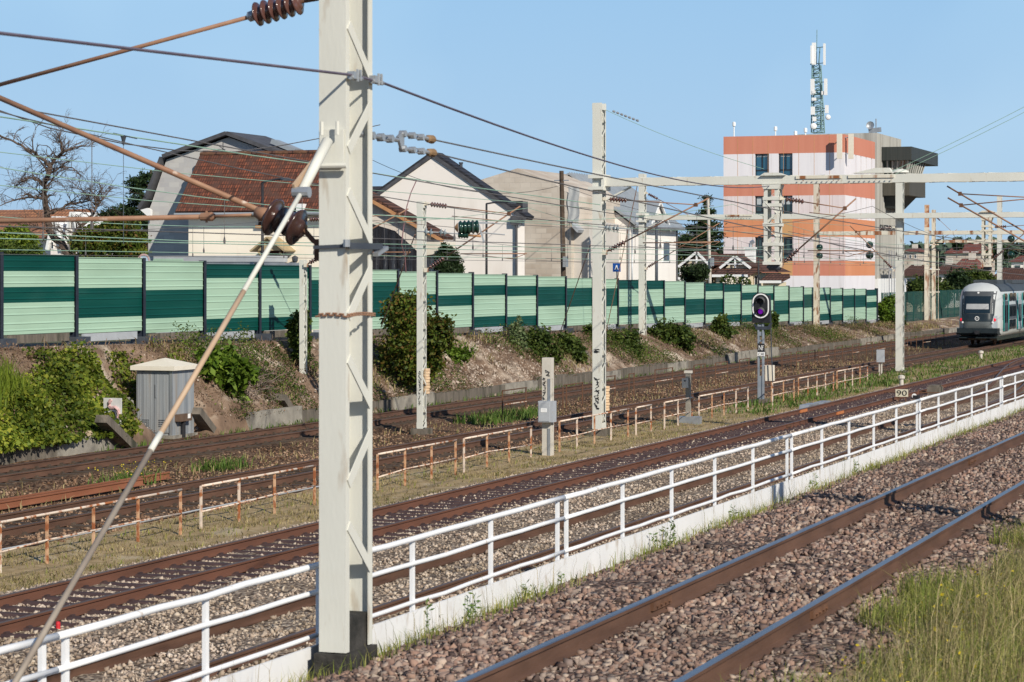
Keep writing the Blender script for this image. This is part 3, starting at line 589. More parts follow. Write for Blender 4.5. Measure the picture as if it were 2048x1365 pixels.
def cantilever(label, s, Dm, zt, zb, Da, za, reg=None, ins=M_insul, double=False, n=6):
    """top stay from (Dm, zt), strut from (Dm, zb), meeting at (Da, za) in the plane X = s"""
    t = thing('cantilever', label, 'cantilever', (s, Dm, zb), 'rusty cantilevers over the far tracks'); d = 1 if Da > Dm else -1
    def V3(D, z): return Vector((s, D, z))
    a, b, c = V3(Dm, zt), V3(Dm, zb), V3(Da, za); u = (c - a).normalized(); v_ = (c - b).normalized()
    mb = MB(); disc_insulator(mb, a + u * .15, a + u * .72, .085, n, .04); build(mb, 'insulator', ins, t, True)
    mb = MB(); disc_insulator(mb, b + v_ * .15, b + v_ * .72, .085, n, .04); build(mb, 'insulator', ins, t, True)
    tubepart([a + u * .72, c], .017, 'top_tube', M_tube, t, 8); tubepart([b + v_ * .72, c + v_ * .45], .024, 'strut', M_tube, t, 8)
    mb = MB(); mb.bar(a, a + u * .16, .03, .05); mb.box(s - .08, s + .08, Dm - .06, Dm + .06, zt - .05, zt + .05); build(mb, 'hinge', M_mast_old, t)
    mb = MB(); mb.bar(b, b + v_ * .16, .03, .05); mb.box(s - .08, s + .08, Dm - .06, Dm + .06, zb - .08, zb + .05); build(mb, 'hinge', M_mast_old, t)
    mb = MB(); mb.box(s - .04, s + .04, Da - .05, Da + .05, za - .06, za + .06); build(mb, 'tube_joint', M_darkrust, t)
    if double: tubepart([a + u * .9 + Vector((0, 0, -.3)), c + Vector((.05, 0, -.25))], .015, 'top_tube', M_tube, t, 6)
    if reg:
        z = reg[0]; tubepart([V3(Dm + (Da - Dm) * .42, z), V3(Da + reg[1] * d, z)], .017, 'registration_tube', M_tube, t, 8)
        tubepart([V3(Da + reg[1] * d * .9, z - .02), V3(Da + .1 * d, z - .17), V3(Da - .9 * d, z - .06)], .012, 'steady_arm', M_tube, t, 6)
    return t

# ------------------------------------------------------------------ the portal rows at s = 72 and beyond
mB = mast('catenary_mast', 'tall cream mast with black graffiti at its foot, holding the nearest cross beam', 71.8, DX(1203, 71.8), .02, WS(1190, 207, 72).z, .30, .46, M_mast, per=1.05)
dB = DX(1203, 71.8)
mC = mast('catenary_mast', 'slender cream mast with a stack of cast weights, in front of the big green bush', 71.8, DX(845, 71.8), -.1, WS(840, 403, 72).z, .20, .34, M_mast, per=.9, fl=.05)
dC = DX(845, 71.8)
mD = mast('catenary_mast', 'slender white mast standing on the slope left of the big near mast', 77, DX(607, 77), .35, WS(605, 520, 77).z, .16, .30, M_mast, per=.9, fl=.05, base=False)
mE = mast('catenary_mast', 'cream mast rising from the bushes on the slope with black scribbles low down', 121.8, DX(1288, 121.8), .15, WS(1285, 348, 122).z, .30, .44, M_mast, per=1.05)
dE = DX(1288, 121.8)
mF = mast('catenary_mast', 'tall cream mast in the grass with a domed cap, before the orange building', 122.3, DX(1805, 122.3), -.1, WS(1800, 345, 122).z, .36, .44, M_mast, per=1.05)
dF = DX(1805, 122.3)
mb = MB(); zt = WS(1800, 345, 122).z; mb.lathe((122.52, dF + .18, zt), (0, 0, 1), [(0, .5), (.08, .46), (.16, .3), (.2, .05)], 14); build(mb, 'cap', M_mast, mF, True)
mG = mast('catenary_mast', 'flaking rust streaked mast before the orange building, crossed by a green insulator', 166, DX(1637, 166), .3, WS(1633, 362, 166).z, .36, .4, M_mast_rust, per=1.2)
mH = mast('catenary_mast', 'left of the paired far masts, its head orange with rust', 210, DX(1857, 210), .0, WS(1850, 455, 210).z, .36, .42, M_mast_old, per=1.2)
lattice(mH, 210.01, DX(1857, 210) + .01, WS(1850, 455, 210).z, WS(1850, 410, 210).z, .34, .4, mk('rusted_mast_head', [(.50, .30, .18), (.60, .46, .34)], rough=.8, scale=1.4, dirt=((.36, .12, .045), 1.8, .45, .56)), per=1.2)
mI = mast('catenary_mast', 'right of the paired far masts joined by ladder rungs', 213, DX(1870, 213), .0, WS(1866, 420, 213).z, .30, .42, M_mast_old, per=1.2)
mb = MB(); yA, yB = DX(1857, 210), DX(1866, 210)
for z in (3.2, 5.2, 7.4): mb.bar((210.2, yA, z), (213.2, yB, z), .06, .08)
for q in np.linspace(.1, .9, 4): mb.bar((210.2 + 3 * q, yA + (yB - yA) * q, 0), (210.2 + 3 * q, yA + (yB - yA) * q, 6.8), .04, .04)
build(mb, 'ladder', M_mast_old, mH)
mJ = mast('catenary_mast', 'pale far mast rising behind the roof of the train', 195, DX(2003, 195), -.1, WS(1998, 392, 195).z, .36, .42, M_mast, per=1.2)
def beam(label, s, Da, Db, z, h=.28, mat=M_mast):
    t = thing('portal_beam', label, 'cross beam', (s, (Da + Db) / 2, z), 'cream cross beams over the tracks')
    for dx in (-.2, .2):
        mb = MB(); d = 1 if dx > 0 else -1
        mb.prism([(s + dx, z - h / 2), (s + dx, z + h / 2), (s + dx - d * .07, z + h / 2), (s + dx - d * .07, z + h / 2 - .012), (s + dx - d * .012, z + h / 2 - .012), (s + dx - d * .012, z - h / 2 + .012), (s + dx - d * .07, z - h / 2 + .012), (s + dx - d * .07, z - h / 2)], 'Y', Da, Db); build(mb, 'channel', mat, t)
    mb = MB(); y = Da + .3; sg = 1
    while y < Db - .6:
        mb.bar((s - .17 * sg, y, z - h / 2 - .006), (s + .17 * sg, y + .5, z - h / 2 - .006), .05, .008); mb.bar((s - .17 * sg, y, z + h / 2 + .006), (s + .17 * sg, y + .5, z + h / 2 + .006), .05, .008); y += .6; sg = -sg
    build(mb, 'lattice', mat, t); return t
zb1 = 7.78
bm1 = beam('nearest cream cross beam, running from the graffiti mast out of the right edge', 72, 2.5, dB + .02, zb1, .25)
bm2 = beam('middle cream cross beam in front of the orange building', 122, 3., dE + .02, WS(1400, 435, 122).z, .26)
bm3 = beam('thin far cross beam behind the domed mast', 166, 3., DX(1640, 166), WS(1700, 467, 166).z, .26, M_mast_old)
bm4 = beam('furthest pale cross beam over the train', 213, 8., DX(1862, 213), WS(1900, 483, 213).z, .24, M_mast_old)
for t, s, D, z in ((bm1, 72, dB, zb1), (bm2, 122, dE, WS(1400, 435, 122).z)):
    mb = MB(); mb.box(s - .3, s + .36, D - .12, D - .02, z - .26, z + .24); mb.box(s - .34, s - .22, D - .1, D + .4, z + .12, z + .24); mb.box(s - .34, s - .22, D - .1, D + .4, z - .24, z - .14); mb.bar((s, D - .1, z - .55), (s, D - .9, z - .16), .1, .05); build(mb, 'knee_plate', M_mast, t)
# splice plates on beams
for (x, t, s, z) in ((1640, bm1, 72, zb1), (1745, bm1, 72, zb1), (1480, bm2, 122, WS(1400, 435, 122).z)):
    D = DX(x, s); mb = MB(); mb.box(s - .24, s - .203, D - .7, D + .7, z + .02, z + .11)
    for q in np.linspace(-.62, .62, 9): mb.tube([(s - .27, D + q, z - .04), (s - .24, D + q, z - .04)], .018, 6)
    build(mb, 'splice_plate', M_mast_old, t)
def drop(label, s, D, z0, z1, beamz, mat=M_mast):
    t = thing('drop_post', label, 'hanging post', (s, D, z0), 'lattice posts hanging from the cross beams')
    for xx in (s - .25, s + .25):
        for yy in (D - .23, D + .23):
            mb = MB(); sx_, sy_ = (1 if xx < s else -1), (1 if yy < D else -1); mb.box(min(xx, xx + sx_ * .012), max(xx, xx + sx_ * .012), min(yy, yy + sy_ * .12), max(yy, yy + sy_ * .12), z0, z1); mb.box(min(xx + sx_ * .012, xx + sx_ * .1), max(xx + sx_ * .012, xx + sx_ * .1), min(yy, yy + sy_ * .012), max(yy, yy + sy_ * .012), z0, z1); build(mb, 'angle', mat, t)
        z = z0 + .1; up_ = 1
        while z < z1 - .35:
            build(MB().bar((xx - .006, D - .17 * up_, z), (xx - .006, D + .17 * up_, z + .32), .01, .05, (1, 0, 0)), 'lacing_bar', mat, t); z += .36; up_ = -up_
    z = z0 + .1; up_ = 1
    while z < z1 - .35:
        build(MB().bar((s - .18 * up_, D - .24, z), (s + .18 * up_, D - .24, z + .32), .05, .01, (0, 1, 0)), 'lacing_bar', mat, t); z += .36; up_ = -up_
    mb = MB(); mb.prism([(D - .45, beamz + .13), (D + .34, beamz + .13), (D + .2, beamz + .22), (D - .2, beamz + .22)], 'X', s - .3, s + .3); mb.prism([(D - .29, beamz - .14), (D + .29, beamz - .14), (D + .24, beamz - .28), (D - .24, beamz - .28)], 'X', s - .29, s + .29); build(mb, 'saddle', mat, t)
    for z in (z0 - .03, z0 + .55, z0 + 1.15, z0 + 1.75, beamz - .62):
        mb = MB(); mb.box(s - .27, s + .27, D - .27, D + .26, z, z + .10); build(mb, 'batten', mat, t)
    mb = MB(); mb.lathe((s, D - .25, z0 - .1), (0, 1, 0), [(0, .02), (.02, .1), (.35, .12), (.45, .02)], 10); build(mb, 'pulley', M_galvdark, t, True)
    return t
dp = DX(1546, 72); z_dp = WS(1546, 528, 72).z
drop('hanging lattice post under the nearest beam, in front of the orange building', 72, dp, z_dp, zb1 - .15, zb1)
d2 = DX(1974, 122); zb2 = WS(1400, 435, 122).z
drop('hanging lattice post under the middle beam, above the train', 122, d2, WS(1974, 533, 122).z, zb2 - .14, zb2, M_mast_old)
d3 = DX(2165, 72)
drop('hanging lattice post beyond the right edge carrying two rusty struts', 72, d3, WS(2000, 560, 72).z, zb1 - .15, zb1)
# gussets and lamps on beam 1
D_ = DX(1740, 72); mb = MB(); mb.prism([(D_ - .7, zb1 + .17), (D_ + .5, zb1 + .17), (D_ - .2, zb1 + .32), (D_ - .6, zb1 + .32)], 'X', 71.83, 72.17); build(mb, 'gusset', M_mast, bm1)
# cantilevers (plane, mast side, heights from the photograph)
def zS(x, y, s): return WS(x, y, s).z
cantilever('cantilever from the graffiti mast over the red track', 72, dB - .05, zS(1215, 398, 72), zS(1208, 505, 72), DX(1392, 72), zS(1392, 410, 72), (zS(1300, 486, 72), .5))
cantilever('cantilever from the slender mast with the weights, two brown insulators by its head', 72, dC - .05, zS(850, 408, 72), zS(846, 540, 72), DX(1018, 72), zS(1018, 428, 72), (zS(950, 508, 72), .6), double=True)
cantilever('cantilever hanging from the nearest post, dark insulators against the orange building', 72, dp - .25, zS(1562, 397, 72), zS(1560, 530, 72), DX(1690, 72), zS(1690, 417, 72), (zS(1640, 502, 72), .8), M_insul, True)
cantilever('small cantilever from the slope mast with black scribbles', 122, dE - .05, zS(1300, 386, 122), zS(1292, 537, 122), DX(1425, 122), zS(1425, 455, 122), (zS(1360, 484, 122), .4))
cantilever('cantilever half hidden behind the big near mast', 77, DX(607, 77) - .1, zS(615, 440, 77), zS(612, 530, 77), DX(795, 77), zS(795, 430, 77), (zS(720, 505, 77), .5))
cantilever('far cantilever on the domed mast pointing left', 122, dF + .4, zS(1790, 455, 122), zS(1790, 540, 122), DX(1712, 122), zS(1712, 464, 122), (zS(1740, 503, 122), .6))
cantilever('upper of two rusty cantilevers coming in from the right edge', 72, d3 + .25, zS(2140, 400, 72), zS(2130, 522, 72), DX(1920, 72), zS(1920, 388, 72))
cantilever('lower of two rusty cantilevers coming in from the right edge', 71.2, d3 + .25, zS(2140, 390, 71.2), zS(2130, 535, 71.2), DX(1922, 71.2), zS(1922, 411, 71.2))
cantilever('far cantilever on the paired masts', 210, DX(1868, 210), zS(1872, 430, 210), zS(1872, 487, 210), DX(1905, 210), zS(1905, 465, 210), (zS(1890, 482, 210), .8))
cantilever('far cantilever under the hanging post above the train', 122, d2 - .25, zS(1985, 455, 122), zS(1985, 520, 122), DX(2070, 122), zS(2070, 450, 122), (zS(2020, 500, 122), .8))
# stacks of tensioning weights
for lab, s, x, y0, y1 in (('stack of rusty cream counterweights hanging beside the slender mast', 72.2, 853, 737, 788), ('stack of rusty cream counterweights hanging behind the graffiti mast', 72.4, 1212, 772, 822)):
    p = WS(x, y1, s); zt = zS(x, y0, s); t = thing('counterweight', lab, 'counterweight', p, 'cast tensioning counterweights'); n = 9; h = (zt - p.z) / n
    m_ = mk('rusty_cream_cast_iron', [(.60, .42, .26), (.68, .52, .36)], rough=.8, scale=5, dirt=((.38, .17, .07), 3, .55, .7))
    for i in range(n):
        mb = MB(); a = .012 * math.sin(i * 2.3); mb.lathe((p.x, p.y + a, p.z + h * i), (0, 0, 1), [(0, 0), (0, .10), (.01, .115), (h * .8, .115), (h * .93, .10), (h * .93, 0)], 14); build(mb, 'weight', m_, t)
    tubepart([p - Vector((0, 0, .1)), Vector((p.x, p.y, zt + 3.0))], .008, 'wire', M_wire, t, 5)
# graffiti strokes on masts and post
def scribble(par, M, wd, ht, seed, n=9, r=.012, nm='graffiti'):
    rr = random.Random(seed); mb = MB(); z = ht / 2
    step = ht / n
    for i in range(n):
        cz = ht / 2 - step * (i + .5); pts = []
        for j in range(6): pts.append(M @ Vector((rr.uniform(-.5, .5) * wd, cz + rr.uniform(-.6, .6) * step, .006 + .001 * i)))
        mb.tube(pts, r, 4)
    return build(mb, nm, M_black, par)
scribble(mB, faceX((71.795, dB + .15, zS(1192, 787, 72))), .19, 1.05, 3, 9, .011)
scribble(mB, faceX((71.795, dB + .15, zS(1192, 702, 72))), .2, .12, 5, 3, .009)
scribble(mE, faceX((121.795, dE + .12, zS(1283, 676, 122))), .2, .75, 8, 7, .014)
scribble(mC, faceX((71.795, dC + .08, zS(846, 775, 72))), .1, 1.1, 12, 8, .008)

# ------------------------------------------------------------------ green noise barrier
PAT = ['LDDLL', 'LDDLL', 'DLLLD', 'LLDLL', 'LDLLD', 'LDLLD', 'LLLDL', 'DLDLL', 'LLDDL', 'LLDDL', 'DLLLD', 'DLLLD', 'LDDDL', 'LDDDL', 'LLDLL', 'LLDLL', 'LDLLD', 'LDLLD', 'LDDLL', 'LDDLL', 'LDDLL', 'DLLDL', 'DLLDL', 'LLDLL', 'LLDDL', 'DLDDL', 'DLLLD', 'LDLLD', 'LDLLD', 'LLDDL', 'LLDLL', 'LDDLL', 'LDLLD', 'LDLLD', 'LDDLL', 'LDDLL', 'DLDLL']
nb = thing('noise_barrier', 'long green noise barrier of pale and dark striped panels on the embankment', 'barrier', (60, 38, 2.7)); HC = .468
def zbar(s): return 3.1 - (s - 63) * .0152
for i, pat in enumerate(PAT):
    i -= 8; s = 65 + 4.28 * i; zb = zbar(s + 2.14) + rng.normal(0, .018); mb = MB()
    for j, c in enumerate(pat):
        z = zb + HC * (4 - j); mi = 0 if c == 'L' else 1; x0, x1 = s + .07, s + 4.21
        pr = [(0, 0), (0, .10), (-.016, .106), (-.014, .116), (.002, .165), (0, .17), (0, .30), (-.016, .306), (-.014, .316), (.002, .365), (0, .37), (0, HC)]
        for (a, b) in zip(pr[:-1], pr[1:]):
            mb.add([(x0, 38 + a[0], z + a[1]), (x1, 38 + a[0], z + a[1]), (x1, 38 + b[0], z + b[1]), (x0, 38 + b[0], z + b[1])], [(0, 1, 2, 3)], mi)
    mb.box(s + .07, s + 4.21, 38.01, 38.09, zb, zb + HC * 5, 0); mb.box(s + .07, s + 4.21, 37.97, 38.1, zb + HC * 5, zb + HC * 5 + .02, 0 if pat[0] == 'L' else 1)
    build(mb, 'panel', [M_lightpanel, M_darkpanel], nb)
    zp = max(zb, zbar(s - 2.14)); mb = MB(); mb.box(s - .08, s + .08, 37.93, 37.945, zb - .1, zp + HC * 5 + .04); mb.box(s - .012, s + .012, 37.945, 38.13, zb - .1, zp + HC * 5 + .04); mb.box(s - .08, s + .08, 38.13, 38.145, zb - .1, zp + HC * 5 + .04)
    build(mb, 'post', M_navy, nb)
    mb = MB(); mb.box(s - .45, s + .45, 37.72, 38.2, zb - .48, zb - .1); build(mb, 'footing', M_galvdark, nb)
    mb = MB(); mb.tube([(s + .05, 37.86, zb - 1.5), (s + .05, 37.86, zb - .47)], .17, 12); build(mb, 'pile', M_railred, nb)
    mb = MB(); mb.box(s + .46, s + 3.82, 37.95, 38.05, zb - .26, zb - .02); build(mb, 'ground_beam', M_concdark if i % 2 else M_grey, nb)
s = 65 + 4.28 * 29; mb = MB(); mb.box(s - .1, s + .1, 37.9, 38.14, zbar(s) - .3, zbar(s) + 2.5); build(mb, 'post', M_navy, nb)

# ------------------------------------------------------------------ houses (axes follow the railway)
M_cream_wall = mk('cream_render', [(.84, .76, .63), (.88, .80, .68)], rough=.9, scale=.5, st=(1, 1, .3), dirt=((.66, .57, .46), 1.6, .6, .85))
M_white_wall = mk('white_render', [(.80, .74, .69), (.86, .80, .75)], rough=.9, scale=.35, st=(1, 1, .3), dirt=((.68, .61, .55), .9, .56, .85))
M_white_wall2 = mk('pale_render', [(.80, .75, .71), (.86, .81, .77)], rough=.9, scale=.3, st=(1, 1, .3), dirt=((.70, .64, .60), 1.1, .58, .85))
M_block = bricks('grey_block_wall', (.42, .41, .42), (.52, .51, .50), (.46, .45, .44), .5, .22, 'YZ', .012, .5, .15, .9, vary=((.56, .53, .49), .35))
M_block2 = bricks('beige_block_wall', (.40, .33, .27), (.55, .48, .41), (.42, .37, .32), .62, .28, 'YZ', .02, .5, .3, .9, vary=((.60, .54, .47), .45))
M_tile = bricks('red_brown_roof_tiles', (.085, .036, .026), (.26, .085, .048), (.05, .024, .018), .12, .17, 'YZ', .016, .0, .7, .85, vary=((.10, .052, .04), 2.2))
M_tileorange = bricks('orange_roof_tiles', (.34, .15, .075), (.44, .21, .11), (.17, .08, .05), .25, .2, 'YZ', .03, 0, .6, .85, vary=((.24, .12, .08), .6))
M_tilebrown = bricks('brown_roof_tiles', (.10, .05, .038), (.15, .075, .055), (.045, .025, .02), .25, .17, 'YZ', .03, 0, .6, .85)
M_tilered = bricks('red_roof_tiles', (.19, .06, .045), (.25, .085, .06), (.09, .035, .03), .3, .25, 'YZ', .03, 0, .5, .85)
M_slate = bricks('dark_slate', (.028, .028, .034), (.05, .05, .06), (.014, .014, .017), .3, .18, 'XZ', .02, .5, .5, .6)
M_slateedge = mk('slate_grey_trim', [(.06, .06, .068), (.10, .10, .11)], rough=.6, scale=3)
M_zinc = mk('zinc_roof', [(.30, .33, .36), (.36, .39, .42)], rough=.45, metal=.2, scale=1.5)
M_glass = glass('dark_window_glass', (.03, .04, .05)); M_blueglass = glass('blue_window_glass', (.02, .10, .17), .05)
M_brownwood = mk('dark_brown_door', [(.05, .018, .012), (.09, .032, .02)], rough=.5, scale=4)
M_tarp = mk('black_tarpaulin', [(.012, .012, .016), (.03, .03, .036)], rough=.25, scale=1.2, st=(1, 6, .4), spec=.6, bump=.6, bscale=3)
M_orangetrim = mk('orange_verge_tiles', [(.42, .21, .10), (.52, .28, .14)], rough=.85, scale=5)
M_tan = mk('tan_timber', [(.34, .26, .15), (.42, .33, .20)], rough=.8, scale=4)
def slabYZ(mb, pts, x0, x1, th, mi=0):            # roof skin over a polyline in (Y, z), swept along X
    for (a, b) in zip(pts[:-1], pts[1:]):
        d = Vector((b[0] - a[0], b[1] - a[1])); n_ = Vector((-d.y, d.x)).normalized() * th
        if n_.y < 0: n_ = -n_
        mb.prism([a, b, (b[0] + n_.x, b[1] + n_.y), (a[0] + n_.x, a[1] + n_.y)], 'X', x0, x1, mi)
def slabXZ(mb, pts, y0, y1, th, mi=0):
    for (a, b) in zip(pts[:-1], pts[1:]):
        d = Vector((b[0] - a[0], b[1] - a[1])); n_ = Vector((-d.y, d.x)).normalized() * th
        if n_.y < 0: n_ = -n_
        mb.prism([a, b, (b[0] + n_.x, b[1] + n_.y), (a[0] + n_.x, a[1] + n_.y)], 'Y', y0, y1, mi)
def pxYZ(s, pts): return [(DX(x, s), WS(x, y, s).z) for x, y in pts]
def windowX(par, s, x0, x1, y0, y1, frame, pane, sill=None, proud=.05):
    """window on a wall that faces the viewer along the line (plane X = s), corners from the photograph"""
    a, b = DX(x0, s), DX(x1, s); zt, zb = WS(x0, y0, s).z, WS(x0, y1, s).z; lo, hi = min(a, b), max(a, b); mb = MB(); f_ = min(.08, (hi - lo) * .12)
    mb.box(s - proud, s + .02, lo, lo + f_, zb, zt); mb.box(s - proud, s + .02, hi - f_, hi, zb, zt); mb.box(s - proud, s + .02, lo + f_, hi - f_, zt - f_, zt); mb.box(s - proud, s + .02, lo + f_, hi - f_, zb, zb + f_)
    fo = build(mb, 'window', frame, par); mb = MB(); mb.box(s - proud * .35, s + .01, lo + f_, hi - f_, zb + f_, zt - f_); build(mb, 'pane', pane, fo)
    if sill: mb = MB(); mb.box(s - proud - .07, s, lo - .12, hi + .12, zb - .12, zb); build(mb, 'sill', sill, fo)
    return fo

# --- cream house with the red brown tile roof
sA = 94.; base = 2.0; hA = thing('tile_roof_house', 'cream rendered house under a big red brown tile roof', 'house', (sA, DX(560, sA), base))
yR, yL = DX(668, sA), DX(377, sA); ze = WS(500, 415, sA).z; sr = 95.9; zr = WS(500, 313, sr).z
mb = MB(); mb.box(sA, sA + 3.1, yR, yL, base, ze - .05); build(mb, 'wall', M_cream_wall, hA)
mb = MB(); mb.prism([(sA, ze - .05), (sr, zr - .15), (sA + 3.1, zr - .9), (sA + 3.1, ze - .05)], 'Y', yR + .02, yL - .02); build(mb, 'gable', M_cream_wall, hA)
mb = MB(); slabXZ(mb, [(sA - .45, ze - .25), (sr, zr)], yR - .25, yL + .38, .12); slabXZ(mb, [(sr, zr), (sA + 3.15, zr - .95)], yR - .25, yL + .38, .12); rf = build(mb, 'roof', M_tile, hA)
for k_ in range(24):
    y = yR + (yL - yR + .3) * k_ / 24; mb = MB(); mb.tube([(sr, y, zr + .1), (sr, y + (yL - yR) / 24 + .1, zr + .13)], .13, 8, .10); build(mb, 'ridge_tile', M_darkrust if k_ % 3 else M_tilebrown, rf)
mb = MB(); mb.tube([(sA - .55, yR - .25, ze - .3), (sA - .55, yL + .4, ze - .3)], .07, 8); build(mb, 'gutter', M_zinc, hA)
mb = MB(); mb.box(sA - .4, sA - .02, yR, yL, ze - .42, ze - .34); build(mb, 'soffit', M_tan, hA)
windowX(hA, sA, 518, 548, 420, 451, M_brownwood, M_glass, M_orangetrim, .07)
pt = thing  # shorthand kept local
yP0, yP1 = DX(586, sA), DX(527, sA); zP = WS(550, 501, sA).z; zA_ = WS(555, 477, sA).z; ym = DX(556, sA)
mb = MB(); slabYZ(mb, [(yP0 - .1, zP - .08), (ym, zA_), (yP1 + .1, zP - .08)], sA - 1.1, sA, .07); po = build(mb, 'porch_roof', M_tan, hA)
mb = MB(); mb.prism([(yP0 + .15, zP - .02), (ym, zA_ - .05), (yP1 - .15, zP - .02)], 'X', sA - .9, sA - .82); build(mb, 'porch_gable', M_tan, po)
for y in (yP0 + .2, yP1 - .2):
    mb = MB(); mb.bar((sA - .9, y, zP - .1), (sA - .05, y, zP - .7), .07, .07); build(mb, 'bracket', M_tan, po)
a, b = DX(571, sA), DX(541, sA); mb = MB(); mb.box(sA - .06, sA + .02, a, b, base, WS(555, 498, sA).z); dr_ = build(mb, 'door', M_brownwood, hA)
mb = MB(); mb.box(sA - .08, sA - .05, a + .16, b - .16, base + 1.2, WS(555, 517, sA).z); build(mb, 'door_glass', mk('amber_door_glass', [(.10, .08, .02), (.40, .33, .06), (.06, .05, .02)], rough=.3, scale=9), dr_)
mb = MB(); a, b = DX(609, sA - .5), DX(597, sA - .5); mb.box(sA - .75, sA - .3, a, b, WS(600, 425, sA).z, WS(600, 409, sA).z); build(mb, 'vent_box', M_plate, hA)
mb = MB(); p = WS(590, 517, sA - .3); mb.lathe(p, (0, 0, 1), [(-.22, .03), (-.12, .12), (.05, .14), (.12, .02)], 10); build(mb, 'wall_lamp', M_galvdark, hA)
# wing whose verge falls to the right
sW = 104.; pts = pxYZ(sW, [(890, 480), (745, 398), (560, 293)]); hW = thing('side_house', 'stained white house wing with an orange tiled verge sloping down to the right', 'house', (sW, DX(790, sW), 2))
lo = pts[0][0]; mb = MB(); mb.prism([(lo + .7, 1.9), (pts[1][0] + 3, 1.9), (pts[1][0] + 3, pts[1][1] + 1.4), (pts[1][0], pts[1][1] - .1), (lo + .7, pts[0][1] + .2)], 'X', sW, sW + 1.2); build(mb, 'wall', mk('stained_white_render', [(.66, .58, .52), (.74, .68, .62)], rough=.9, scale=1., st=(1, 2, .3), dirt=((.40, .34, .29), 1.6, .56, .72)), hW)
mb = MB(); slabYZ(mb, [pts[0], (pts[1][0] + 1.5, pts[1][1] + .78)], sW - .3, sW + 1.0, .16); build(mb, 'roof', M_tilebrown, hW)
mb = MB(); slabYZ(mb, [(pts[0][0], pts[0][1] - .14), (pts[1][0] + 1.5, pts[1][1] + .64)], sW - .36, sW - .28, .15); build(mb, 'verge', M_orangetrim, hW)
mb = MB(); mb.prism([(lo - .05, pts[0][1] - .62), (lo + .95, pts[0][1] - .75), (lo + .95, pts[0][1] - .1), (lo - .05, pts[0][1] - .1)], 'X', sW - .45, sW + 1.2); build(mb, 'eaves_box', M_cream, hW)
mb = MB(); mb.box(sW - .03, sW + .02, lo + 2.3, lo + 2.33, 3, pts[0][1] + 1); build(mb, 'downpipe', M_grey, hW)
# black tarpaulin shelter below it
sT = 100.5; tpts = pxYZ(sT, [(846, 545), (848, 505), (800, 462), (745, 447)]); mb = MB(); nx, ny = 26, 14; r_ = random.Random(4); gv = []
for i in range(nx + 1):
    u = i / nx; yy = tpts[0][0] + (DX(700, sT) - tpts[0][0]) * u; zt_ = np.interp(u, [0, .06, .38, .72, 1], [tpts[0][1] + .6, tpts[1][1], tpts[2][1], tpts[3][1], tpts[3][1] + .15])
    for j in range(ny + 1):
        v = j / ny; gv.append((sT + .13 * math.sin(i * 2.1 + v * 2) * (.3 + v) - .25 * v + r_.uniform(-.04, .04), yy, zt_ + (2.2 - zt_) * v))
mb.add(gv, [(i * (ny + 1) + j, i * (ny + 1) + j + 1, (i + 1) * (ny + 1) + j + 1, (i + 1) * (ny + 1) + j) for i in range(nx) for j in range(ny)])
tag(build(mb, 'tarpaulin', M_tarp, None, True), 'creased black plastic tarpaulin hanging below the orange verge', 'tarpaulin')
# flat grey canopy and picket fence before the cream house
mb = MB(); sN = 91.; a, b = DX(530, sN), DX(307, sN); zt = WS(400, 512, sN).z; mb.box(sN, sN + 2.2, a, b, zt - .26, zt); mb.box(sN + .1, sN + 2.1, a + .05, b - .05, 2, zt - .26)
tag(build(mb, 'flat_roof_shed', M_grey), 'flat roofed grey shed in front of the cream house, just above the barrier', 'shed')
sP = 86.; pf = thing('picket_fence', 'pale green spiked metal fence peeping over the barrier', 'fence', (sP, DX(450, sP), 3)); mb = MB()
zt = WS(345, 517, sP).z
for q in np.linspace(DX(365, sP), DX(308, sP), 22): mb.prism([(q - .035, 3), (q + .035, 3), (q + .035, zt - .06), (q, zt), (q - .035, zt - .06)], 'X', sP, sP + .02)
build(mb, 'pickets', M_lightpanel, pf); mb = MB(); zt2 = WS(480, 525, sP).z
for q in np.linspace(DX(612, sP), DX(407, sP), 70): mb.prism([(q - .03, 3), (q + .03, 3), (q + .03, zt2 - .05), (q, zt2), (q - .03, zt2 - .05)], 'X', sP, sP + .02)
build(mb, 'pickets', M_galv, pf)

# --- grey block gable behind
sB = 97.2; gp = pxYZ(sB, [(297, 560), (296, 425), (303, 408), (333, 320), (457, 275), (588, 322), (622, 412), (622, 560)]); hB = thing('block_gable_house', 'tall grey block house gable with a dark curved mansard edge', 'house', (sB, DX(457, sB), 2))
mb = MB(); mb.prism([(y, max(z, 1.8)) for y, z in gp], 'X', sB, sB + 3.5); build(mb, 'wall', M_block, hB)
rp = pxYZ(sB, [(285, 420), (300, 398), (331, 317), (457, 271), (590, 320), (628, 420)]); mb = MB(); slabYZ(mb, rp, sB - .3, sB + 3.7, .17); build(mb, 'roof', M_slateedge, hB)
mb = MB(); p = WS(293, 425, sB); mb.prism([(p.y - .4, p.z - .3), (p.y + .1, p.z + .1), (p.y - .25, p.z + .18), (p.y - .42, p.z + .1)], 'X', sB - .4, sB - .2); build(mb, 'eaves_end', M_plate, hB)
mb = MB(); a = WS(530, 286, sB); b = WS(577, 305, sB); mb.bar(a + Vector((1, 0, .1)), b + Vector((1, 0, .1)), .8, .2, (0, 0, 1)); build(mb, 'roof_box', M_zinc, hB)
for x in (420, 430, 440):
    mb = MB(); p = WS(x, 306, sr + 1); mb.lathe((sr + .6, p.y, p.z - .7), (0, 0, 1), [(0, .12), (.6, .12), (.6, .15), (.78, .15), (.78, .1)], 10); build(mb, 'chimney_pot', M_orangetrim if x == 430 else M_railred, hA)
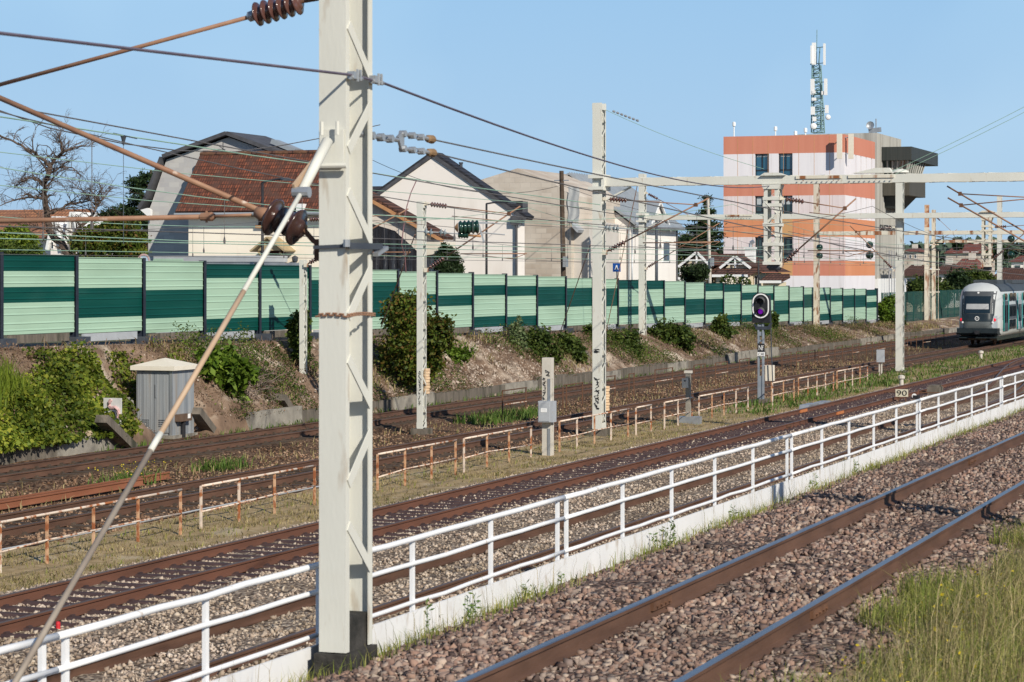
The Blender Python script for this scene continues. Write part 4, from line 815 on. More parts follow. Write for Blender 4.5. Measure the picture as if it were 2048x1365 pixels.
mb = MB(); p = WS(446, 308, sr + .6); mb.tube([p - Vector((0, 0, .6)), p + Vector((0, 0, .5))], .02, 6); mb.tube([p + Vector((0, .3, .42)), p + Vector((0, -.1, .15))], .015, 6); mb.tube([p + Vector((0, .32, .2)), p + Vector((0, -.12, .2))], .012, 6); build(mb, 'aerial', M_black, hA)
# --- big white gable house
sC = 115.; hC = thing('white_gable_house', 'big white gabled house with a steep dark slate roof', 'house', (sC, DX(865, sC), 2))
mb = MB(); cp = pxYZ(sC, [(1036, 600), (1036, 432), (865, 316), (690, 440), (690, 600)]); mb.prism([(y, max(z, 1.6)) for y, z in cp], 'X', sC, sC + 1.0); build(mb, 'wall', M_white_wall, hC)
mb = MB(); slabYZ(mb, pxYZ(sC, [(1050, 440), (865, 312), (672, 450)]), sC - .04, sC + 1.1, .22); rC = build(mb, 'roof', M_slate, hC)
mb = MB(); slabYZ(mb, pxYZ(sC, [(1050, 443), (865, 315), (672, 453)]), sC - .09, sC - .03, .17); build(mb, 'verge', M_slateedge, hC)
sd = sC + .15; mb = MB(); dpz = pxYZ(sd, [(1044, 403), (1000, 400)]); ydo = dpz[0][0]; mb.prism([(sd, dpz[0][1] - .9), (sd, dpz[0][1]), (sd + .9, dpz[0][1]), (sd + .9, dpz[0][1] - .9)], 'Y', ydo, ydo + 2.2); build(mb, 'dormer', M_slateedge, rC)
mb = MB(); mb.prism([(ydo + 1.9, dpz[0][1] + .02), (ydo - .05, dpz[0][1] + .02), (ydo - .02, dpz[0][1] - 1.2)], 'X', sd - .06, sd - .02); build(mb, 'dormer_cheek', M_slate, rC)
for x, y, h in ((922, 325, 1.0), (822, 342, .35), (815, 349, .3)):
    mb = MB(); p = WS(x, y, sC + 1); mb.tube([p - Vector((0, 0, h + .4)), p], .09 if h > .5 else .07, 8); mb.tube([p - Vector((0, 0, .08)), p], .12, 8); build(mb, 'vent_pipe', M_galvdark, rC)
mb = MB(); p = WS(865, 305, sC)
for q in (-.14, .16): mb.bar((sC, p.y + q, p.z - .35), (sC, p.y + q, p.z), .03, .03)
mb.bar((sC, p.y - .16, p.z), (sC, p.y + .18, p.z), .03, .03); build(mb, 'ridge_rail', M_galvdark, rC)
mb = MB(); p = WS(1033, 447, sC - .15); mb.tube([p, Vector((p.x, p.y, 1.6))], .06, 8); mb.box(p.x - .1, p.x + .1, p.y - .25, p.y + .3, p.z - .05, p.z + .35); build(mb, 'downpipe', M_slateedge, hC)
# dark roof left of it, seen between the mast and the gable
sL = 128.; mb = MB(); a = pxYZ(sL, [(830, 372), (600, 372)]); mb.prism([(sL, a[0][1]), (sL - 3, a[0][1] - 1.9), (sL + 4, a[0][1] - 1.9)], 'Y', a[0][0], a[1][0]); hL = thing('slate_roof_house', 'low dark slate roof showing between the big near mast and the white gable', 'house', (sL, a[0][0], 2))
build(mb, 'roof', M_slate, hL); mb = MB(); mb.box(sL - 2.8, sL + 3.8, a[0][0] + .2, a[1][0] - .2, 1.6, a[0][1] - 1.9); build(mb, 'wall', M_white_wall, hL)
# --- unfinished beige block house
sD = 125.; hD = thing('unfinished_block_house', 'unfinished beige block gable between the white houses', 'house', (sD, DX(1040, sD), 1.5))
mb = MB(); q = pxYZ(sD, [(1142, 600), (1142, 392), (1110, 368), (1035, 337), (955, 362), (900, 400), (900, 600)]); mb.prism([(y, max(z, 1.4)) for y, z in q], 'X', sD, sD + 9); build(mb, 'wall', M_block2, hD)
mb = MB(); q = pxYZ(sD, [(1172, 600), (1172, 445), (1140, 440), (1140, 600)]); mb.prism([(y, max(z, 1.4)) for y, z in q], 'X', sD + .5, sD + 6); build(mb, 'side_wall', mk('grey_plaster', [(.52, .48, .44), (.60, .56, .52)], rough=.9, scale=1.2), hD)
mb = MB(); gv = []
for i in range(9):
    for j in range(13):
        p = WS(1136 + 22 * i / 8 + 1.2 * math.sin(j * .9), 374 + 70 * j / 12, sD - .06 - .025 * math.sin(i * 1.3 + j * .4)); gv.append(p)
mb.add(gv, [(i * 13 + j, i * 13 + j + 1, (i + 1) * 13 + j + 1, (i + 1) * 13 + j) for i in range(8) for j in range(12)]); build(mb, 'plastic_sheet', mk('grey_plastic_sheet', [(.36, .37, .38), (.47, .48, .48)], rough=.5, scale=2), hD, True)
mb = MB(); q = pxYZ(sD, [(1163, 460), (1150, 447), (1150, 455), (1160, 466)]); mb.prism(q, 'X', sD - .5, sD + 4); build(mb, 'gutter_end', M_grey, hD)
# --- white house with the zinc roof
sE = 133.; hE = thing('zinc_roof_house', 'white house with a grey standing seam zinc roof and a pointed dormer', 'house', (sE, DX(1270, sE), 1.5))
ye = DX(1270, sE); ya = DX(1140, sE); zeE = WS(1270, 452, sE).z; zaE = WS(1140, 350, sE).z; LE = 9.4; yl = 2 * ya - ye
mb = MB(); mb.prism([(ye + .25, 1.3), (ye + .25, zeE + .1), (ya, zaE - .2), (yl, zeE), (yl, 1.3)], 'X', sE, sE + LE); build(mb, 'wall', M_white_wall2, hE)
mb = MB(); slabYZ(mb, [(ye - .1, zeE), (ya, zaE), (yl - .2, zeE)], sE - .25, sE + LE + .25, .12); rE = build(mb, 'roof', M_zinc, hE)
n_ = Vector((zaE - zeE, -(ya - ye))).normalized()
for k_ in range(22):
    x = sE - .2 + (LE + .4) * k_ / 21; mb = MB(); mb.bar((x, ye - .1, zeE + .15), (x, ya, zaE + .15), .03, .05, (0, 0, 1)); build(mb, 'seam', M_zinc, rE)
mb = MB(); u0, u1 = .30, .55; xa = sE + 2.6
P_ = lambda x, u, o=.17: (x, ye + (ya - ye) * u, zeE + (zaE - zeE) * u + o)
mb.add([P_(xa, u0), P_(xa + 1.5, u0), P_(xa + 1.5, u1), P_(xa, u1)], [(0, 1, 2, 3)]); sk = build(mb, 'skylight', M_blueglass, rE)
mb = MB(); mb.tube([(sE - .25, ye - .16, zeE - .02), (sE + LE + .25, ye - .16, zeE - .02)], .11, 8); build(mb, 'gutter', M_zinc, hE)
xd0, xd1 = SX(1290, ye + .2), SX(1336, ye + .2); zd0 = WS(1290, 447, ye).z if False else W(1290, 447, ye).z; zdt = W(1312, 402, ye).z; xm = (xd0 + xd1) / 2
mb = MB(); mb.prism([(xd0 + .2, zd0 - .4), (xm, zdt - .25), (xd1 - .2, zd0 - .4)], 'Y', ye + .12, ye + .3); build(mb, 'dormer_gable', M_white_wall2, hE)
mb = MB(); slabXZ(mb, [(xd0, zd0 - .3), (xm, zdt)], ye - .05, ye + 2.2, .08); slabXZ(mb, [(xm, zdt), (xd1, zd0 - .3)], ye - .05, ye + 2.2, .08); build(mb, 'dormer_roof', M_zinc, rE)
mb = MB(); slabXZ(mb, [(xd0 + .1, zd0 - .42), (xm, zdt - .12)], ye - .08, ye + .02, .12); slabXZ(mb, [(xm, zdt - .12), (xd1 - .1, zd0 - .42)], ye - .08, ye + .02, .12); build(mb, 'bargeboard', M_plate, rE)
for x in (1341,):
    s0_, s1_ = SX(1332, ye), SX(1346, ye); mb = MB(); zt, zb_ = W(x, 482, ye).z, W(x, 525, ye).z; mb.box(s0_, s1_, ye + .2, ye + .26, zb_, zt); wd = build(mb, 'window', M_plate, hE); mb = MB(); mb.box(s0_ + .2, s1_ - .2, ye + .17, ye + .2, zb_ + .1, zt - .1); build(mb, 'pane', M_glass, wd)
for x, y in ((1270, 482),):
    s0_, s1_ = SX(1264, ye), SX(1276, ye)
mb = MB(); mb.tube([(sE - .08, ye + .35, zeE), (sE - .08, ye + .35, 1.3)], .05, 8); build(mb, 'downpipe', M_galv, hE); mb = MB(); mb.tube([(sE + LE + .05, ye + .2, zeE), (sE + LE + .05, ye + .2, 1.3)], .06, 8); build(mb, 'downpipe', M_slateedge, hE)

# --- orange and white office building with the control cabin
sO, yO = 191., 41.; M_or1 = mk('salmon_panel', [(.57, .215, .145), (.62, .25, .17)], rough=.75, scale=.5, st=(1, 3, .15)); M_or2 = mk('orange_panel', [(.62, .245, .12), (.67, .285, .15)], rough=.75, scale=.5, st=(1, 3, .15)); M_or3 = mk('ochre_panel', [(.55, .30, .13), (.60, .34, .16)], rough=.75, scale=.6)
M_wh = mk('white_facade_panel', [(.74, .71, .75), (.80, .77, .80)], rough=.75, scale=.7, st=(1, 3, .12), dirt=((.60, .56, .57), 1.4, .58, .8)); M_pk = mk('pinkish_facade_panel', [(.68, .585, .59), (.75, .66, .66)], rough=.8, scale=.7, st=(1, 4, .1), dirt=((.56, .46, .45), 1.6, .56, .78))
M_tower = mk('ribbed_grey_concrete', [(.38, .37, .345), (.47, .46, .43)], rough=.9, scale=2.2, st=(3, 3, .08), dirt=((.22, .21, .19), .5, .55, .75))
hO = thing('office_building', 'orange and white banded office block with a rooftop antenna tower', 'building', (sO, 46, 1.2)); yOl = DX(1447, sO); sOe = SX(1750, yO)
def zO(y): return WS(1640, y, sO).z
bands = [(0, 270, 306, M_or1), (1, 306, 353, M_wh), (2, 353, 391, M_or1), (3, 391, 437, M_pk), (4, 437, 474, M_or2), (5, 474, 522, M_pk), (6, 522, 552, M_or1), (7, 552, 640, M_wh)]
wins = [(1510, 1538), (1557, 1585)]
for bi, ya_, yb_, m_ in bands:
    zt, zb_ = zO(ya_), zO(yb_); rows = bi in (1, 3, 5)
    if rows:
        cuts = [(DX(b, sO), DX(a, sO)) for a, b in wins][::-1]; ys = [yO] + [v for c in cuts for v in c] + [yOl]; mb = MB()
        for j in range(0, len(ys), 2): mb.box(sO, sO + .35, ys[j], ys[j + 1], zb_, zt)
        wl_ = build(mb, 'wall', m_, hO)
        for (c0_, c1_) in cuts:
            mb = MB(); f_ = .06
            mb.box(sO + .14, sO + .22, c0_, c0_ + f_, zb_, zt); mb.box(sO + .14, sO + .22, c1_ - f_, c1_, zb_, zt); mb.box(sO + .14, sO + .22, c0_ + f_, c1_ - f_, zt - f_, zt); mb.box(sO + .13, sO + .22, c0_ + f_, c1_ - f_, zb_, zb_ + .08); mb.box(sO + .15, sO + .21, c0_ + f_, c1_ - f_, zb_ + .55, zb_ + .61); mb.box(sO + .15, sO + .21, (c0_ + c1_) / 2 - .03, (c0_ + c1_) / 2 + .03, zb_ + .61, zt - f_)
            wf = build(mb, 'window', M_black, hO); mb = MB(); mb.box(sO + .24, sO + .26, c0_, c1_, zb_ + .04, zt); build(mb, 'pane', M_blueglass if bi == 1 else glass('office_glass', (.03, .06, .06)), wf)
            if bi != 5:
                mb = MB(); mb.box(sO + .22, sO + .235, c0_ + .1, c1_ - .1, zt - (.25 if bi == 1 else .7), zt - .02); build(mb, 'blind', mk('pale_blind', [(.40, .44, .46), (.48, .52, .54)], scale=8), wf)
        mb = MB(); mb.box(sO + .27, sO + .3, yO + .3, yOl - .3, zb_, zt); build(mb, 'room_back', M_black, hO)
        # right side: four slots between white panels
        cu = [SX(x, yO) for x in (1712, 1722, 1732.5, 1743)]; xs = [sO + .36]; mb = MB()
        for c in cu: xs += [c - .2, c + .2]
        xs.append(sOe)
        for j in range(0, len(xs), 2): mb.box(xs[j], xs[j + 1], yO, yO + .5, zb_, zt)
        build(mb, 'side_wall', M_wh, hO)
        for c in cu:
            mb = MB(); mb.box(c - .2, c + .2, yO + .34, yO + .38, zb_ + .05, zt); build(mb, 'slot_window', M_glass, hO)
    else:
        mb = MB(); mb.box(sO, sO + .35, yO, yOl, zb_, zt); build(mb, 'wall', m_, hO)
        mb = MB(); mb.box(sO + .355, sOe, yO, yO + .5, zb_, zt); build(mb, 'side_wall', M_or2 if bi in (4, 6) else m_, hO)
        if bi in (4, 6):
            a, b = DX(1585, sO), DX(1557, sO); mb = MB(); mb.box(sO - .02, sO + .01, a, b, zb_ + .02, zt - .02); build(mb, 'wall_panel', M_or3, hO)
mb = MB(); mb.box(sO + .3, sOe - .1, yO + .5, yOl - .05, .6, zO(270) - .5); build(mb, 'core', M_black, hO); mb = MB(); mb.box(sO + .02, sOe, yO + .02, yOl, zO(270) - .4, zO(270) - .02); build(mb, 'roof', M_conc, hO)
mb = MB()
for q in np.linspace(yO + 1.2, yOl - 1.2, 7): mb.box(sO - .012, sO + .005, q - .012, q + .012, zO(552), zO(272))
build(mb, 'panel_joint', M_or3, hO)
# two antenna panels at the corner
for x in (1679, 1702):
    p = WS(x, 268, sO - .8) if x < 1690 else W(x, 268, yO - .5); q = WS(x, 318, sO - .8) if x < 1690 else W(x, 318, yO - .5); an = thing('panel_antenna', 'slim beige panel antenna on the %s face near the corner of the office block' % ('front' if x < 1690 else 'narrow side'), 'antenna', q, 'panel antennas on the office corner')
    mb = MB(); mb.box(p.x - .12, p.x + .12, p.y - .2, p.y + .2, q.z, p.z); build(mb, 'housing', M_cream, an); mb = MB()
    tx, ty = (sO, p.y) if x < 1690 else (p.x, yO)
    for z in (q.z + .4, p.z - .3): mb.bar((p.x, p.y, z), (tx, ty, z), .06, .06)
    build(mb, 'bracket', M_galv, an)
# grey ribbed tower and cabin
sQ0, sQ1, yQ = 204.2, 215.0, 41.0; ztw = W(1750, 265, yQ).z
tw = thing('signal_tower', 'ribbed grey concrete tower with a dark jutting control cabin', 'building', (sQ0, yQ, 1)); mb = MB(); mb.box(sQ0, sQ1, yQ, yQ + 7, 4.4, ztw)
for q in np.linspace(sQ0 + .25, sQ1 - .25, 24): mb.box(q - .08, q + .08, yQ - .06, yQ, 4.4, ztw - .02)
build(mb, 'shaft', M_tower, tw); mb = MB(); mb.box(sQ0 + .02, sQ1 + 2, yQ - .1, yQ + 6, .5, 4.4); build(mb, 'annex', M_plate, tw); mb = MB(); mb.box(sQ0 + 8.2, sQ0 + 9.2, yQ - .13, yQ - .09, 1., 3.4); build(mb, 'door', M_galvdark, tw)
M_cab = mk('dark_green_cladding', [(.028, .034, .033), (.05, .055, .052)], rough=.6, scale=2, st=(6, 6, .1)); M_cab2 = mk('dark_brown_cladding', [(.06, .056, .045), (.09, .083, .068)], rough=.65, scale=2, st=(6, 6, .1))
yc = DX(1823, 206); zc0, zc1 = WS(1790, 321, 206).z, WS(1790, 294, 206).z; sc1 = SX(1876, yc)
cabn = 'control_cabin'
mb = MB(); mb.box(206, sc1, yc, yQ - .07, zc0, zc1); mb.box(206, sc1, yQ - .07, yQ + 2, zc1 - .3, zc1); cb_ = build(mb, 'cabin_roof', M_cab, tw)
zg = WS(1790, 352, 206).z; yl_ = DX(1817, 206.6); sl1 = SX(1846, yl_)
mb = MB(); n0 = 5
mb.add([(206.5, yl_ - .05, zc0), (206.5, yQ, zc0), (207.0, yQ, zg), (207.0, yl_ + .3, zg)], [(0, 1, 2, 3)]); mb.add([(206.5, yl_ - .05, zc0), (sl1 + .5, yl_ - .05, zc0), (sl1, yl_ + .3, zg), (207.0, yl_ + .3, zg)], [(0, 1, 2, 3)]); build(mb, 'cabin_glazing', glass('green_cabin_glass', (.02, .05, .045)), cb_)
for q in np.linspace(0, 1, 6):
    mb = MB(); y = yl_ + (yQ - yl_) * q; mb.bar((206.46, y, zc0), (206.96, y + .3 * (1 - q), zg), .14, .1); build(mb, 'mullion', M_tower, cb_)
for q in np.linspace(0.06, 1, 8):
    mb = MB(); x0_ = 206.5 + (sl1 + .5 - 206.5) * q; x1_ = 207 + (sl1 - 207) * q; mb.bar((x0_, yl_ - .08, zc0), (x1_, yl_ + .27, zg), .12, .1); build(mb, 'mullion', M_tower, cb_)
zl0, zl1 = WS(1790, 391, 206).z, zg - .05; mb = MB(); mb.box(206.5, sl1 + .6, yl_ - .1, yQ - .07, zl0, zl1); build(mb, 'cabin_base', M_cab2, tw)
mb = MB(); zs = WS(1790, 416, 206).z; mb.add([(207, yl_ + .5, zl0), (sl1 - .5, yl_ + .5, zl0), (sl1 - .5, yQ - .07, zl0), (207, yQ - .07, zl0), (207.5, yQ - .9, zs), (sl1 - 1.5, yQ - .9, zs), (sl1 - 1.5, yQ - .07, zs), (207.5, yQ - .07, zs)], [(0, 1, 5, 4), (1, 2, 6, 5), (3, 0, 4, 7), (4, 5, 6, 7)]); build(mb, 'corbel', M_cab, tw)
pL = W(1777, 457, yQ); text(tw, 'lettering', 'SARTROUVILLE', M_black, SX(1797, yQ) - SX(1759, yQ), .52, faceY((SX(1778, yQ), yQ - .075, pL.z)), .02)
mb = MB()
for q in np.linspace(sQ0 + 1, sQ0 + 5.5, 5): mb.box(q - .04, q + .04, yQ - .9, yQ - .82, 3.2, 6.8); mb.box(q - .04, q + .04, yQ - .9, yQ - .1, 5.2, 5.3)
mb.box(sQ0 + .8, sQ0 + 5.7, yQ - .92, yQ - .84, 5.1, 5.4); build(mb, 'grille', M_galv, tw)
mb = MB(); p = WS(1752, 250, 206)
for x, y in ((1740, 246), (1752, 238)):
    q = WS(x, y, 206); mb.tube([Vector((206, q.y, ztw - .1)), Vector((206, q.y, q.z))], .05, 6)
q = WS(1741, 252, 206); mb.lathe(q, (-1, 0, .2), [(0, .02), (.1, .3), (.16, .36)], 12); q = WS(1751, 262, 206); mb.bar(q + Vector((0, .6, 0)), q + Vector((0, -.5, .1)), .12, .4); build(mb, 'aerial', M_galv, tw)
# rooftop antenna tower
sM = 196.; pB, pT = WS(1636, 266, sM), WS(1633, 130, sM); M_teal = mk('teal_lattice_paint', [(.15, .26, .26), (.23, .35, .35)], rough=.5, scale=2)
at = thing('antenna_tower', 'teal lattice antenna tower with white panels on the office roof', 'antenna tower', pB)
hw0, hw1 = .46, .30
def mastp(u, i): h = hw0 + (hw1 - hw0) * u; c = pB + (pT - pB) * u; return Vector((c.x + (h if i in (1, 2) else -h), c.y + (h if i in (2, 3) else -h), c.z))
for i in range(4):
    mb = MB(); mb.tube([mastp(0, i), mastp(1, i)], .05, 6); build(mb, 'leg', M_teal, at)
mb = MB(); N = 16
for k_ in range(N):
    for i in range(4):
        j = (i + 1) % 4; mb.tube([mastp(k_ / N, i), mastp(k_ / N, j)], .03, 4, cap=False); mb.tube([mastp(k_ / N, i if k_ % 2 else j), mastp((k_ + 1) / N, j if k_ % 2 else i)], .028, 4, cap=False)
build(mb, 'lattice', M_teal, at)
mb = MB(); mb.tube([pT, WS(1634, 60, sM)], .03, 6); mb.tube([pT + Vector((0, .5, 0)), WS(1630, 100, sM)], .05, 6); mb.tube([pT - Vector((0, .2, 0)), WS(1640, 95, sM)], .05, 6); mb.tube([WS(1641, 262, sM), WS(1643, 160, sM)], .05, 6); build(mb, 'pole', M_teal, at)
for x, y0, y1, wd in ((1628, 86, 130, .15), (1650, 88, 131, .08), (1624, 92, 128, .08), (1626, 159, 190, .15), (1652, 158, 191, .12), (1629, 182, 188, .12), (1628, 196, 202, .17), (1626, 214, 230, .16), (1654, 211, 227, .13), (1646, 183, 190, .1), (1629, 234, 243, .14)):
    a, b = WS(x, y0, sM - .5), WS(x, y1, sM - .5); pn = MB(); ox = (x * 7.3 + y0 * 3.1) % 1 * .25; pn.prism([(a.y - wd, b.z), (a.y + wd, b.z), (a.y + wd, a.z), (a.y - wd, a.z)], 'X', a.x - .14 - ox, a.x + .10 - ox); build(pn, 'antenna_panel', M_plate, at)
    mb = MB(); tgt = pB + (pT - pB) * min(1, max(0, (a.z - pB.z) / (pT.z - pB.z)))
    mb.tube([a - Vector((0, 0, .25)), Vector((tgt.x, tgt.y, a.z - .25))], .035, 5); mb.tube([b + Vector((0, 0, .2)), Vector((tgt.x, tgt.y, b.z + .2))], .035, 5); build(mb, 'arm', M_teal, at)
for x, y, r in ((1656, 235, .22), (1627, 253, .27)):
    mb = MB(); p = WS(x, y, sM - .6); mb.lathe(p, (-1, -.1, 0), [(-.15, .06), (-.1, r), (.1, r), (.14, r * .6), (.16, 0)], 16); build(mb, 'dish', M_plate, at, True)
for x, y0 in ((1468, 244), (1551, 253), (1611, 256), (1591, 262)):
    pp = WS(x, 272, sO + 2); mb = MB(); mb.tube([Vector((pp.x, pp.y, zO(270) - .05)), WS(x, y0, sO + 2)], .05, 6); q = WS(x, y0, sO + 2); mb.lathe(q - Vector((0, 0, .4)), (0, 0, 1), [(0, .05), (.05, .14), (.35, .14), (.4, .04)], 8); build(mb, 'roof_aerial', M_plate, hO)

# ------------------------------------------------------------------ small brown roofed house by the barrier
M_paleyel = mk('pale_yellow_render', [(.62, .53, .38), (.68, .60, .46)], rough=.9, scale=.6)
sF = 166.; hF = thing('brown_roof_house', 'low cream house with brown hipped roofs and two white bargeboard gables', 'house', (sF, DX(1460, sF), 1))
def zF(y, s=sF): return WS(1450, y, s).z
ya0, ya1 = DX(1524, sF), DX(1404, sF); mb = MB(); mb.box(sF, sF + 7, ya0 + .3, ya1, .8, zF(546)); build(mb, 'wall', M_paleyel, hF)
mb = MB(); re0, re1 = DX(1500, sF + 3), DX(1395, sF + 3); zt, zl = zF(508, sF + 3), zF(545)
mb.add([(sF - .5, ya0 - .4, zl), (sF - .5, ya1 + .3, zl), (sF + 7.5, ya1 + .3, zl), (sF + 7.5, ya0 - .4, zl), (sF + 3, re0, zt), (sF + 3, re1, zt)], [(0, 4, 5, 1), (3, 4, 0), (2, 5, 4, 3), (1, 5, 2), (0, 1, 2, 3)]); build(mb, 'roof', M_tilebrown, hF)
for x0, xp, x1, yp, ye_ in ((1358, 1393, 1421, 505, 533), (1441, 1470, 1500, 513, 536)):
    so_ = sF - 1.6; q = pxYZ(so_, [(x0, ye_), (xp, yp), (x1, ye_)]); mb = MB(); mb.prism([(q[2][0] + .3, .8), (q[2][0] + .3, q[2][1]), (q[1][0], q[1][1] - .15), (q[0][0] - .3, q[0][1]), (q[0][0] - .3, .8)], 'X', so_ + .35, sF + 3); gw = build(mb, 'gable', M_paleyel, hF)
    mb = MB(); slabYZ(mb, q[::-1], so_ + .05, sF + 3.4, .12); build(mb, 'gable_roof', M_tilebrown, hF)
    mb = MB(); slabYZ(mb, [(a, b - .1) for a, b in q[::-1]], so_ - .06, so_ + .04, .17); build(mb, 'bargeboard', M_plate, hF)
    mb = MB(); mb.box(so_ + .02, so_ + .08, q[1][0] - .06, q[1][0] + .06, q[1][1] - .8, q[1][1] - .1); mb.bar((so_, q[1][0] - .55, q[1][1] - .55), (so_, q[1][0] + .55, q[1][1] - .55), .06, .08); build(mb, 'finial', M_plate, hF)
for x0, x1, yt, yb_, dz in ((1432, 1492, 536, 550, 3.2), (1362, 1412, 541, 555, 3.0), (1526, 1559, 548, 562, 2.)):
    so_ = sF - dz; a, b = DX(x1, so_), DX(x0, so_); mb = MB(); mb.prism([(so_ - .3, zF(yb_, so_)), (so_ + 2.2, zF(yt, so_ + 2.2)), (so_ + 2.4, zF(yt, so_) - .3), (so_ - .3, zF(yb_, so_) - .12)], 'Y', a - .2, b + .2); build(mb, 'lean_to_roof', M_tilebrown, hF)
    mb = MB(); mb.box(so_, so_ + 2, a, b, .8, zF(yb_, so_) - .1); build(mb, 'lean_to_wall', M_paleyel, hF); mb = MB(); mb.box(so_ - .4, so_ - .28, a - .2, b + .2, zF(yb_, so_) - .16, zF(yb_, so_) + .02); build(mb, 'gutter', M_plate, hF)
a, b = DX(1517, sF - .06), DX(1509, sF - .06); windowX(hF, sF - .02, 1509, 1516, 552, 580, M_plate, M_glass)
mb = MB(); p = WS(1501, 521, sF + 1); q = WS(1501, 498, sF + 1); mb.box(p.x - .3, p.x + .3, p.y - .33, p.y + .33, p.z - .6, q.z); mb.box(p.x - .36, p.x + .36, p.y - .39, p.y + .39, q.z, q.z + .1); ch = build(mb, 'chimney', M_plate, hF)
mb = MB(); mb.tube([(p.x, p.y, q.z), (p.x, p.y, q.z + .4)], .13, 8); mb.tube([(p.x, p.y, q.z + .4), (p.x, p.y - .25, q.z + .55)], .14, 8); build(mb, 'chimney_cowl', M_galv, ch)
# ------------------------------------------------------------------ orange tiled house at the far left
sG = 130.; hG = thing('orange_roof_house', 'far white house with an orange tiled roof and steep white gables behind the bare tree', 'house', (sG, DX(70, sG), 2)); q = pxYZ(sG, [(143, 421), (-60, 417)])
zt, zl = q[0][1], WS(70, 480, sG).z; mb = MB(); slabXZ(mb, [(sG - 1.5, zl), (sG + 2.5, zt)], DX(143, sG), DX(-60, sG), .15); slabXZ(mb, [(sG + 2.5, zt), (sG + 6, zl)], DX(143, sG), DX(-60, sG), .15); build(mb, 'roof', M_tileorange, hG)
mb = MB(); mb.box(sG - 1, sG + 5.6, DX(143, sG) + .1, DX(-60, sG), 1.8, zl + .1); mb.prism([(sG - 1, zl), (sG + 2.5, zt - .1), (sG + 5.6, zl)], 'Y', DX(143, sG) + .1, DX(143, sG) + .4); build(mb, 'wall', M_white_wall, hG)
for xp, yp, hwx in ((107, 434, 13), (143, 425, 16)):
    so_ = sG - 3.2; q = pxYZ(so_, [(xp - hwx, 500), (xp, yp), (xp + hwx, 500)]); mb = MB(); slabYZ(mb, q[::-1], so_, sG + 1, .14); build(mb, 'gable_edge', M_plate, hG)
    mb = MB(); mb.prism([(q[2][0] + .1, 1.8), (q[2][0] + .1, q[2][1]), (q[1][0], q[1][1] - .3), (q[0][0] - .1, q[0][1]), (q[0][0] - .1, 1.8)], 'X', so_ + .25, sG); build(mb, 'gable_wall', M_white_wall2, hG)
    windowX(hG, so_ + .25, xp - 5, xp + 1, 484, 498, M_plate, M_glass)
# ------------------------------------------------------------------ far houses at the right
def far_house(label, s, x0, x1, yr, ye_, yb_, roof, wall, depth=8, nwin=0, wy=(0, 0), dormers=()):
    t = thing('far_house', label, 'house', (s, DX((x0 + x1) / 2, s), 1), 'houses beyond the tracks'); a, b = DX(x1, s), DX(x0, s); z = lambda y, ss=s: WS(x0, y, ss).z
    mb = MB(); mb.box(s, s + depth, a + .2, b - .2, min(z(yb_), .5), z(ye_)); build(mb, 'wall', wall, t)
    mb = MB(); zr = z(yr, s + depth / 2); hp = min(2.5, (b - a) * .2)
    mb.add([(s - .5, a - .2, z(ye_)), (s - .5, b + .2, z(ye_)), (s + depth + .5, b + .2, z(ye_)), (s + depth + .5, a - .2, z(ye_)), (s + depth / 2, a + hp, zr), (s + depth / 2, b - hp, zr)], [(0, 4, 5, 1), (3, 4, 0), (2, 5, 4, 3), (1, 5, 2), (0, 1, 2, 3)]); rf = build(mb, 'roof', roof, t)
    for i in range(nwin):
        u = (i + .5) / nwin; xc = x0 + (x1 - x0) * u; hw = (x1 - x0) / nwin * .22; windowX(t, s, xc - hw, xc + hw, wy[0], wy[1], M_plate, M_glass, None, .06)
    for (dx0, dx1, dy0, dy1) in dormers:
        a2, b2 = DX(dx1, s + .4), DX(dx0, s + .4); mb = MB(); mb.box(s + .2, s + 3, a2, b2, z(dy1), z(dy0)); d = build(mb, 'dormer', M_plate, rf); mb = MB(); w_ = b2 - a2; mb.box(s + .15, s + .2, a2 + w_ * .22, b2 - w_ * .22, z(dy1) + .25, z(dy0) - .25); build(mb, 'pane', M_glass, d)
    mb = MB(); p = WS(x0 + (x1 - x0) * .8, yr, s + depth / 2); mb.box(p.x - .4, p.x + .4, p.y - .4, p.y + .4, p.z - 1.2, p.z + .7); build(mb, 'chimney', M_conclight, rf)
    return t
far_house('big far house with a red roof and white dormer windows', 430, 1890, 1968, 488, 507, 530, M_tilered, M_block2, 14, 0, (0, 0), [(1905, 1913, 505, 515), (1926, 1938, 504, 515), (1943, 1957, 504, 514)])
far_house('far beige house just right of the domed mast', 380, 1806, 1836, 497, 504, 530, M_tilered, M_block2, 9, 3, (510, 517))
far_house('pale yellow house with a dark brown roof right of the domed mast', 255, 1800, 1846, 530, 552, 585, M_tilebrown, M_paleyel, 8, 1, (557, 570))
far_house('far low house with a long dark roof above the green fence', 285, 1868, 1906, 528, 548, 575, M_tilebrown, M_white_wall, 8, 2, (556, 566))
far_house('far white house with a wide dark gable behind the train', 300, 1903, 1955, 518, 541, 575, M_tilered, M_white_wall2, 8, 2, (548, 560))
far_house('dark roofed house above the roof of the train at the right edge', 270, 1975, 2075, 536, 566, 590, M_tilebrown, M_white_wall, 9, 3, (572, 584))
far_house('far pale block between the trees behind the cedar', 420, 1357, 1402, 466, 470, 510, M_zinc, M_white_wall2, 10, 4, (476, 486))
far_house('pale far house at the extreme right behind the wires', 360, 2020, 2080, 512, 524, 560, M_tilered, M_white_wall, 9, 2, (530, 540))

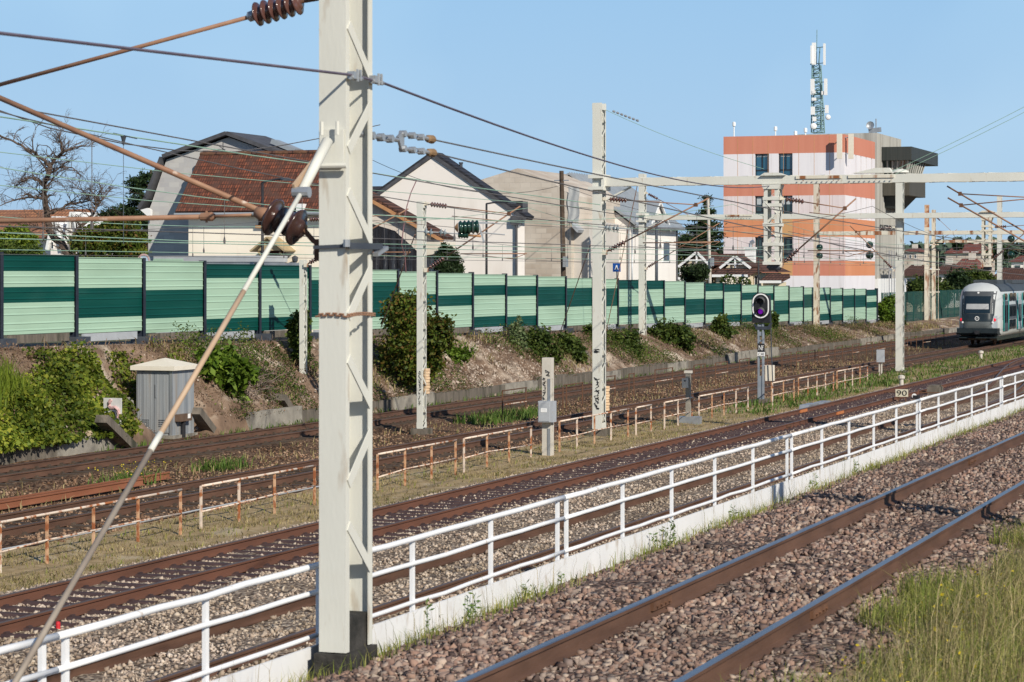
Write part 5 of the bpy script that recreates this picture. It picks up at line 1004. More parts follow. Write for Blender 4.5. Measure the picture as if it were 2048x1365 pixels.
# ------------------------------------------------------------------ trees and shrubs
def branch_tree(name, label, limbs, zc, seed, n_twig, mat, droop=.55, tw=1.0):
    """limbs: [(pixel path, r0, r1)] at distance zc; twigs sprout from the outer limbs and arch over"""
    rr = random.Random(seed); t = thing(name, label, 'tree', WZ(limbs[0][0][0][0], limbs[0][0][0][1], zc)); allp = []
    for i, (path, r0, r1) in enumerate(limbs):
        pts = [WZ(x, y, zc + rr.uniform(-.6, .6) * (0 if j == 0 else 1)) for j, (x, y) in enumerate(path)]
        fine = []
        for a, b in zip(pts[:-1], pts[1:]):
            for q in range(4): fine.append(a.lerp(b, q / 4) + Vector((rr.uniform(-.05, .05), rr.uniform(-.05, .05), rr.uniform(-.05, .05))))
        fine.append(pts[-1]); mb = MB(); mb.tube(fine, r0, 7, r1); build(mb, 'trunk' if i == 0 else 'limb', mat, t)
        allp += [(p, (fine[min(k_ + 1, len(fine) - 1)] - fine[max(0, k_ - 1)]).normalized(), r0 + (r1 - r0) * k_ / len(fine)) for k_, p in enumerate(fine) if i > 0 or k_ > len(fine) * .5]
    mb = MB()
    def twig(p, d, L, r, dep):
        pts = [p]; q = p.copy(); d = d.copy(); n = 6
        for k_ in range(n):
            d = (d + Vector((rr.uniform(-.28, .28), rr.uniform(-.28, .28), rr.uniform(-.25, .25) - droop * .28 * (k_ / n)))).normalized(); q = q + d * L / n; pts.append(q.copy())
            if dep < 3 and rr.random() < .62:
                s_ = Vector((rr.uniform(-1, 1), rr.uniform(-1, 1), rr.uniform(-.5, .9))); twig(q, (d + s_ * .9).normalized(), L * rr.uniform(.35, .62), r * .55, dep + 1)
        mb.tube(pts, r, 4 if dep else 5, r * .3, cap=False)
    for _ in range(n_twig):
        p, d, r = rr.choice(allp); s_ = Vector((rr.uniform(-1, 1), rr.uniform(-1, 1), rr.uniform(-.2, 1))); twig(p, (d * .5 + s_).normalized(), rr.uniform(.9, 2.3) * tw, max(.015, min(.05, r * .5)), 1)
    tag(build(mb, 'twigs', mat, t), kind='stuff'); return t
branch_tree('bare_tree', 'leafless gnarled tree with drooping twigs in front of the orange roof', [([(142, 515), (120, 485), (100, 462), (93, 430), (88, 395), (89, 370), (97, 345), (100, 333)], .19, .10), ([(100, 333), (85, 320), (66, 306), (45, 292), (10, 277), (-15, 268)], .09, .03), ([(100, 333), (115, 316), (124, 307), (121, 290), (117, 272)], .09, .03), ([(124, 307), (135, 300), (152, 296), (168, 292), (190, 293)], .05, .02),
    ([(90, 400), (70, 395), (50, 396), (25, 402), (0, 412)], .07, .02), ([(92, 375), (80, 362), (62, 358), (40, 366), (28, 374)], .05, .02), ([(95, 350), (112, 340), (130, 333), (150, 340), (163, 352)], .05, .02), ([(100, 462), (80, 455), (60, 450), (35, 448)], .05, .02), ([(92, 430), (115, 420), (138, 410), (160, 405), (178, 402)], .07, .03),
    ([(150, 512), (142, 478), (155, 455), (178, 440), (190, 425), (193, 412), (203, 400), (212, 392)], .10, .03), ([(193, 412), (190, 400), (195, 390), (205, 384)], .05, .02), ([(178, 402), (176, 390), (160, 380), (140, 372)], .04, .015)], 112, 5, 230, M_bark, .75, .58)
def pbush(name, label, cat, blobs, zc, n, size, mat, group=None, aspect=.6, droop=.3):
    """blobs given as (x, y, half width, half height) in the photograph at distance zc"""
    k_ = zc / F; return bush(name, label, cat, [(tuple(WZ(x, y, zc)), (rx * k_, max(rx, ry) * k_ * .8, ry * k_)) for x, y, rx, ry in blobs], n, size, mat, group, aspect, None, None, droop)
def ptree(name, label, blobs, trunk, zc, n, size, mat, group=None, aspect=.6, droop=.3, r0=.2, limbs=()):
    k_ = zc / F; t = thing(name, label, 'tree', WZ(trunk[0][0], trunk[0][1], zc), group); mb = MB(); mb.tube([WZ(x, y, zc) for x, y in trunk], r0, 8, r0 * .3); build(mb, 'trunk', M_bark, t)
    for lb in limbs: mb = MB(); mb.tube([WZ(x, y, zc) for x, y in lb], r0 * .35, 6, r0 * .1); build(mb, 'limb', M_bark, t)
    bush('crown', None, None, [(tuple(WZ(x, y, zc)), (rx * k_, max(rx, ry) * k_ * .8, ry * k_)) for x, y, rx, ry in blobs], n, size, mat, None, aspect, t, None, droop); return t
pbush('garden_shrub', 'bright yellow green conical shrub at the left edge above the barrier', 'shrub', [(30, 500, 42, 34), (36, 470, 24, 18), (8, 490, 25, 26), (55, 488, 22, 20)], 96, 9000, .16, M_leafgold)
pbush('garden_shrub', 'dark green shrub base below the yellow green one', 'shrub', [(20, 512, 50, 22), (60, 508, 30, 16)], 94, 3500, .16, M_leafmid)
pbush('garden_bush', 'wide russet tipped bush between the bare tree and the grey gable', 'shrub', [(205, 495, 58, 34), (235, 470, 48, 28), (180, 480, 36, 26), (262, 492, 36, 34), (220, 455, 26, 14)], 98, 9000, .17, M_leafred)
ptree('pine_tree', 'dark layered pine left of the grey block gable', [(285, 368, 30, 13), (268, 380, 20, 9), (300, 352, 20, 10), (285, 400, 30, 11), (262, 418, 26, 9), (240, 428, 34, 12), (285, 440, 34, 14), (290, 470, 26, 18), (310, 385, 14, 22), (215, 432, 16, 9)], [(300, 520), (298, 440), (302, 340)], 124, 9000, .2, M_leafdark, None, .3, 0., .22, [[(299, 440), (270, 425), (235, 430)], [(300, 400), (275, 385)], [(301, 375), (285, 365)]])
ptree('conical_cypress', 'small dark conical evergreen before the white gable', [(895, 540, 27, 16), (893, 525, 22, 16), (891, 510, 15, 16), (890, 497, 8, 10), (898, 502, 6, 9), (910, 533, 12, 18), (880, 535, 12, 16), (902, 518, 12, 18), (886, 518, 11, 16), (918, 542, 8, 12)], [(895, 562), (892, 500)], 111, 9000, .13, M_leafdark, None, .4, -.7, .08)
ptree('cedar_tree', 'tall cedar with flat tiers left of the orange building', [(1413, 402, 6, 14), (1411, 425, 18, 6), (1404, 437, 26, 6), (1418, 450, 26, 6), (1395, 458, 30, 7), (1418, 470, 30, 7), (1388, 482, 32, 8), (1418, 490, 30, 9), (1375, 500, 30, 10), (1405, 507, 34, 12)], [(1412, 540), (1411, 460), (1413, 392)], 178, 11000, .26, M_leafdark, None, .35, .1, .3, [[(1412, 470), (1380, 478)], [(1412, 450), (1435, 452)], [(1412, 437), (1390, 438)]])
for x, y, rx, ry, zc, lab, m_ in ((1385, 548, 26, 16, 150, 'dark round bush at the foot of the brown roofed house', M_leafdark), (1402, 540, 12, 14, 148, 'upright dark bush beside the concrete pole', M_leafdark), (1455, 564, 13, 11, 160, 'rose bush with pale flowers over the barrier, left one of two', M_leafmid), (1484, 566, 14, 10, 163, 'rose bush over the barrier, right one of two', M_leafmid), (1368, 500, 10, 40, 190, 'tall mid green hedge right of the zinc roofed house', M_leafmid)):
    pbush('garden_bush', lab, 'shrub', [(x, y, rx, ry), (x + rx * .5, y + ry * .3, rx * .6, ry * .7)], zc, 2200, .2, m_)
rose = rng.uniform(0, 1, (60, 3)); k_ = 146 / F
P_r = np.array([tuple(WZ(1448 + 48 * a, 556 + 14 * b, 158)) for a, b, c in rose]); V_, F_ = leaves(P_r, .16, .9); tag(build_np(V_, F_, 'rose_flowers', M_cream), kind='stuff')
for i, (x, y, rx, ry, zc, m_, lab) in enumerate(((1832, 582, 22, 24, 235, M_leafmid, 'bush before the pale yellow house left of the paired masts'), (1880, 590, 18, 26, 236, M_leafmid, 'dark bush between the paired masts and the train'), (1915, 562, 26, 22, 246, M_leafdark, 'round dark tree left of the train roof'), (1955, 555, 34, 18, 264, M_leafmid, 'broad green tree above the front of the train'), (2010, 562, 30, 12, 284, M_leafmid, 'low green tree above the train roof at the right'), (1990, 585, 60, 20, 274, M_leafdark, 'dark hedge behind the train'), (1860, 570, 16, 22, 240, M_leafdark, 'dark tree behind the paired masts'), (1916, 487, 8, 9, 420, M_leafdark, 'small far tree beside the red roof'), (2000, 505, 26, 14, 400, M_leafdark, 'far dark tree right of the red roof'))):
    ptree('broadleaf_tree', lab, [(x, y, rx, ry), (x - rx * .5, y + ry * .35, rx * .6, ry * .7), (x + rx * .5, y + ry * .4, rx * .6, ry * .6), (x + rx * .1, y - ry * .45, rx * .55, ry * .5)], [(x, y + ry * 1.8), (x, y)], zc, 3000, zc / 230 * .27, m_, 'trees beyond the tracks at the right')
# far wooded skyline
def skyline():
    out_ = []
    for i in range(260):
        x = rng.uniform(-200, 2250); zc = rng.uniform(480, 900); top = rng.uniform(484, 506) if x > 1700 else rng.uniform(494, 512); rx = rng.uniform(14, 34); out_.append((tuple(WZ(x, top + 14, zc)), (rx * zc / F, rx * zc / F, 15 * zc / F)))
    C = cloud(out_, 60000, .6, .2); V_, F_ = leaves(C, 2.0, .7); tag(build_np(V_, F_, 'woodland', island('far_wood_leaf', [(.045, .075, .05), (.07, .105, .065), (.10, .13, .085)], big=(.02, (.8, .85, .9), (1.1, 1.1, 1.1)))), kind='stuff')
skyline()
# shrubs on the embankment slope
def sbush(name, label, x0, x1, y0, y1, D, n, size, mat, cat='shrub', nb_=7, seed=1, gap=True):
    rr = random.Random(seed); zc = W((x0 + x1) / 2, (y0 + y1) / 2, D); zc = zc.x * CT + zc.y * ST; k_ = zc / F; bl = []; cx, cy = (x0 + x1) / 2, (y0 + y1) / 2; rx, ry = (x1 - x0) / 2, (y1 - y0) / 2
    bl.append((tuple(WZ(cx, cy, zc)), (rx * .86 * k_, rx * .6 * k_, ry * .86 * k_)))
    for _ in range(nb_):
        a = rr.uniform(0, 6.28); q = rr.uniform(.5, .8); bl.append((tuple(WZ(cx + math.cos(a) * rx * q, cy + math.sin(a) * ry * q, zc + rr.uniform(-.4, .4))), (rx * rr.uniform(.25, .42) * k_, rx * .4 * k_, ry * rr.uniform(.25, .42) * k_)))
    return bush(name, label, cat, bl, n, size, mat)
sbush('large_bush', 'biggest bush, russet tipped and dense, behind the slender mast with the weights', 742, 900, 592, 765, 34.6, 15000, .15, M_leafred, nb_=12, seed=3)
sbush('leafy_shrub', 'bright leafy shrub on the slope right of the steel cabinet', 388, 500, 695, 815, 35.6, 3600, .26, M_leaf, nb_=9, seed=5)
sbush('climbing_shrub', 'shrub climbing the barrier behind the slender white mast', 572, 628, 622, 775, 36.4, 3500, .18, M_leafmid, nb_=9, seed=6)
sbush('pale_broom', 'pale feathery broom bush at the barrier foot', 1012, 1058, 638, 735, 36.6, 3500, .16, island('broom_stem', [(.08, .12, .05), (.14, .19, .08), (.20, .22, .11)], trans=.2), nb_=7, seed=7)
sbush('leafy_shrub', 'mid green shrub on the slope right of the pale broom', 1030, 1118, 655, 745, 36.0, 5000, .18, M_leafmid, nb_=9, seed=8)
sbush('bramble_thicket', 'dark bramble thicket left of the mast with scribbles', 1205, 1285, 655, 735, 36.2, 5000, .17, M_leafmid, nb_=12, seed=9)
sbush('bramble_thicket', 'long bramble thicket right of the mast with scribbles', 1288, 1390, 645, 730, 36.2, 6000, .19, M_leafmid, nb_=12, seed=10)
sbush('small_slope_bush', 'small feathery bush against the barrier left of the signal', 1422, 1468, 628, 690, 36.6, 2500, .2, M_leafmid, nb_=7, seed=11)
sbush('ivy_column', 'narrow climber against the barrier just right of the signal head', 1534, 1556, 622, 680, 37.2, 1500, .22, M_leafmid, nb_=6, seed=12)
sbush('yellow_green_bush', 'yellow green bush at the right end of the barrier', 1755, 1795, 596, 655, 37.5, 3200, .26, M_leaf, nb_=8, seed=13)
sbush('small_slope_bush', 'low bush on the slope beside the end of the barrier', 1788, 1812, 622, 660, 36.5, 1500, .25, M_leafmid, nb_=5, seed=14)
sbush('small_slope_bush', 'low green growth at the foot of the signal climber', 1500, 1535, 640, 690, 36.6, 1600, .22, M_leafmid, nb_=6, seed=15)
sbush('bramble_thicket', 'low thicket on the slope between the pale broom and the graffiti mast', 1090, 1180, 668, 740, 35.9, 3000, .18, M_leafmid, nb_=9, seed=31)
sbush('bramble_thicket', 'small dark thicket at the barrier foot behind the graffiti mast', 1150, 1215, 650, 700, 36.9, 2200, .18, M_leafmid, nb_=7, seed=32)
sbush('small_slope_bush', 'low yellow green growth between the big bush and the pale broom', 890, 950, 690, 745, 36.0, 1300, .14, M_leaf, nb_=8, seed=33)
# ivy over the left part of the slope
def ivy():
    n = 120000; s = rng.uniform(36, 70, n); D = rng.uniform(34.3, 37.4, n); u = (D - 34.4) / 3
    den = .72 + .5 * np.sin(s * .9 + 1) * np.sin(D * 2.1 + s * .4) + .25 * np.sin(s * 2.3) - 1.25 * np.clip(u - .45 + .10 * np.sin(s * 1.3), 0, 1) - .05 * np.clip(s - 63, 0, 9)
    t_ = (s * A - D) / (s + D * A); keep = (rng.uniform(0, 1, n) < den) & ((1024 + F * t_ < 262 + rng.uniform(-8, 4, n)) | (D > 36.1)); s, D = s[keep], D[keep]; th = .08 + .34 * (np.sin(s * 1.7 + D) * .5 + .5) * (np.sin(D * 3.1 - s) * .5 + .5)
    C = np.stack([s, D - th * rng.uniform(.2, 1.1, len(s)), slope_z(s, D) + th * rng.uniform(-.1, 1.25, len(s))], 1); V_, F_ = leaves(C, .125, .85, .5); tag(build_np(V_, F_, 'ivy', M_ivy), kind='stuff')
    n = 1200; s = rng.uniform(55, 59, n); D = rng.uniform(35.4, 36.6, n); P = np.stack([s, D, slope_z(s, D)], 1); V_, F_ = blades(P, rng.uniform(.5, 1.0, n), .035, .25, .4); tag(build_np(V_, F_, 'tall_weeds', M_leafgold), kind='stuff')
ivy()
def undergrowth(name, n, s0, s1, D0, D1, lim, size, mat, hgt):
    s = s0 + (s1 - s0) * rng.uniform(0, 1, n) ** 1.2; D = rng.uniform(D0, D1, n); m_ = np.sin(s * .43 + 2) + .8 * np.sin(s * .17 + D * .9) + .6 * np.sin(s * 1.13 + D * 2.3) + .4 * np.sin(s * 2.9 - D * 3.1); k2 = m_ + rng.normal(0, .35, n) > lim; s, D, m_ = s[k2], D[k2], m_[k2]
    C = np.stack([s, D - .1, slope_z(s, D) + rng.uniform(0, 1, len(s)) ** 1.6 * hgt * np.clip(m_ - lim + .5, .2, 1.5)], 1); V_, F_ = leaves(C, size, .5, 0.); tag(build_np(V_, F_, name, mat), kind='stuff')
undergrowth('wall_growth', 9000, 68, 190, 34.55, 34.95, .35, .09, M_leafmid, .3)
undergrowth('dry_wall_growth', 12000, 60, 190, 34.55, 35.0, -.1, .07, M_straw, .16)
undergrowth('undergrowth', 60000, 70, 185, 34.9, 37.5, .55, .10, M_leafmid, .5)
undergrowth('undergrowth', 22000, 66, 185, 34.9, 37.5, .9, .09, M_leaf, .35)
undergrowth('dry_undergrowth', 50000, 50, 190, 35.2, 37.6, -.3, .075, M_straw, .2)
# thinner scattered growth, dead stalks and chalk rubble along the whole slope
n = 12000; s = 62 + 150 * rng.uniform(0, 1, n) ** 1.3; D = rng.uniform(34.8, 37.5, n); keep = (np.sin(s * .55) + np.sin(s * .21 + D) + np.sin(D * 2.2 + s * 1.1) * .7) > rng.uniform(.1, 1.4, n); s, D = s[keep], D[keep]
P = np.stack([s, D, slope_z(s, D) - .02], 1); V_, F_ = blades(P, rng.uniform(.15, .5, len(s)), .045, .5, .9); tag(build_np(V_, F_, 'dry_weeds', M_grassdry), kind='stuff')
n = 9000; s = 46 + 150 * rng.uniform(0, 1, n) ** 1.2; D = rng.uniform(35, 37.6, n); P = np.stack([s, D, slope_z(s, D) - .01], 1); V_, F_ = blades(P, rng.uniform(.12, .4, n), .022, 1.2, 1.6); tag(build_np(V_, F_, 'dead_stalks', M_straw), kind='stuff')
n = 3400; s = 52 + 140 * rng.uniform(0, 1, n) ** 1.2; D = 34.75 + 2.8 * rng.uniform(0, 1, n) ** 1.3; P = np.stack([s, D, slope_z(s, D)], 1); V_, F_ = stones(P, .026 * rng.uniform(.4, 1.5, n) ** 2.2 * 1.3, 1.0, False); tag(build_np(V_, F_, 'chalk_rubble', M_chalkstone), kind='stuff')
n = 5200; s = rng.normal(92, 8, n); D = 34.75 + 2.6 * rng.uniform(0, 1, n) ** 1.5; P = np.stack([s, D, slope_z(s, D)], 1); V_, F_ = stones(P, .03 * rng.uniform(.4, 1.6, n) ** 2, 1.0, False); tag(build_np(V_, F_, 'chalk_rubble', M_chalkstone), kind='stuff')
mbk = MB(); rr = random.Random(9)
for i in range(160):
    p = W(rr.uniform(478, 545), rr.uniform(765, 800), rr.uniform(35.0, 35.9)); p.z = float(slope_z(p.x, p.y)) + rr.uniform(0, .35); d = Vector((rr.uniform(-1, 1), rr.uniform(-.5, .5), rr.uniform(-.3, .35))).normalized() * rr.uniform(.3, .9); mbk.tube([p, p + d * .5 + Vector((0, 0, .05)), p + d], .014, 4, .006)
tag(build(mbk, 'brushwood', mk('grey_dead_wood', [(.12, .085, .07), (.28, .22, .19)], rough=.9, scale=4)), kind='stuff')
# ------------------------------------------------------------------ grass and weeds beside the tracks
def grass(name, n, s0, s1, D0, D1, h, wd, mat, zf, dens_=None, pw=1.4, lean=.35, bend=.7):
    s = s0 + (s1 - s0) * rng.uniform(0, 1, n) ** pw; D = rng.uniform(D0, D1, n)
    if dens_ is not None: k2 = rng.uniform(0, 1, n) < dens_(s, D); s, D = s[k2], D[k2]
    P = np.stack([s, D, zf(D) - .03], 1); V_, F_ = blades(P, rng.uniform(h[0], h[1], len(s)), wd, lean, bend); tag(build_np(V_, F_, name, mat), kind='stuff')
pn = lambda s, D: np.clip(.5 + .5 * np.sin(s * .8 + D * 2) * np.sin(s * .31 - D) + .3 * np.sin(s * 2.1 + D * 5), 0, 1)
grass('verge_grass', 90000, 28, 150, 20.85, 23.7, (.04, .14), .018, M_grassdry, zlow, lambda s, D: pn(s, D) * .9, 1.5)
grass('verge_grass', 9000, 28, 150, 21.0, 23.5, (.06, .2), .022, M_grassgreen, zlow, lambda s, D: np.clip(pn(s, D * 1.7) - .35, 0, 1), 1.5)
grass('verge_weeds', 9000, 110, 230, 20.8, 24.0, (.1, .35), .05, M_weed, zlow, lambda s, D: pn(s, D), 1.2)
grass('verge_weeds', 2600, 85, 112, 21.2, 23.4, (.1, .4), .05, M_weed, zlow, lambda s, D: pn(s, D), 1.)
grass('track_weeds', 7000, 45, 200, 27.9, 30.9, (.06, .3), .03, M_grassdry, zlow, lambda s, D: np.clip(pn(s, D) - .2, 0, 1), 1.3)
grass('track_weeds', 900, 77, 84, 28.6, 30.4, (.15, .5), .04, M_weed, zlow, None, 1.)
grass('track_weeds', 260, 51, 53.6, 28.6, 29.6, (.2, .55), .035, M_weed, zlow, None, 1.)
grass('track_weeds', 220, 56.5, 58.3, 28.6, 29.6, (.15, .5), .035, M_weed, zlow, None, 1.)
grass('wall_weeds', 3500, 60, 200, 34.15, 34.5, (.05, .3), .03, M_weed, zlow, lambda s, D: pn(s, D), 1.2)
grass('kickboard_grass', 15000, 14, 75, 7.75, 8.34, (.06, .26), .010, M_grassgreen, zup, lambda s, D: np.clip(pn(s * 1.3, D) * 1.1 - .12, 0, 1) * np.clip((D - 7.6) / .5, 0, 1), 1.5)
grass('kickboard_stalks', 900, 14, 75, 7.9, 8.34, (.25, .62), .005, M_grassdry, zup, lambda s, D: pn(s, D + 3) * .8, 1.4, .15, .35)
# taller leafy weeds against the kickboard
def spike_weeds(spots):
    for i, (x, y, h, n) in enumerate(spots):
        Cs = []; stm = []; g0 = G(x, y, 1.52)
        for k2 in range(n):
            b = g0 + Vector((rng.uniform(-.35, .35), rng.uniform(-.18, .05), 0)); hh = h * rng.uniform(.55, 1.1); ln = Vector((rng.normal(0, .08), rng.normal(0, .05), 1)).normalized(); stm.append(MB().tube([b, b + ln * hh], .005, 4, .002))
            for q in np.linspace(.12, 1, int(26 * hh / .4)):
                a = rng.uniform(0, 6.28); Cs.append(tuple(b + ln * hh * q + Vector((math.cos(a), math.sin(a), .3)) * .012))
        V_, F_ = leaves(np.array(Cs), .07, .28, -.35); t = thing('tall_weed', 'tall leafy weed clump by the kickboard, %s from the near end' % ['nearest', 'second', 'third', 'fourth', 'fifth', 'sixth', 'seventh', 'eighth'][i], 'weed', g0, 'weed clumps along the kickboard'); [build(m2, 'stem', M_weed, t) for m2 in stm]; build_np(V_, F_, 'foliage', M_weed, t)
spike_weeds([(872, 1275, .36, 3), (908, 1262, .3, 4), (1035, 1212, .26, 3), (1105, 1185, .2, 4), (1322, 1112, .34, 8), (1445, 1052, .34, 3), (1612, 985, .32, 5), (1690, 955, .28, 6)])
# high grass at the right below the near rail
def tall_grass():
    n = 24000; s = rng.uniform(10, 46, n); edge = 4.1 + .35 * np.sin(s * .9) + .25 * np.sin(s * 2.7) - .9 * np.clip((s - 27) / 10, 0, 1.4); D = edge - np.abs(rng.normal(0, .9, n))
    P = np.stack([s, D, zup(D) - .04], 1); hh = rng.uniform(.12, .42, n) * (1 + .8 * np.clip((edge - D) / 1.5, 0, 1)); V_, F_ = blades(P, hh, .010, .5, 1.1); tag(build_np(V_, F_, 'high_grass', M_grassgreen), kind='stuff')
    n = 7000; s = rng.uniform(12, 40, n); D = 3.7 - np.abs(rng.normal(0, .9, n)) - .7 * np.clip((s - 27) / 10, 0, 1.4); P = np.stack([s, D, zup(D) - .04], 1); V_, F_ = blades(P, rng.uniform(.4, .9, n), .007, .6, 1.2); tag(build_np(V_, F_, 'seeding_grass', M_grassdry), kind='stuff')
    n = 260; s = rng.uniform(13, 24, n); D = 3.9 - np.abs(rng.normal(0, .5, n)); P = np.stack([s, D, zup(D) + rng.uniform(.15, .38, n)], 1); V_, F_ = leaves(P, .035, .8); tag(build_np(V_, F_, 'yellow_flowers', M_flower), kind='stuff')
tall_grass()
bush('shrub', 'dense green shrub just outside the right edge beside the near rail', 'shrub', [((26.0, 2.4, 2.3), (.55, .5, .65)), ((26.4, 2.0, 2.1), (.5, .5, .5))], 3500, .1, M_leafmid)
n = 90; P = np.stack([rng.uniform(51, 54, n), rng.uniform(28.6, 29.6, n), rng.uniform(.0, .25, n)], 1); V_, F_ = leaves(P, .035, .9); tag(build_np(V_, F_, 'yellow_flowers', M_flower), kind='stuff')
# ------------------------------------------------------------------ loose ballast stones
def ballast_stones(name, n, s0, s1, D0, D1, size, mat, zf, pw, ico, lift=.0, skip=(), cribs=None):
    s = s0 + (s1 - s0) * rng.uniform(0, 1, n) ** pw; D = rng.uniform(D0, D1, n)
    for c in skip:
        k2 = np.abs(D - c) > .085; s, D = s[k2], D[k2]
    if cribs: k2 = np.abs((s - cribs[0] + cribs[1] / 2) % cribs[1] - cribs[1] / 2) > cribs[2]; s, D = s[k2], D[k2]
    P = np.stack([s, D, zf(D) + lift + rng.uniform(-.02, .02, len(s))], 1); V_, F_ = stones(P, size, .75, ico); tag(build_np(V_, F_, name, mat), kind='stuff')
ballast_stones('ballast_stones', 85000, 13.5, 74, 3.4, 8.3, .028, M_stonepink, zup, 2.0, True, .0, (4.898, 6.402))
ballast_stones('ballast_stones', 42000, 24, 95, 12.4, 18.2, .036, M_stonegrey, zlow, 1.5, False, .0, (14.05, 15.55))
ballast_stones('ballast_stones', 9000, 29, 110, 20.25, 21.0, .034, M_stonegrey, zlow, 1.4, False, .0, ())
ballast_stones('ballast_stones', 46000, 29, 120, 17.7, 20.6, .034, M_stonegrey, zlow, 1.3, False, -.005, (18.4, 19.9), (29.4, .6, .155))
ballast_stones('ballast_stones', 22000, 40, 140, 23.6, 31, .042, island('loose_brown_stone', STONEBROWN, rough=.9, spec=.12, big=(.3, (.6, .55, .5), (1.1, 1.05, 1))), zlow, 1.3, False, .0, (25.1, 26.6))

# ------------------------------------------------------------------ signal
sS, dS = 92.0, DX(1522, 92.0); sg = thing('railway_signal', 'black oval railway signal with a white rim and a violet light on a grey post', 'signal', (sS, dS, -.2))
def zG(y): return WS(1524, y, sS).z
mb = MB(); zt = zG(648)
for dy in (-.09, .09): mb.box(sS - .08, sS + .08, dS + dy - .03, dS + dy + .03, -.25, zt)
for a, b in ((-.25, zG(752)), (zG(712) , zG(690)), (zG(672), zG(664)), (zG(684), zG(680)), (zG(655), zt)): mb.box(sS - .05, sS + .05, dS - .06, dS + .06, a, b)
build(mb, 'post', mk('blue_grey_steel', [(.20, .23, .27), (.27, .30, .34)], rough=.55, scale=2), sg)
zh0, zh1 = zG(638), zG(586); hw = .39; zm0, zm1 = zh0 + .36, zh1 - .36
def stadium(hw_, z0_, z1_, n=14):
    r_ = [(hw_ * math.cos(a), z1_ + hw_ * math.sin(a)) for a in np.linspace(0, math.pi, n)]
    return r_ + [(hw_ * math.cos(a), z0_ + hw_ * math.sin(a)) for a in np.linspace(math.pi, 2 * math.pi, n)]
yS0 = DX(1523.5, sS)
mb = MB(); ot = stadium(.37, zm0, zm1); mb.prism([(yS0 + a, b) for a, b in ot], 'X', sS - .16, sS - .12); mb.box(sS - .12, sS + .28, yS0 - .30, yS0 + .30, zh0 - .14, zh1 - .1); mb.box(sS - .14, sS - .1, yS0 - .36, yS0 + .36, zh0 - .16, zm0); build(mb, 'head', M_black, sg)
mb = MB(); oo, ii = stadium(.335, zm0, zm1), stadium(.285, zm0, zm1); n = len(oo); mb.add([(sS - .175, yS0 + a, b) for a, b in oo] + [(sS - .175, yS0 + a, b) for a, b in ii], [(j, (j + 1) % n, n + (j + 1) % n, n + j) for j in range(n)]); build(mb, 'rim', M_plate, sg)
M_vio = mk('violet_lens', [(.25, .01, .45), (.4, .02, .7)], rough=.2, scale=6); nd = M_vio.node_tree.nodes['Principled BSDF']; nd.inputs['Emission Color'].default_value = (.30, .01, .62, 1); nd.inputs['Emission Strength'].default_value = .35
for z, m_ in ((zG(602), M_black), (zG(623.5), M_vio)):
    mb = MB(); mb.lathe((sS - .19, yS0 + .01, z), (1, 0, 0), [(-.02, 0), (-.015, .07), (.02, .10), (.04, .10)], 16); lm = build(mb, 'lens', m_, sg, True)
    mb = MB(); nn = 14; vs = []
    for j in range(nn + 1):
        a = math.pi * (-.12 + 1.24 * j / nn); c_, s_ = math.cos(a), math.sin(a); vs += [(sS - .18, yS0 + .17 * c_, z + .17 * s_), (sS - .40 + .08 * abs(c_), yS0 + .16 * c_, z + .16 * s_ - .05)]
    mb.add(vs, [(2 * j, 2 * j + 1, 2 * j + 3, 2 * j + 2) for j in range(nn)]); build(mb, 'hood', mk('signal_hood_grey', [(.05, .05, .055), (.10, .10, .105)], rough=.6, scale=4), lm)
mb = MB(); mb.prism([(yS0 + .3, zh0 - .2), (yS0 + .22, zh0 - .42), (yS0 - .3, zh0 - .42), (yS0 - .42, zh0 - .16), (yS0 - .36, zh0 - .16), (yS0 - .26, zh0 - .3), (yS0 + .18, zh0 - .3)], 'X', sS - .1, sS + .1); build(mb, 'cradle', M_galvdark, sg)
def signplate(nm, x0, x1, y0, y1, m_, off): a, b = DX(x1, sS), DX(x0, sS); mb = MB(); mb.box(sS - off - .02, sS - off, a, b, zG(y1), zG(y0)); return build(mb, nm, m_, sg), (a + b) / 2, (zG(y1) + zG(y0)) / 2
o, yy, z = signplate('sign_plate', 1517, 1530.5, 687.5, 704, M_black, .10); text(sg, 'lettering', 'Nf', M_plate, .19, .2, faceX((sS - .125, yy, z)), .004)
o, yy, z = signplate('number_plate', 1516.5, 1531, 704.5, 712.5, M_plate, .10); text(sg, 'lettering', 'C 343', M_black, .22, .10, faceX((sS - .125, yy, z)), .003)
mb = MB(); mb.prism([(dS - .32, -.25), (dS + .42, -.25), (dS + .36, -.06), (dS - .28, -.02)], 'X', sS - .4, sS + .4); build(mb, 'footing', M_concdark, sg)
mb = MB(); q = WS(1541, 604, sS + .3); q2 = WS(1547, 800, sS + .3); mb.tube([q, Vector((q.x, (q.y + q2.y) / 2 + .03, 2.)), q2], .022, 6); build(mb, 'cable_pipe', M_galvdark, sg)
# cream relay box behind the signal
p0_, p1_ = WS(1532, 762, sS + .6), WS(1547, 731, sS + .6); bx = thing('relay_box', 'cream relay box on a rusty leg beside the signal post', 'relay box', WS(1545, 800, sS + .6)); mb = MB(); mb.box(p0_.x - .12, p0_.x + .2, p1_.y, p0_.y, p0_.z, p1_.z); build(mb, 'housing', M_cream, bx)
mb = MB(); mb.box(p0_.x - .03, p0_.x + .03, p1_.y + .03, p1_.y + .1, -.3, p0_.z); build(mb, 'leg', M_rustpost, bx)
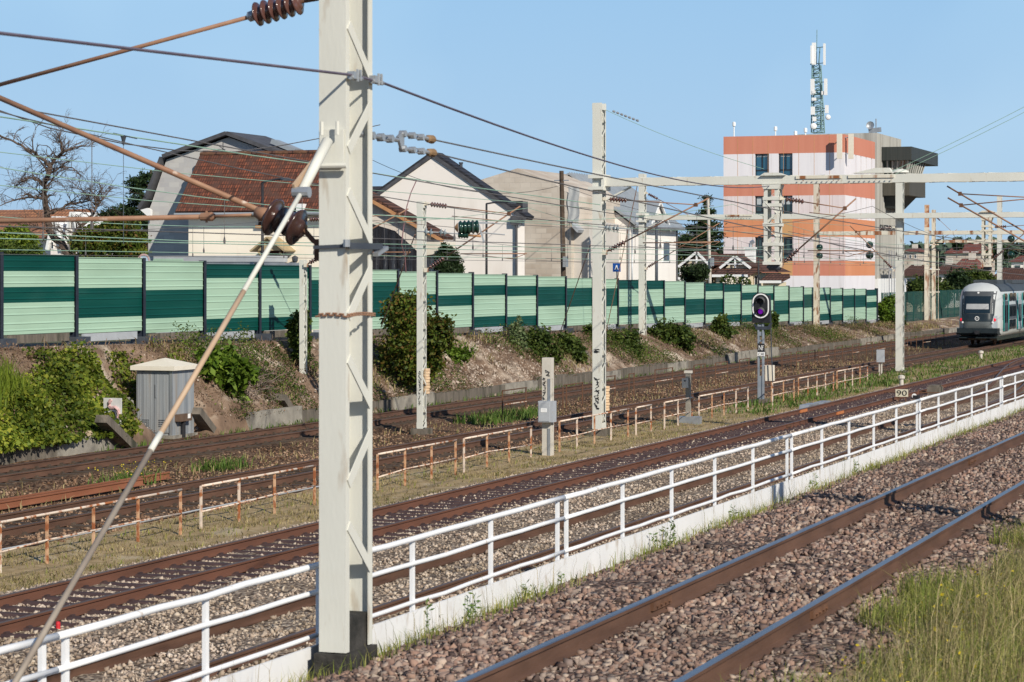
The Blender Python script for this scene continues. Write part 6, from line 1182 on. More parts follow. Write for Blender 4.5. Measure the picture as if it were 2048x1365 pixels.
# concrete post with the grey box
sK = SX(1094, 22.2); kp = thing('concrete_post', 'tall pale concrete post with graffiti carrying a grey junction box', 'concrete post', (sK, 22.2, -.25))
yk0, yk1 = DX(1102, sK), DX(1084, sK); zk = WS(1093, 716, sK).z; mb = MB(); mb.box(sK, sK + .09, yk0, yk1, -.3, zk); mb.box(sK + .16, sK + .25, yk0, yk1, -.3, zk); mb.box(sK + .09, sK + .16, yk0, yk1, WS(1093, 758, sK).z, zk); mb.box(sK + .09, sK + .16, yk0, yk1, -.3, .4); build(mb, 'shaft', M_conclight, kp)
mb = MB(); z0_, z1_ = WS(1093, 803, sK).z, WS(1093, 758, sK).z; mb.box(sK - .012, sK, yk0 + .02, yk0 + .10, z0_, z1_); build(mb, 'channel_plate', M_galv, kp)
scribble(kp, faceX((sK - .004, yk1 - .07, WS(1090, 778, sK).z)), .1, .65, 21, 7, .008); scribble(kp, faceX((sK - .004, yk0 + .1, WS(1090, 748, sK).z)), .14, .2, 22, 3, .008)
y0_, y1_ = DX(1107.5, sK - .2), DX(1076, sK - .2); z0_, z1_ = WS(1093, 845, sK - .2).z, WS(1093, 803, sK - .2).z; mb = MB(); mb.box(sK - .2, sK + .12, y0_ + .03, y1_, z0_, z1_); jb = build(mb, 'junction_box', M_grey, kp); mb = MB(); mb.box(sK - .215, sK - .2, y0_ + .13, y1_ - .02, z0_ + .03, z1_ - .03); build(mb, 'lid', M_grey, jb)
mb = MB(); zc = WS(1088, 821, sK - .2).z; yy = DX(1088, sK - .2); mb.box(sK - .222, sK - .215, yy - .09, yy + .09, zc - .055, zc + .055); build(mb, 'label_plate', M_plate, jb)
mb = MB()
for dz in (.02, -.02):
    for j in range(7): mb.box(sK - .2235, sK - .222, yy - .065 + j * .018, yy - .055 + j * .018, zc + dz - .006, zc + dz + .006)
build(mb, 'label_print', M_grey, jb); mb = MB(); mb.box(sK - .02, sK + .04, yk0 + .02, yk0 + .10, -.3, .55); build(mb, 'cable_pipe', M_galv, kp)
# short post with the white box
sV = SX(1375, 22.4); vp = thing('signal_post_stub', 'short grey concrete post with a small white box and a flat white cap', 'concrete post', (sV, 22.4, -.25)); y0_, y1_ = DX(1380, sV), DX(1371, sV); zv = WS(1375, 747, sV).z; mb = MB(); mb.box(sV, sV + .14, y0_, y1_, -.3, zv); build(mb, 'shaft', M_conc, vp)
mb = MB(); mb.box(sV - .04, sV + .18, y0_ - .04, y1_ + .04, zv, zv + .09); build(mb, 'cap', M_conclight, vp); y0_, y1_ = DX(1377, sV), DX(1366, sV); mb = MB(); mb.box(sV - .13, sV - .005, y0_, y1_, WS(1372, 776, sV).z, WS(1372, 757, sV).z); b_ = build(mb, 'housing', M_cream, vp); mb = MB(); p = WS(1370, 762, sV - .13); mb.tube([p, p - Vector((.02, 0, 0))], .03, 8); build(mb, 'lock', M_galvdark, b_)
mb = MB(); p = WS(1385, 830, sV); mb.box(p.x - .2, p.x + .3, p.y - .25, p.y + .5, -.25, .02); build(mb, 'base_box', M_galv, vp)
# small grey cabinet on legs
sU = SX(1760, 23.6); ub = thing('relay_box', 'small grey box standing on two thin legs before the domed mast', 'relay box', (sU, 23.6, -.2)); y0_, y1_ = DX(1767, sU), DX(1753, sU); z0_, z1_ = WS(1760, 725, sU).z, WS(1760, 700, sU).z; mb = MB(); mb.box(sU, sU + .3, y0_, y1_, z0_, z1_); build(mb, 'housing', M_grey, ub)
for y in (y0_ + .12, y1_ - .12): mb = MB(); mb.box(sU + .1, sU + .17, y - .03, y + .03, -.3, z0_); build(mb, 'leg', M_conclight, ub)
# speed board
sN9 = SX(1803, 18.0); nb9 = thing('speed_board', 'small pale board reading 90 standing low beside the rail', 'sign', (sN9, 18, -.2)); y0_, y1_ = DX(1816, sN9), DX(1791, sN9); z0_, z1_ = WS(1803, 794, sN9).z, WS(1803, 779, sN9).z; mb = MB(); mb.box(sN9, sN9 + .03, y0_, y1_, z0_, z1_); build(mb, 'board', mk('ivory_board', [(.62, .57, .44), (.68, .63, .50)], rough=.6, scale=4), nb9)
text(nb9, 'lettering', '90', M_black, (y1_ - y0_) * .82, (z1_ - z0_) * .72, faceX((sN9 - .006, (y0_ + y1_) / 2, (z0_ + z1_) / 2)), .004)
for y in (y0_ + .1, y1_ - .1): mb = MB(); mb.box(sN9 + .03, sN9 + .07, y - .02, y + .02, -.3, z0_ + .1); build(mb, 'leg', M_darkrust, nb9)
# point machine and lever near the board
pmx = SX(1868, 17.8); pm = thing('point_machine', 'low dark point machine with a red and white lever right of the speed board', 'point machine', (pmx, 17.8, -.2)); mb = MB(); mb.box(pmx, pmx + 1.1, 17.6, 18.1, -.2, .12); mb.box(pmx + .1, pmx + 1.0, 17.66, 18.05, .12, .2); build(mb, 'case', M_concdark, pm); mb = MB(); q = W(1830, 793, 17.9); mb.box(q.x - .2, q.x + .3, 17.75, 17.95, -.2, -.02); build(mb, 'stand', M_black, pm); mb = MB(); mb.tube([q + Vector((0, 0, -.1)), q + Vector((.3, -.1, .25))], .03, 6); build(mb, 'lever', M_railred, pm)
mb = MB(); mb.lathe(q + Vector((-.15, 0, .02)), (-1, 0, 0), [(0, .02), (0, .1), (.04, .1), (.05, 0)], 10); build(mb, 'target', M_plate, pm)
mb = MB()
for q_ in (17.6, 19.0, 20.0): mb.tube([(pmx - .1, 17.2, -.1), (pmx - .1, 20.2, -.1)], .025, 6) if q_ == 17.6 else None
build(mb, 'rod', M_darkrust, pm)
for i, (x, y, D, lab) in enumerate(((1803, 763, 20.6, 'small white capped ground marker beside the red track'), (1962, 712, 22.6, 'small white block in the grass far along the verge'))):
    p = W(x, y, D); mk_ = MB(); mk_.lathe((p.x, p.y, -.2), (0, 0, 1), [(0, .10), (.3, .09), (.34, .16), (.46, .15), (.5, .05), (.5, 0)], 10); tag(build(mk_, 'ground_marker', M_conclight), lab, 'marker')
for x0, x1, y, D, lab in ((1607, 1630, 802, 20.2, 'left of two flat grey boxes on the red rails'), (1636, 1655, 801, 20.1, 'right of two flat grey boxes on the red rails')):
    a, b = SX(x0, D), SX(x1, D); mb = MB(); mb.prism([(a, -.2), (b, -.2), (b - .15, .04), (a + .15, .04)], 'Y', D - .18, D + .18); tag(build(mb, 'track_box', M_galv), lab, 'track box')
for x, D, lab in ((1605, 19.9, 'orange rusted insulated joint on the far red rail'), (1678, 18.4, 'orange rusted insulated joint on the near red rail')):
    a = SX(x - 6, D); b = SX(x + 7, D); mb = MB(); mb.box(a, b, D - .055, D + .055, -.13, -.03); tag(build(mb, 'rail_joint', mk('orange_rust', [(.42, .14, .05), (.52, .20, .08)], rough=.85, scale=8)), lab, 'rail joint')
# ------------------------------------------------------------------ steel cabinet
sH, dH = SX(345, 34.9), 34.9; cab = thing('steel_cabinet', 'tall weathered steel trackside cabinet with a cream pyramid roof', 'cabinet', (sH, dH + .6, -.2)); yl_ = DX(272, sH); sr_ = SX(388, dH); zt = WS(310, 741, sH).z
M_cabst = mk('streaked_zinc_sheet', [(.20, .22, .25), (.34, .36, .38), (.44, .45, .46)], rough=.5, metal=.25, scale=1.6, st=(3, 3, .12), dirt=((.30, .25, .20), 1.5, .56, .78))
mb = MB(); mb.box(sH + .03, sr_, dH, yl_, -.05, zt); build(mb, 'body', M_cabst, cab)
ym = (dH + yl_) / 2
for a, b in ((dH + .10, ym - .01), (ym + .01, yl_ - .05)):
    mb = MB(); mb.box(sH, sH + .03, a, b, .03, zt - .06)
    for q in np.linspace(a + .1, b - .1, 4): mb.box(sH - .008, sH, q - .012, q + .012, .06, zt - .1)
    dd_ = build(mb, 'door', M_cabst, cab); mb = MB()
    for k_ in range(4): mb.box(sH - .012, sH, (a + b) / 2 - .12, (a + b) / 2 + .12, .22 + .06 * k_, .24 + .06 * k_)
    build(mb, 'louvre', M_galvdark, dd_)
mb = MB(); mb.box(sH - .03, sH + .02, dH - .01, dH + .09, -.05, zt); build(mb, 'corner_post', M_galv, cab); mb = MB(); mb.box(sH - .02, sH + .02, ym - .08, ym - .03, 1.1, 1.5); build(mb, 'handle', M_galv, cab)
mb = MB(); e = .13; zc = WS(335, 726, sH + .7).z; cx, cy = (sH + sr_) / 2, ym; x0, x1, y0, y1 = sH - e, sr_ + e, dH - e, yl_ + e; mb.add([(x0, y0, zt), (x1, y0, zt), (x1, y1, zt), (x0, y1, zt), (x0, y0, zt + .13), (x1, y0, zt + .13), (x1, y1, zt + .13), (x0, y1, zt + .13), (cx, cy, zt + .36)], [(3, 2, 1, 0), (0, 1, 5, 4), (1, 2, 6, 5), (2, 3, 7, 6), (3, 0, 4, 7), (4, 5, 8), (5, 6, 8), (6, 7, 8), (7, 4, 8)]); build(mb, 'roof', M_cream, cab)
mb = MB(); mb.box(sH - .1, sr_ + .1, dH - .08, yl_ + .1, -.3, -.05); build(mb, 'plinth', M_conc, cab)
q0, q1 = W(360, 844, dH - .18), W(383, 827, dH - .18); mb = MB(); mb.box(q0.x, q1.x, dH - .2, dH, q0.z, q1.z); mtr = build(mb, 'meter_box', mk('brown_meter_box', [(.10, .06, .04), (.15, .10, .07)], rough=.5, scale=4), cab); mb = MB(); mb.box(q1.x - .28, q1.x - .12, dH - .21, dH - .2, q0.z + .08, q0.z + .22); build(mb, 'label_plate', M_plate, mtr); mb = MB(); mb.tube([((q0.x + q1.x) / 2, dH - .1, q0.z), ((q0.x + q1.x) / 2, dH - .1, -.3)], .07, 8); build(mb, 'cable_pipe', M_black, mtr)
# slanted concrete ramps and other remains by the cabinet
def ramp(label, pts, D, w_, th=.16):
    a, b = W(*pts[0], D), W(*pts[1], D); mb = MB(); mb.bar(a, b, w_, th); return tag(build(mb, 'concrete_ramp', M_concdark), label, 'concrete slab')
ramp('slanted concrete slab just right of the steel cabinet', ((390, 822), (432, 878)), 34.8, .4, .24); ramp('slanted concrete slab left of the steel cabinet in the ivy', ((203, 838), (262, 896)), 34.3, .4, .24); ramp('slanted dark concrete slab left of the slender white mast', ((560, 795), (592, 845)), 34.85, .4, .24)
mb = MB(); a, b = W(1160, 720, 35.6), W(1200, 775, 35.0); mb.bar(a, b, .1, 1.2, (0, 0, 1)); tag(build(mb, 'concrete_wedge', M_concdark), 'dark sloping concrete block behind the graffiti mast', 'concrete slab')
gpn = thing('graffiti_panel', 'white board with a pink curling graffiti drawing among the ivy', 'board', W(228, 850, 35.5)); p0_, p1_ = WS(207, 852, 61.6), WS(242, 797, 61.6); mb = MB(); mb.box(61.6, 61.66, p1_.y, p0_.y, p0_.z, p1_.z); build(mb, 'board', mk('dirty_white_board', [(.50, .49, .48), (.62, .61, .60)], rough=.7, scale=5), gpn)
crv = [(222, 800), (219, 805), (218, 812), (222, 816), (230, 815), (236, 820), (238, 828), (235, 834), (228, 834), (223, 828), (222, 836), (226, 842), (234, 844)]
mb = MB(); mb.tube([WS(x, y, 61.58) for x, y in crv], .055, 6); build(mb, 'painted_curl', mk('pink_spray_paint', [(.55, .33, .33), (.62, .42, .40)], rough=.7, scale=5), gpn); mb = MB(); mb.tube([WS(x - 1.2, y - .8, 61.545) for x, y in crv], .014, 4); mb.tube([WS(x, y, 61.54) for x, y in ((226, 822), (231, 824), (232, 832), (229, 840))], .05, 5); build(mb, 'painted_outline', M_galvdark, gpn)
mb = MB(); p = W(257, 800, 35.7); q = W(262, 876, 35.3); mb.bar(p, q, .28, .2, (0, 1, 0)); tag(build(mb, 'concrete_ruin', M_conc), 'crumbling pale concrete pier between the white board and the steel cabinet', 'concrete slab')
p = G(178, 908, -.2); mb = MB(); zt = W(178, 862, p.y).z; mb.box(p.x - .07, p.x + .07, p.y - .07, p.y + .07, -.3, zt - .04); mb.box(p.x - .05, p.x + .05, p.y - .05, p.y + .05, zt - .04, zt); tag(build(mb, 'marker_stake', mk('tan_marker_paint', [(.50, .38, .25), (.58, .46, .32)], rough=.8, scale=5)), 'short tan marker stake beside the far track at the left', 'stake')
p = W(110, 1250, 18.0); mb = MB(); mb.lathe((p.x, 17.95, -.2), (0, 0, 1), [(0, .035), (.09, .035), (.12, .03), (.13, 0)], 10); 
tag(build(mb, 'marker_peg', mk('red_peg', [(.5, .02, .03), (.6, .04, .05)], scale=5)), 'small red peg beside the red track at lower left', 'peg')
mb = MB(); mb.tube([(x, 23.9 + .05 * math.sin(x), -.15) for x in np.arange(26, 58, 4.)], .018, 6); tag(build(mb, 'cable_duct', M_grey), 'thin grey cable duct running behind the rusty handrails at the left', 'cable')

# ------------------------------------------------------------------ poles, lamps and road signs behind the barrier
def lamp(label, x, D, y0, arm, mat=M_black, r=.07):
    b = W(x, 560, D); zt = W(x, y0, D).z; t = thing('street_lamp', label, 'street lamp', (b.x, D, float(crest(b.x)))); mb = MB(); mb.tube([(b.x, D, crest(b.x) - .1), (b.x, D, zt)], r, 8, r * .75); build(mb, 'pole', mat, t, True)
    if arm:
        e = W(arm[0], arm[1], D - .2); mb = MB(); mb.tube([(b.x, D, zt), Vector((b.x, D, zt)).lerp(e, .3) + Vector((0, 0, .03)), e], r * .6, 6); build(mb, 'arm', mat, t); d = (e - Vector((b.x, D, zt))); d.z = 0; d.normalize(); mb = MB(); mb.prism([(0, 0), (.0, .06), (.35, .12), (.75, .05), (.75, 0)], 'Y', -.13, .13); A_ = Matrix.Translation(e - Vector((0, 0, .06))) @ d.to_track_quat('X', 'Z').to_matrix().to_4x4(); mb.v = [tuple(A_ @ Vector(p_)) for p_ in mb.v]; build(mb, 'lantern', M_galvdark, t)
    return t
lamp('black street lamp before the tile roof, its arm reaching right', 525, 41.5, 366, (560, 358)); lamp('thin black lamp post before the white gable, arm to the right', 973, 40.6, 408, (1015, 405)); lamp('black lamp post before the zinc roofed house', 1313, 40.2, 440, None, M_galvdark, .11); lamp('black street lamp before the orange building, arm to the right', 1517, 40.6, 474, (1540, 471))
lamp('thin grey post before the zinc roofed house near the road sign', 1264, 40.3, 455, None, M_galv, .05)
for x, D, y0, lab, m_, r in ((1123, 40.2, 342, 'dark leaning wooden utility pole before the unfinished house', M_wood, .15), (1416, 42., 397, 'grey concrete utility pole before the cedar', M_conclight, .12)):
    b = W(x + 6, 560, D); tp = W(x, y0, D); t = thing('utility_pole', lab, 'utility pole', (b.x, D, float(crest(b.x)))); mb = MB(); mb.tube([(b.x, D, crest(b.x) - .1), tp], r, 8, r * .8); build(mb, 'shaft', m_, t); mb = MB(); q = W(x + 8, 525, D - .2); mb.box(q.x - .15, q.x + .15, q.y - .1, q.y + .1, q.z - .25, q.z + .3); build(mb, 'junction_box', M_galv, t); mb = MB(); mb.bar(tp + Vector((0, .4, -.5)), tp + Vector((0, -.4, -.5)), .05, .05); build(mb, 'crossarm', M_galv, t)
# blue road sign with a hump pictogram
sX = SX(1233, 39.6); rs = thing('road_sign', 'square blue road sign with a white speed hump pictogram', 'road sign', (sX, 39.6, float(crest(sX)))); y0_, y1_ = DX(1241, sX), DX(1225.5, sX); z0_, z1_ = WS(1233, 544, sX).z, WS(1233, 527, sX).z; mb = MB(); mb.box(sX, sX + .03, y0_, y1_, z0_, z1_); build(mb, 'plate', mk('sign_blue', [(.01, .07, .30), (.015, .09, .36)], rough=.4, scale=3), rs); ym, zm, h = (y0_ + y1_) / 2, (z0_ + z1_) / 2, (z1_ - z0_) / 2
mb = MB(); mb.prism([(ym - h * .55, zm - h * .45), (ym + h * .55, zm - h * .45), (ym + h * .3, zm - h * .2), (ym + h * .14, zm + h * .55), (ym - h * .14, zm + h * .55), (ym - h * .3, zm - h * .2)], 'X', sX - .012, sX - .002); build(mb, 'pictogram', M_plate, rs); mb = MB(); mb.prism([(ym - h * .28, zm - h * .42), (ym + h * .28, zm - h * .42), (ym + h * .05, zm + h * .1), (ym - h * .05, zm + h * .1)], 'X', sX - .018, sX - .013); build(mb, 'pictogram', M_galvdark, rs); mb = MB(); mb.tube([(sX + .06, ym, crest(sX) - .1), (sX + .06, ym, z1_ - .05)], .035, 8); build(mb, 'pole', M_galvdark, rs)
# faded no parking disc at the left
sY = 84.; p = WS(288, 522, sY); ns = thing('no_parking_sign', 'faded round no parking sign peeping over the barrier left of the grey gable', 'road sign', (sY, p.y, 3)); r = 14 * p.x / F * 1.15
mb = MB(); mb.lathe(p, (-1, 0, 0), [(0, 0), (0, r), (.02, r), (.02, 0)], 28); build(mb, 'disc', mk('faded_sign_blue', [(.38, .50, .62), (.48, .58, .66)], rough=.6, scale=4), ns); mb = MB(); n = 28; mb.add([(sY - .03, p.y + math.cos(2 * math.pi * j / n) * r * q, p.z + math.sin(2 * math.pi * j / n) * r * q) for q in (1.0, .76) for j in range(n)], [(j, (j + 1) % n, n + (j + 1) % n, n + j) for j in range(n)]); mb.bar((sY - .03, p.y + r * .6, p.z + r * .6), (sY - .03, p.y - r * .6, p.z - r * .6), .01, r * .22, (1, 0, 0)); build(mb, 'red_ring', mk('faded_sign_red', [(.50, .30, .28), (.58, .42, .40)], rough=.6, scale=4), ns); mb = MB(); mb.tube([(sY + .05, p.y, 2.4), (sY + .05, p.y, p.z)], .03, 6); build(mb, 'pole', M_galv, ns)
# green mesh fence beyond the barrier end and its gate post
gf = thing('green_fence', 'dark green mesh fence beyond the end of the noise barrier', 'fence', (215, 38, .8)); M_gf = mk('green_fence_wire', [(.01, .06, .05), (.02, .085, .07)], rough=.6, scale=3)
fa, fb = 192., 330.; nP = 40
for i in range(nP):
    s = fa + (fb - fa) * i / nP; mb = MB(); mb.box(s - .05, s + .05, 38.1, 38.2, .3, 3.3); build(mb, 'post', M_gf, gf)
mb = MB()
for k_ in range(30): mb.box(fa, fb, 38.14, 38.155, .5 + k_ * .095, .535 + k_ * .095)
for s in np.arange(fa, fb, .32): mb.box(s, s + .12, 38.15, 38.165, .4, 3.25)
build(mb, 'mesh', M_gf, gf)
mb = MB(); y0_ = DX(1922, 205); p = WS(1908, 600, 250); mb.prism([(p.y - .9, p.z - .35), (p.y + .9, p.z - .35), (p.y + .9, p.z + .35), (p.y - .9, p.z + .35)], 'X', 249.9, 250); wp = thing('white_notice', 'plain white notice board on the green fence left of the train', 'sign', (250, p.y, .5)); build(mb, 'board', M_plate, wp); mb = MB(); mb.tube([(250.05, p.y, 0), (250.05, p.y, p.z)], .04, 6); build(mb, 'pole', M_galv, wp)

# ------------------------------------------------------------------ overhead wires
def sag(a, b, d, n=24):
    a, b = Vector(a), Vector(b); return [a.lerp(b, i / n) - Vector((0, 0, 4 * d * (i / n) * (1 - i / n))) for i in range(n + 1)]
RW = .0078
def catenary(label, D, sup, zm, zc, dsag, mat, stag=.2):
    t = thing('overhead_line', label, 'overhead line', (sup[0], D, zc), 'overhead lines above the tracks'); pm = []; pc = []
    for i, (a, b) in enumerate(zip(sup[:-1], sup[1:])):
        sa, sb = (stag if i % 2 else -stag), (-stag if i % 2 else stag); seg = sag((a, D + sa, zm), (b, D + sb, zm), dsag, 20); pm += seg[:-1]; pc += [Vector((a, D + sa, zc)).lerp(Vector((b, D + sb, zc)), q / 20) for q in range(20)]
        for q in (.08, .2, .32, .44, .56, .68, .8, .92):
            p = seg[0].lerp(seg[-1], q); p.z -= 4 * dsag * q * (1 - q); mb = MB(); mb.tube([p, (p.x, p.y, zc)], .006, 4); mb.lathe((p.x, p.y, zc), (0, 0, 1), [(0, .02), (.06, .025), (.14, .005)], 6); build(mb, 'dropper', M_wire, t)
    mb = MB(); mb.tube(pm, RW, 5); build(mb, 'messenger_wire', mat, t); mb = MB(); mb.tube(pc, RW, 5); mb.tube([p + Vector((0, .04, 0)) for p in pc], RW * .8, 5); build(mb, 'contact_wire', M_wiregreen if mat is M_wiregreen else M_wire, t)
SUP = [-28, 22, 72, 122, 172, 222, 290]
catenary('overhead line above the grey ballast track', 14.8, SUP, 6.95, 5.48, 1.05, M_wire); catenary('overhead line above the red track', 19.15, SUP, 7.05, 5.45, .95, M_wiregreen)
catenary('overhead line above the train track', 25.85, SUP, 7.0, 5.4, 1.0, M_wiregreen); catenary('overhead line above the far track below the barrier', 32.5, SUP, 6.9, 5.4, 1.0, M_wire)
def wire(label, pts, mat=M_wire, r=RW, nm='overhead_wire'):
    mb = MB(); mb.tube(pts, r, 5); return tag(build(mb, nm, mat), label, 'wire')
# feeder clamped to the near mast
za = W(0, 67, 7.955).z
wire('violet grey feeder wire clamped across the top of the big near mast', [(-30, 7.955, 6.9), (-5, 7.955, za - .1), (W(0, 67, 7.955).x, 7.955, za), (18.06, 7.955, zf), (18.7, 7.955, zf - .02)] + sag((18.7, 7.955, zf - .02), (72, dp + .1, WS(1536, 372, 72).z), .35, 20)[1:], mk('violet_grey_wire', [(.10, .085, .12), (.14, .12, .16)], rough=.6), .012)
# anchored pair with the tension yoke
y0 = 8.1; q0 = W(862, 279, y0); q1 = W(864, 306, y0)
e0 = W(2182, 498, y0); e1 = W(2182, 560, y0); yk = thing('tension_yoke', 'grey chain links and yoke anchoring two wires to the right side of the near mast', 'anchor', W(800, 285, y0))
mb = MB(); a = Vector((18.56, y0, W(745, 272, y0).z)); b = W(798, 281, y0); N = 4
for i in range(N):
    p, q = a.lerp(b, i / N), a.lerp(b, (i + .8) / N)
    if i in (0, 2):
        for o in (-.022, .022): mb.tube([p + Vector((0, 0, o)), q + Vector((0, 0, o))], .007, 6)
    else: mb.tube([p, q], .02, 8)
    mb.lathe(p - Vector((0, .03, 0)), (0, 1, 0), [(0, 0), (0, .035), (.06, .035), (.06, 0)], 8)
build(mb, 'link', M_galv, yk); mb = MB(); mb.prism([(b.x - .04, b.z + .03), (b.x + .05, W(803, 265, y0).z), (b.x + .1, W(803, 265, y0).z), (b.x + .09, W(803, 300, y0).z), (b.x + .04, W(803, 300, y0).z)], 'Y', y0 - .012, y0 + .012); build(mb, 'yoke_plate', M_galv, yk)
for yy_, qq in ((268, q0), (298, q1)):
    mb = MB(); c = W(806, yy_, y0); d = (qq - c)
    for i in range(3):
        p, r_ = c + d * (i / 3.2), c + d * ((i + .8) / 3.2)
        if i == 1:
            for o in (-.018, .018): mb.tube([p + Vector((0, 0, o)), r_ + Vector((0, 0, o))], .006, 6)
        else: mb.tube([p, r_], .018, 8)
        mb.lathe(p - Vector((0, .03, 0)), (0, 1, 0), [(0, 0), (0, .03), (.06, .03), (.06, 0)], 8)
    build(mb, 'turnbuckle', M_galv, yk); mb = MB(); mb.lathe(c + d * .86, d, [(0, .01), (.02, .035), (.12, .04), (.2, .012)], 10); build(mb, 'cone_clamp', mk('brown_clamp', [(.20, .12, .06), (.28, .18, .10)], rough=.7, scale=6), yk)
wire('upper of two taut wires anchored at the near mast', sag(q0, e0, .25, 16)); wire('lower of two taut wires anchored at the near mast', sag(q1, e1, .25, 16))
# the remaining long wires
zmB = WS(1210, 216, 72).z
wire('green guy wire from the head of the graffiti mast down to the hanging post', [Vector((72.2, dB + .1, zmB))] + sag((72.2, dB + .1, zmB), (72, dp + .3, zb1 + .35), .12, 14)[1:], M_wiregreen, .008)
mb = MB(); a = Vector((72.2, dB, zmB)); b = Vector((72, dp + .3, zb1 + .35)); d = (b - a).normalized()
for i in range(7): mb.lathe(a + d * (.25 + i * .14), d, [(0, .01), (.02, .035), (.09, .035), (.11, .01)], 8)
tag(build(mb, 'guy_insulator', M_galv), 'small strain links where the green guy wire leaves the graffiti mast', 'insulator')
for lab, a, b in (('left of two green guy wires rising to the right from the nearest beam', WS(1765, 352, 72), WS(2260, 100, 72)), ('right of two green guy wires rising to the right from the nearest beam', WS(1783, 352, 72), WS(2260, 112, 72))): wire(lab, sag(a, b, .1, 8), M_wiregreen, .008)
wire('second feeder passing under the nearest beam', sag((20, 12.2, 6.5), (122, 17.5, 6.2), .6, 24)); wire('long black wire sagging past the tile roof', [W(-40, 205, 20), W(0, 222, 20), W(100, 257, 20.4), W(247, 288, 21), W(360, 302, 21.5), W(470, 304, 22), W(560, 292, 22.4), W(640, 277, 22.8), W(760, 250, 23)], M_wire, .011)
wire('green wire above the tile roof ending by the near mast', [W(-30, 229, 17), W(0, 234, 17), W(120, 252, 17.2), W(247, 272, 17.5), W(400, 295, 17.6), W(502, 311, 17.6), W(640, 330, 17.6), W(800, 355, 17.6), W(1200, 410, 17.6)], M_wiregreen, .010)
for lab, y0_, y1_, x1, D, m_ in (('green wire crossing low before the bare tree, upper one', 303, 372, 640, 24, M_wiregreen), ('pale green wire crossing the foot of the tile roof', 370, 420, 560, 23, M_wiregreen), ('thick pale green wire just above the barrier', 467, 487, 700, 19.6, M_wiregreen), ):
    a, b = W(-40, y0_ - 3, D), W(x1, y1_, D); c = W(1700, y1_ + (505 - y1_) * .6, D); wire(lab, [a, a.lerp(b, .5) - Vector((0, 0, .05)), b, b.lerp(c, .5) - Vector((0, 0, .1)), c], m_, .008)
# T hanger and its long dropper at the left
p = W(247, 272, 17.5); mb = MB(); mb.bar(p + Vector((-.3, 0, .02)), p + Vector((.4, 0, -.02)), .016, .016); mb.lathe(p, (0, 0, -1), [(0, .05), (.04, .035), (.14, .012)], 8); mb.tube([p, p - Vector((0, 0, 1.6))], .005, 4); tag(build(mb, 'wire_hanger', M_galvdark), 'dark hanger clamped on the green wire left of the grey gable', 'wire hanger')
# phone cables on the wooden pole
pw = W(1123, 355, 40.2)
wire('slack phone cable from the wooden pole to the left', sag(W(640, 262, 41.5), W(1118, 372, 40.2), 1.25, 20), M_black, .012); wire('phone cable from the wooden pole to the right', sag(W(1126, 372, 40.2), W(1400, 440, 41), .3, 12), M_black, .012)
# hanging purple brown jumper right of the near mast, inclined guys
wire('drooping purple brown jumper cable before the white gable', [W(833, 361, 27), W(822, 385, 27), W(814, 412, 27), W(810, 430, 27), W(808, 450, 27), W(805, 472, 27), W(803, 490, 27), W(810, 515, 27), W(812, 545, 27)], mk('purple_brown_cable', [(.16, .08, .09), (.22, .12, .13)], rough=.6), .016)
for lab, a, b in (('rusty guy rod left of the slender mast before the big bush', W(830, 470, 30.2), W(762, 655, 33.5)), ('rusty guy rod left of the graffiti mast', W(1181, 490, 31), W(1122, 660, 35)), ('rusty guy rod between the graffiti mast and the scribbled mast', W(1275, 370, 34), W(1212, 665, 36.5))): wire(lab, [a, b], M_tube, .02, 'guy_rod')
# big green strain insulators
gi = thing('strain_insulator', 'large green ribbed strain insulator hanging in the wires before the white gable', 'insulator', WZ(940, 455, 66))
def zpt(x, y): return WZ(x, y, 66)
mb = MB(); disc_insulator(mb, zpt(917, 456), zpt(958, 454), .20, 5, .15); build(mb, 'body', M_greenins, gi, True); mb = MB(); mb.lathe(zpt(916, 456), zpt(917, 456) - zpt(958, 454), [(0, .14), (.05, .09), (.1, .02)], 14); build(mb, 'end_cap', M_orangetrim, gi, True)
g2 = thing('strain_insulator', 'smaller green strain insulator just below the large one', 'insulator', WZ(925, 471, 66)); mb = MB(); disc_insulator(mb, zpt(916, 470), zpt(937, 471), .10, 4, .07); build(mb, 'body', M_greenins, g2, True); mb = MB(); mb.tube([zpt(937, 471), zpt(962, 473)], .03, 8); build(mb, 'end_rod', M_orangetrim, g2, True)
mb = MB(); mb.bar(zpt(958, 450), zpt(968, 486), .05, .05); mb.bar(zpt(958, 446), zpt(975, 446), .04, .06); mb.tube([zpt(975, 446), zpt(1000, 448)], .02, 6); mb.tube([zpt(965, 466), zpt(1010, 470)], .02, 6); build(mb, 'yoke_plate', M_galv, gi)
wire('rusty wire leading left from the large green insulator', [zpt(700, 437), zpt(916, 456)]); wire('wire leading right from the green insulators', [zpt(1000, 448), WZ(1400, 470, 84)])
for lab, pts in (('grey glass disc insulators left of the green ones', ((848, 464, 866, 466), (878, 465, 893, 467))), ('grey glass disc insulators between the graffiti mast and the scribbled mast', ((1210, 455, 1222, 457), (1225, 457, 1238, 458)))):
    t = thing('disc_insulators', lab, 'insulator', WZ(pts[0][0], pts[0][1], 70))
    for x0, y0_, x1, y1_ in pts: mb = MB(); disc_insulator(mb, WZ(x0, y0_, 70), WZ(x1, y1_, 70), .12, 2, .04); build(mb, 'disc', M_blueins, t, True)
    mb = MB(); mb.tube([WZ(pts[0][0] - 14, pts[0][1] - 1, 70), WZ(pts[1][2] + 24, pts[1][3] + 1, 70)], .02, 6); build(mb, 'rod', M_galv, t)
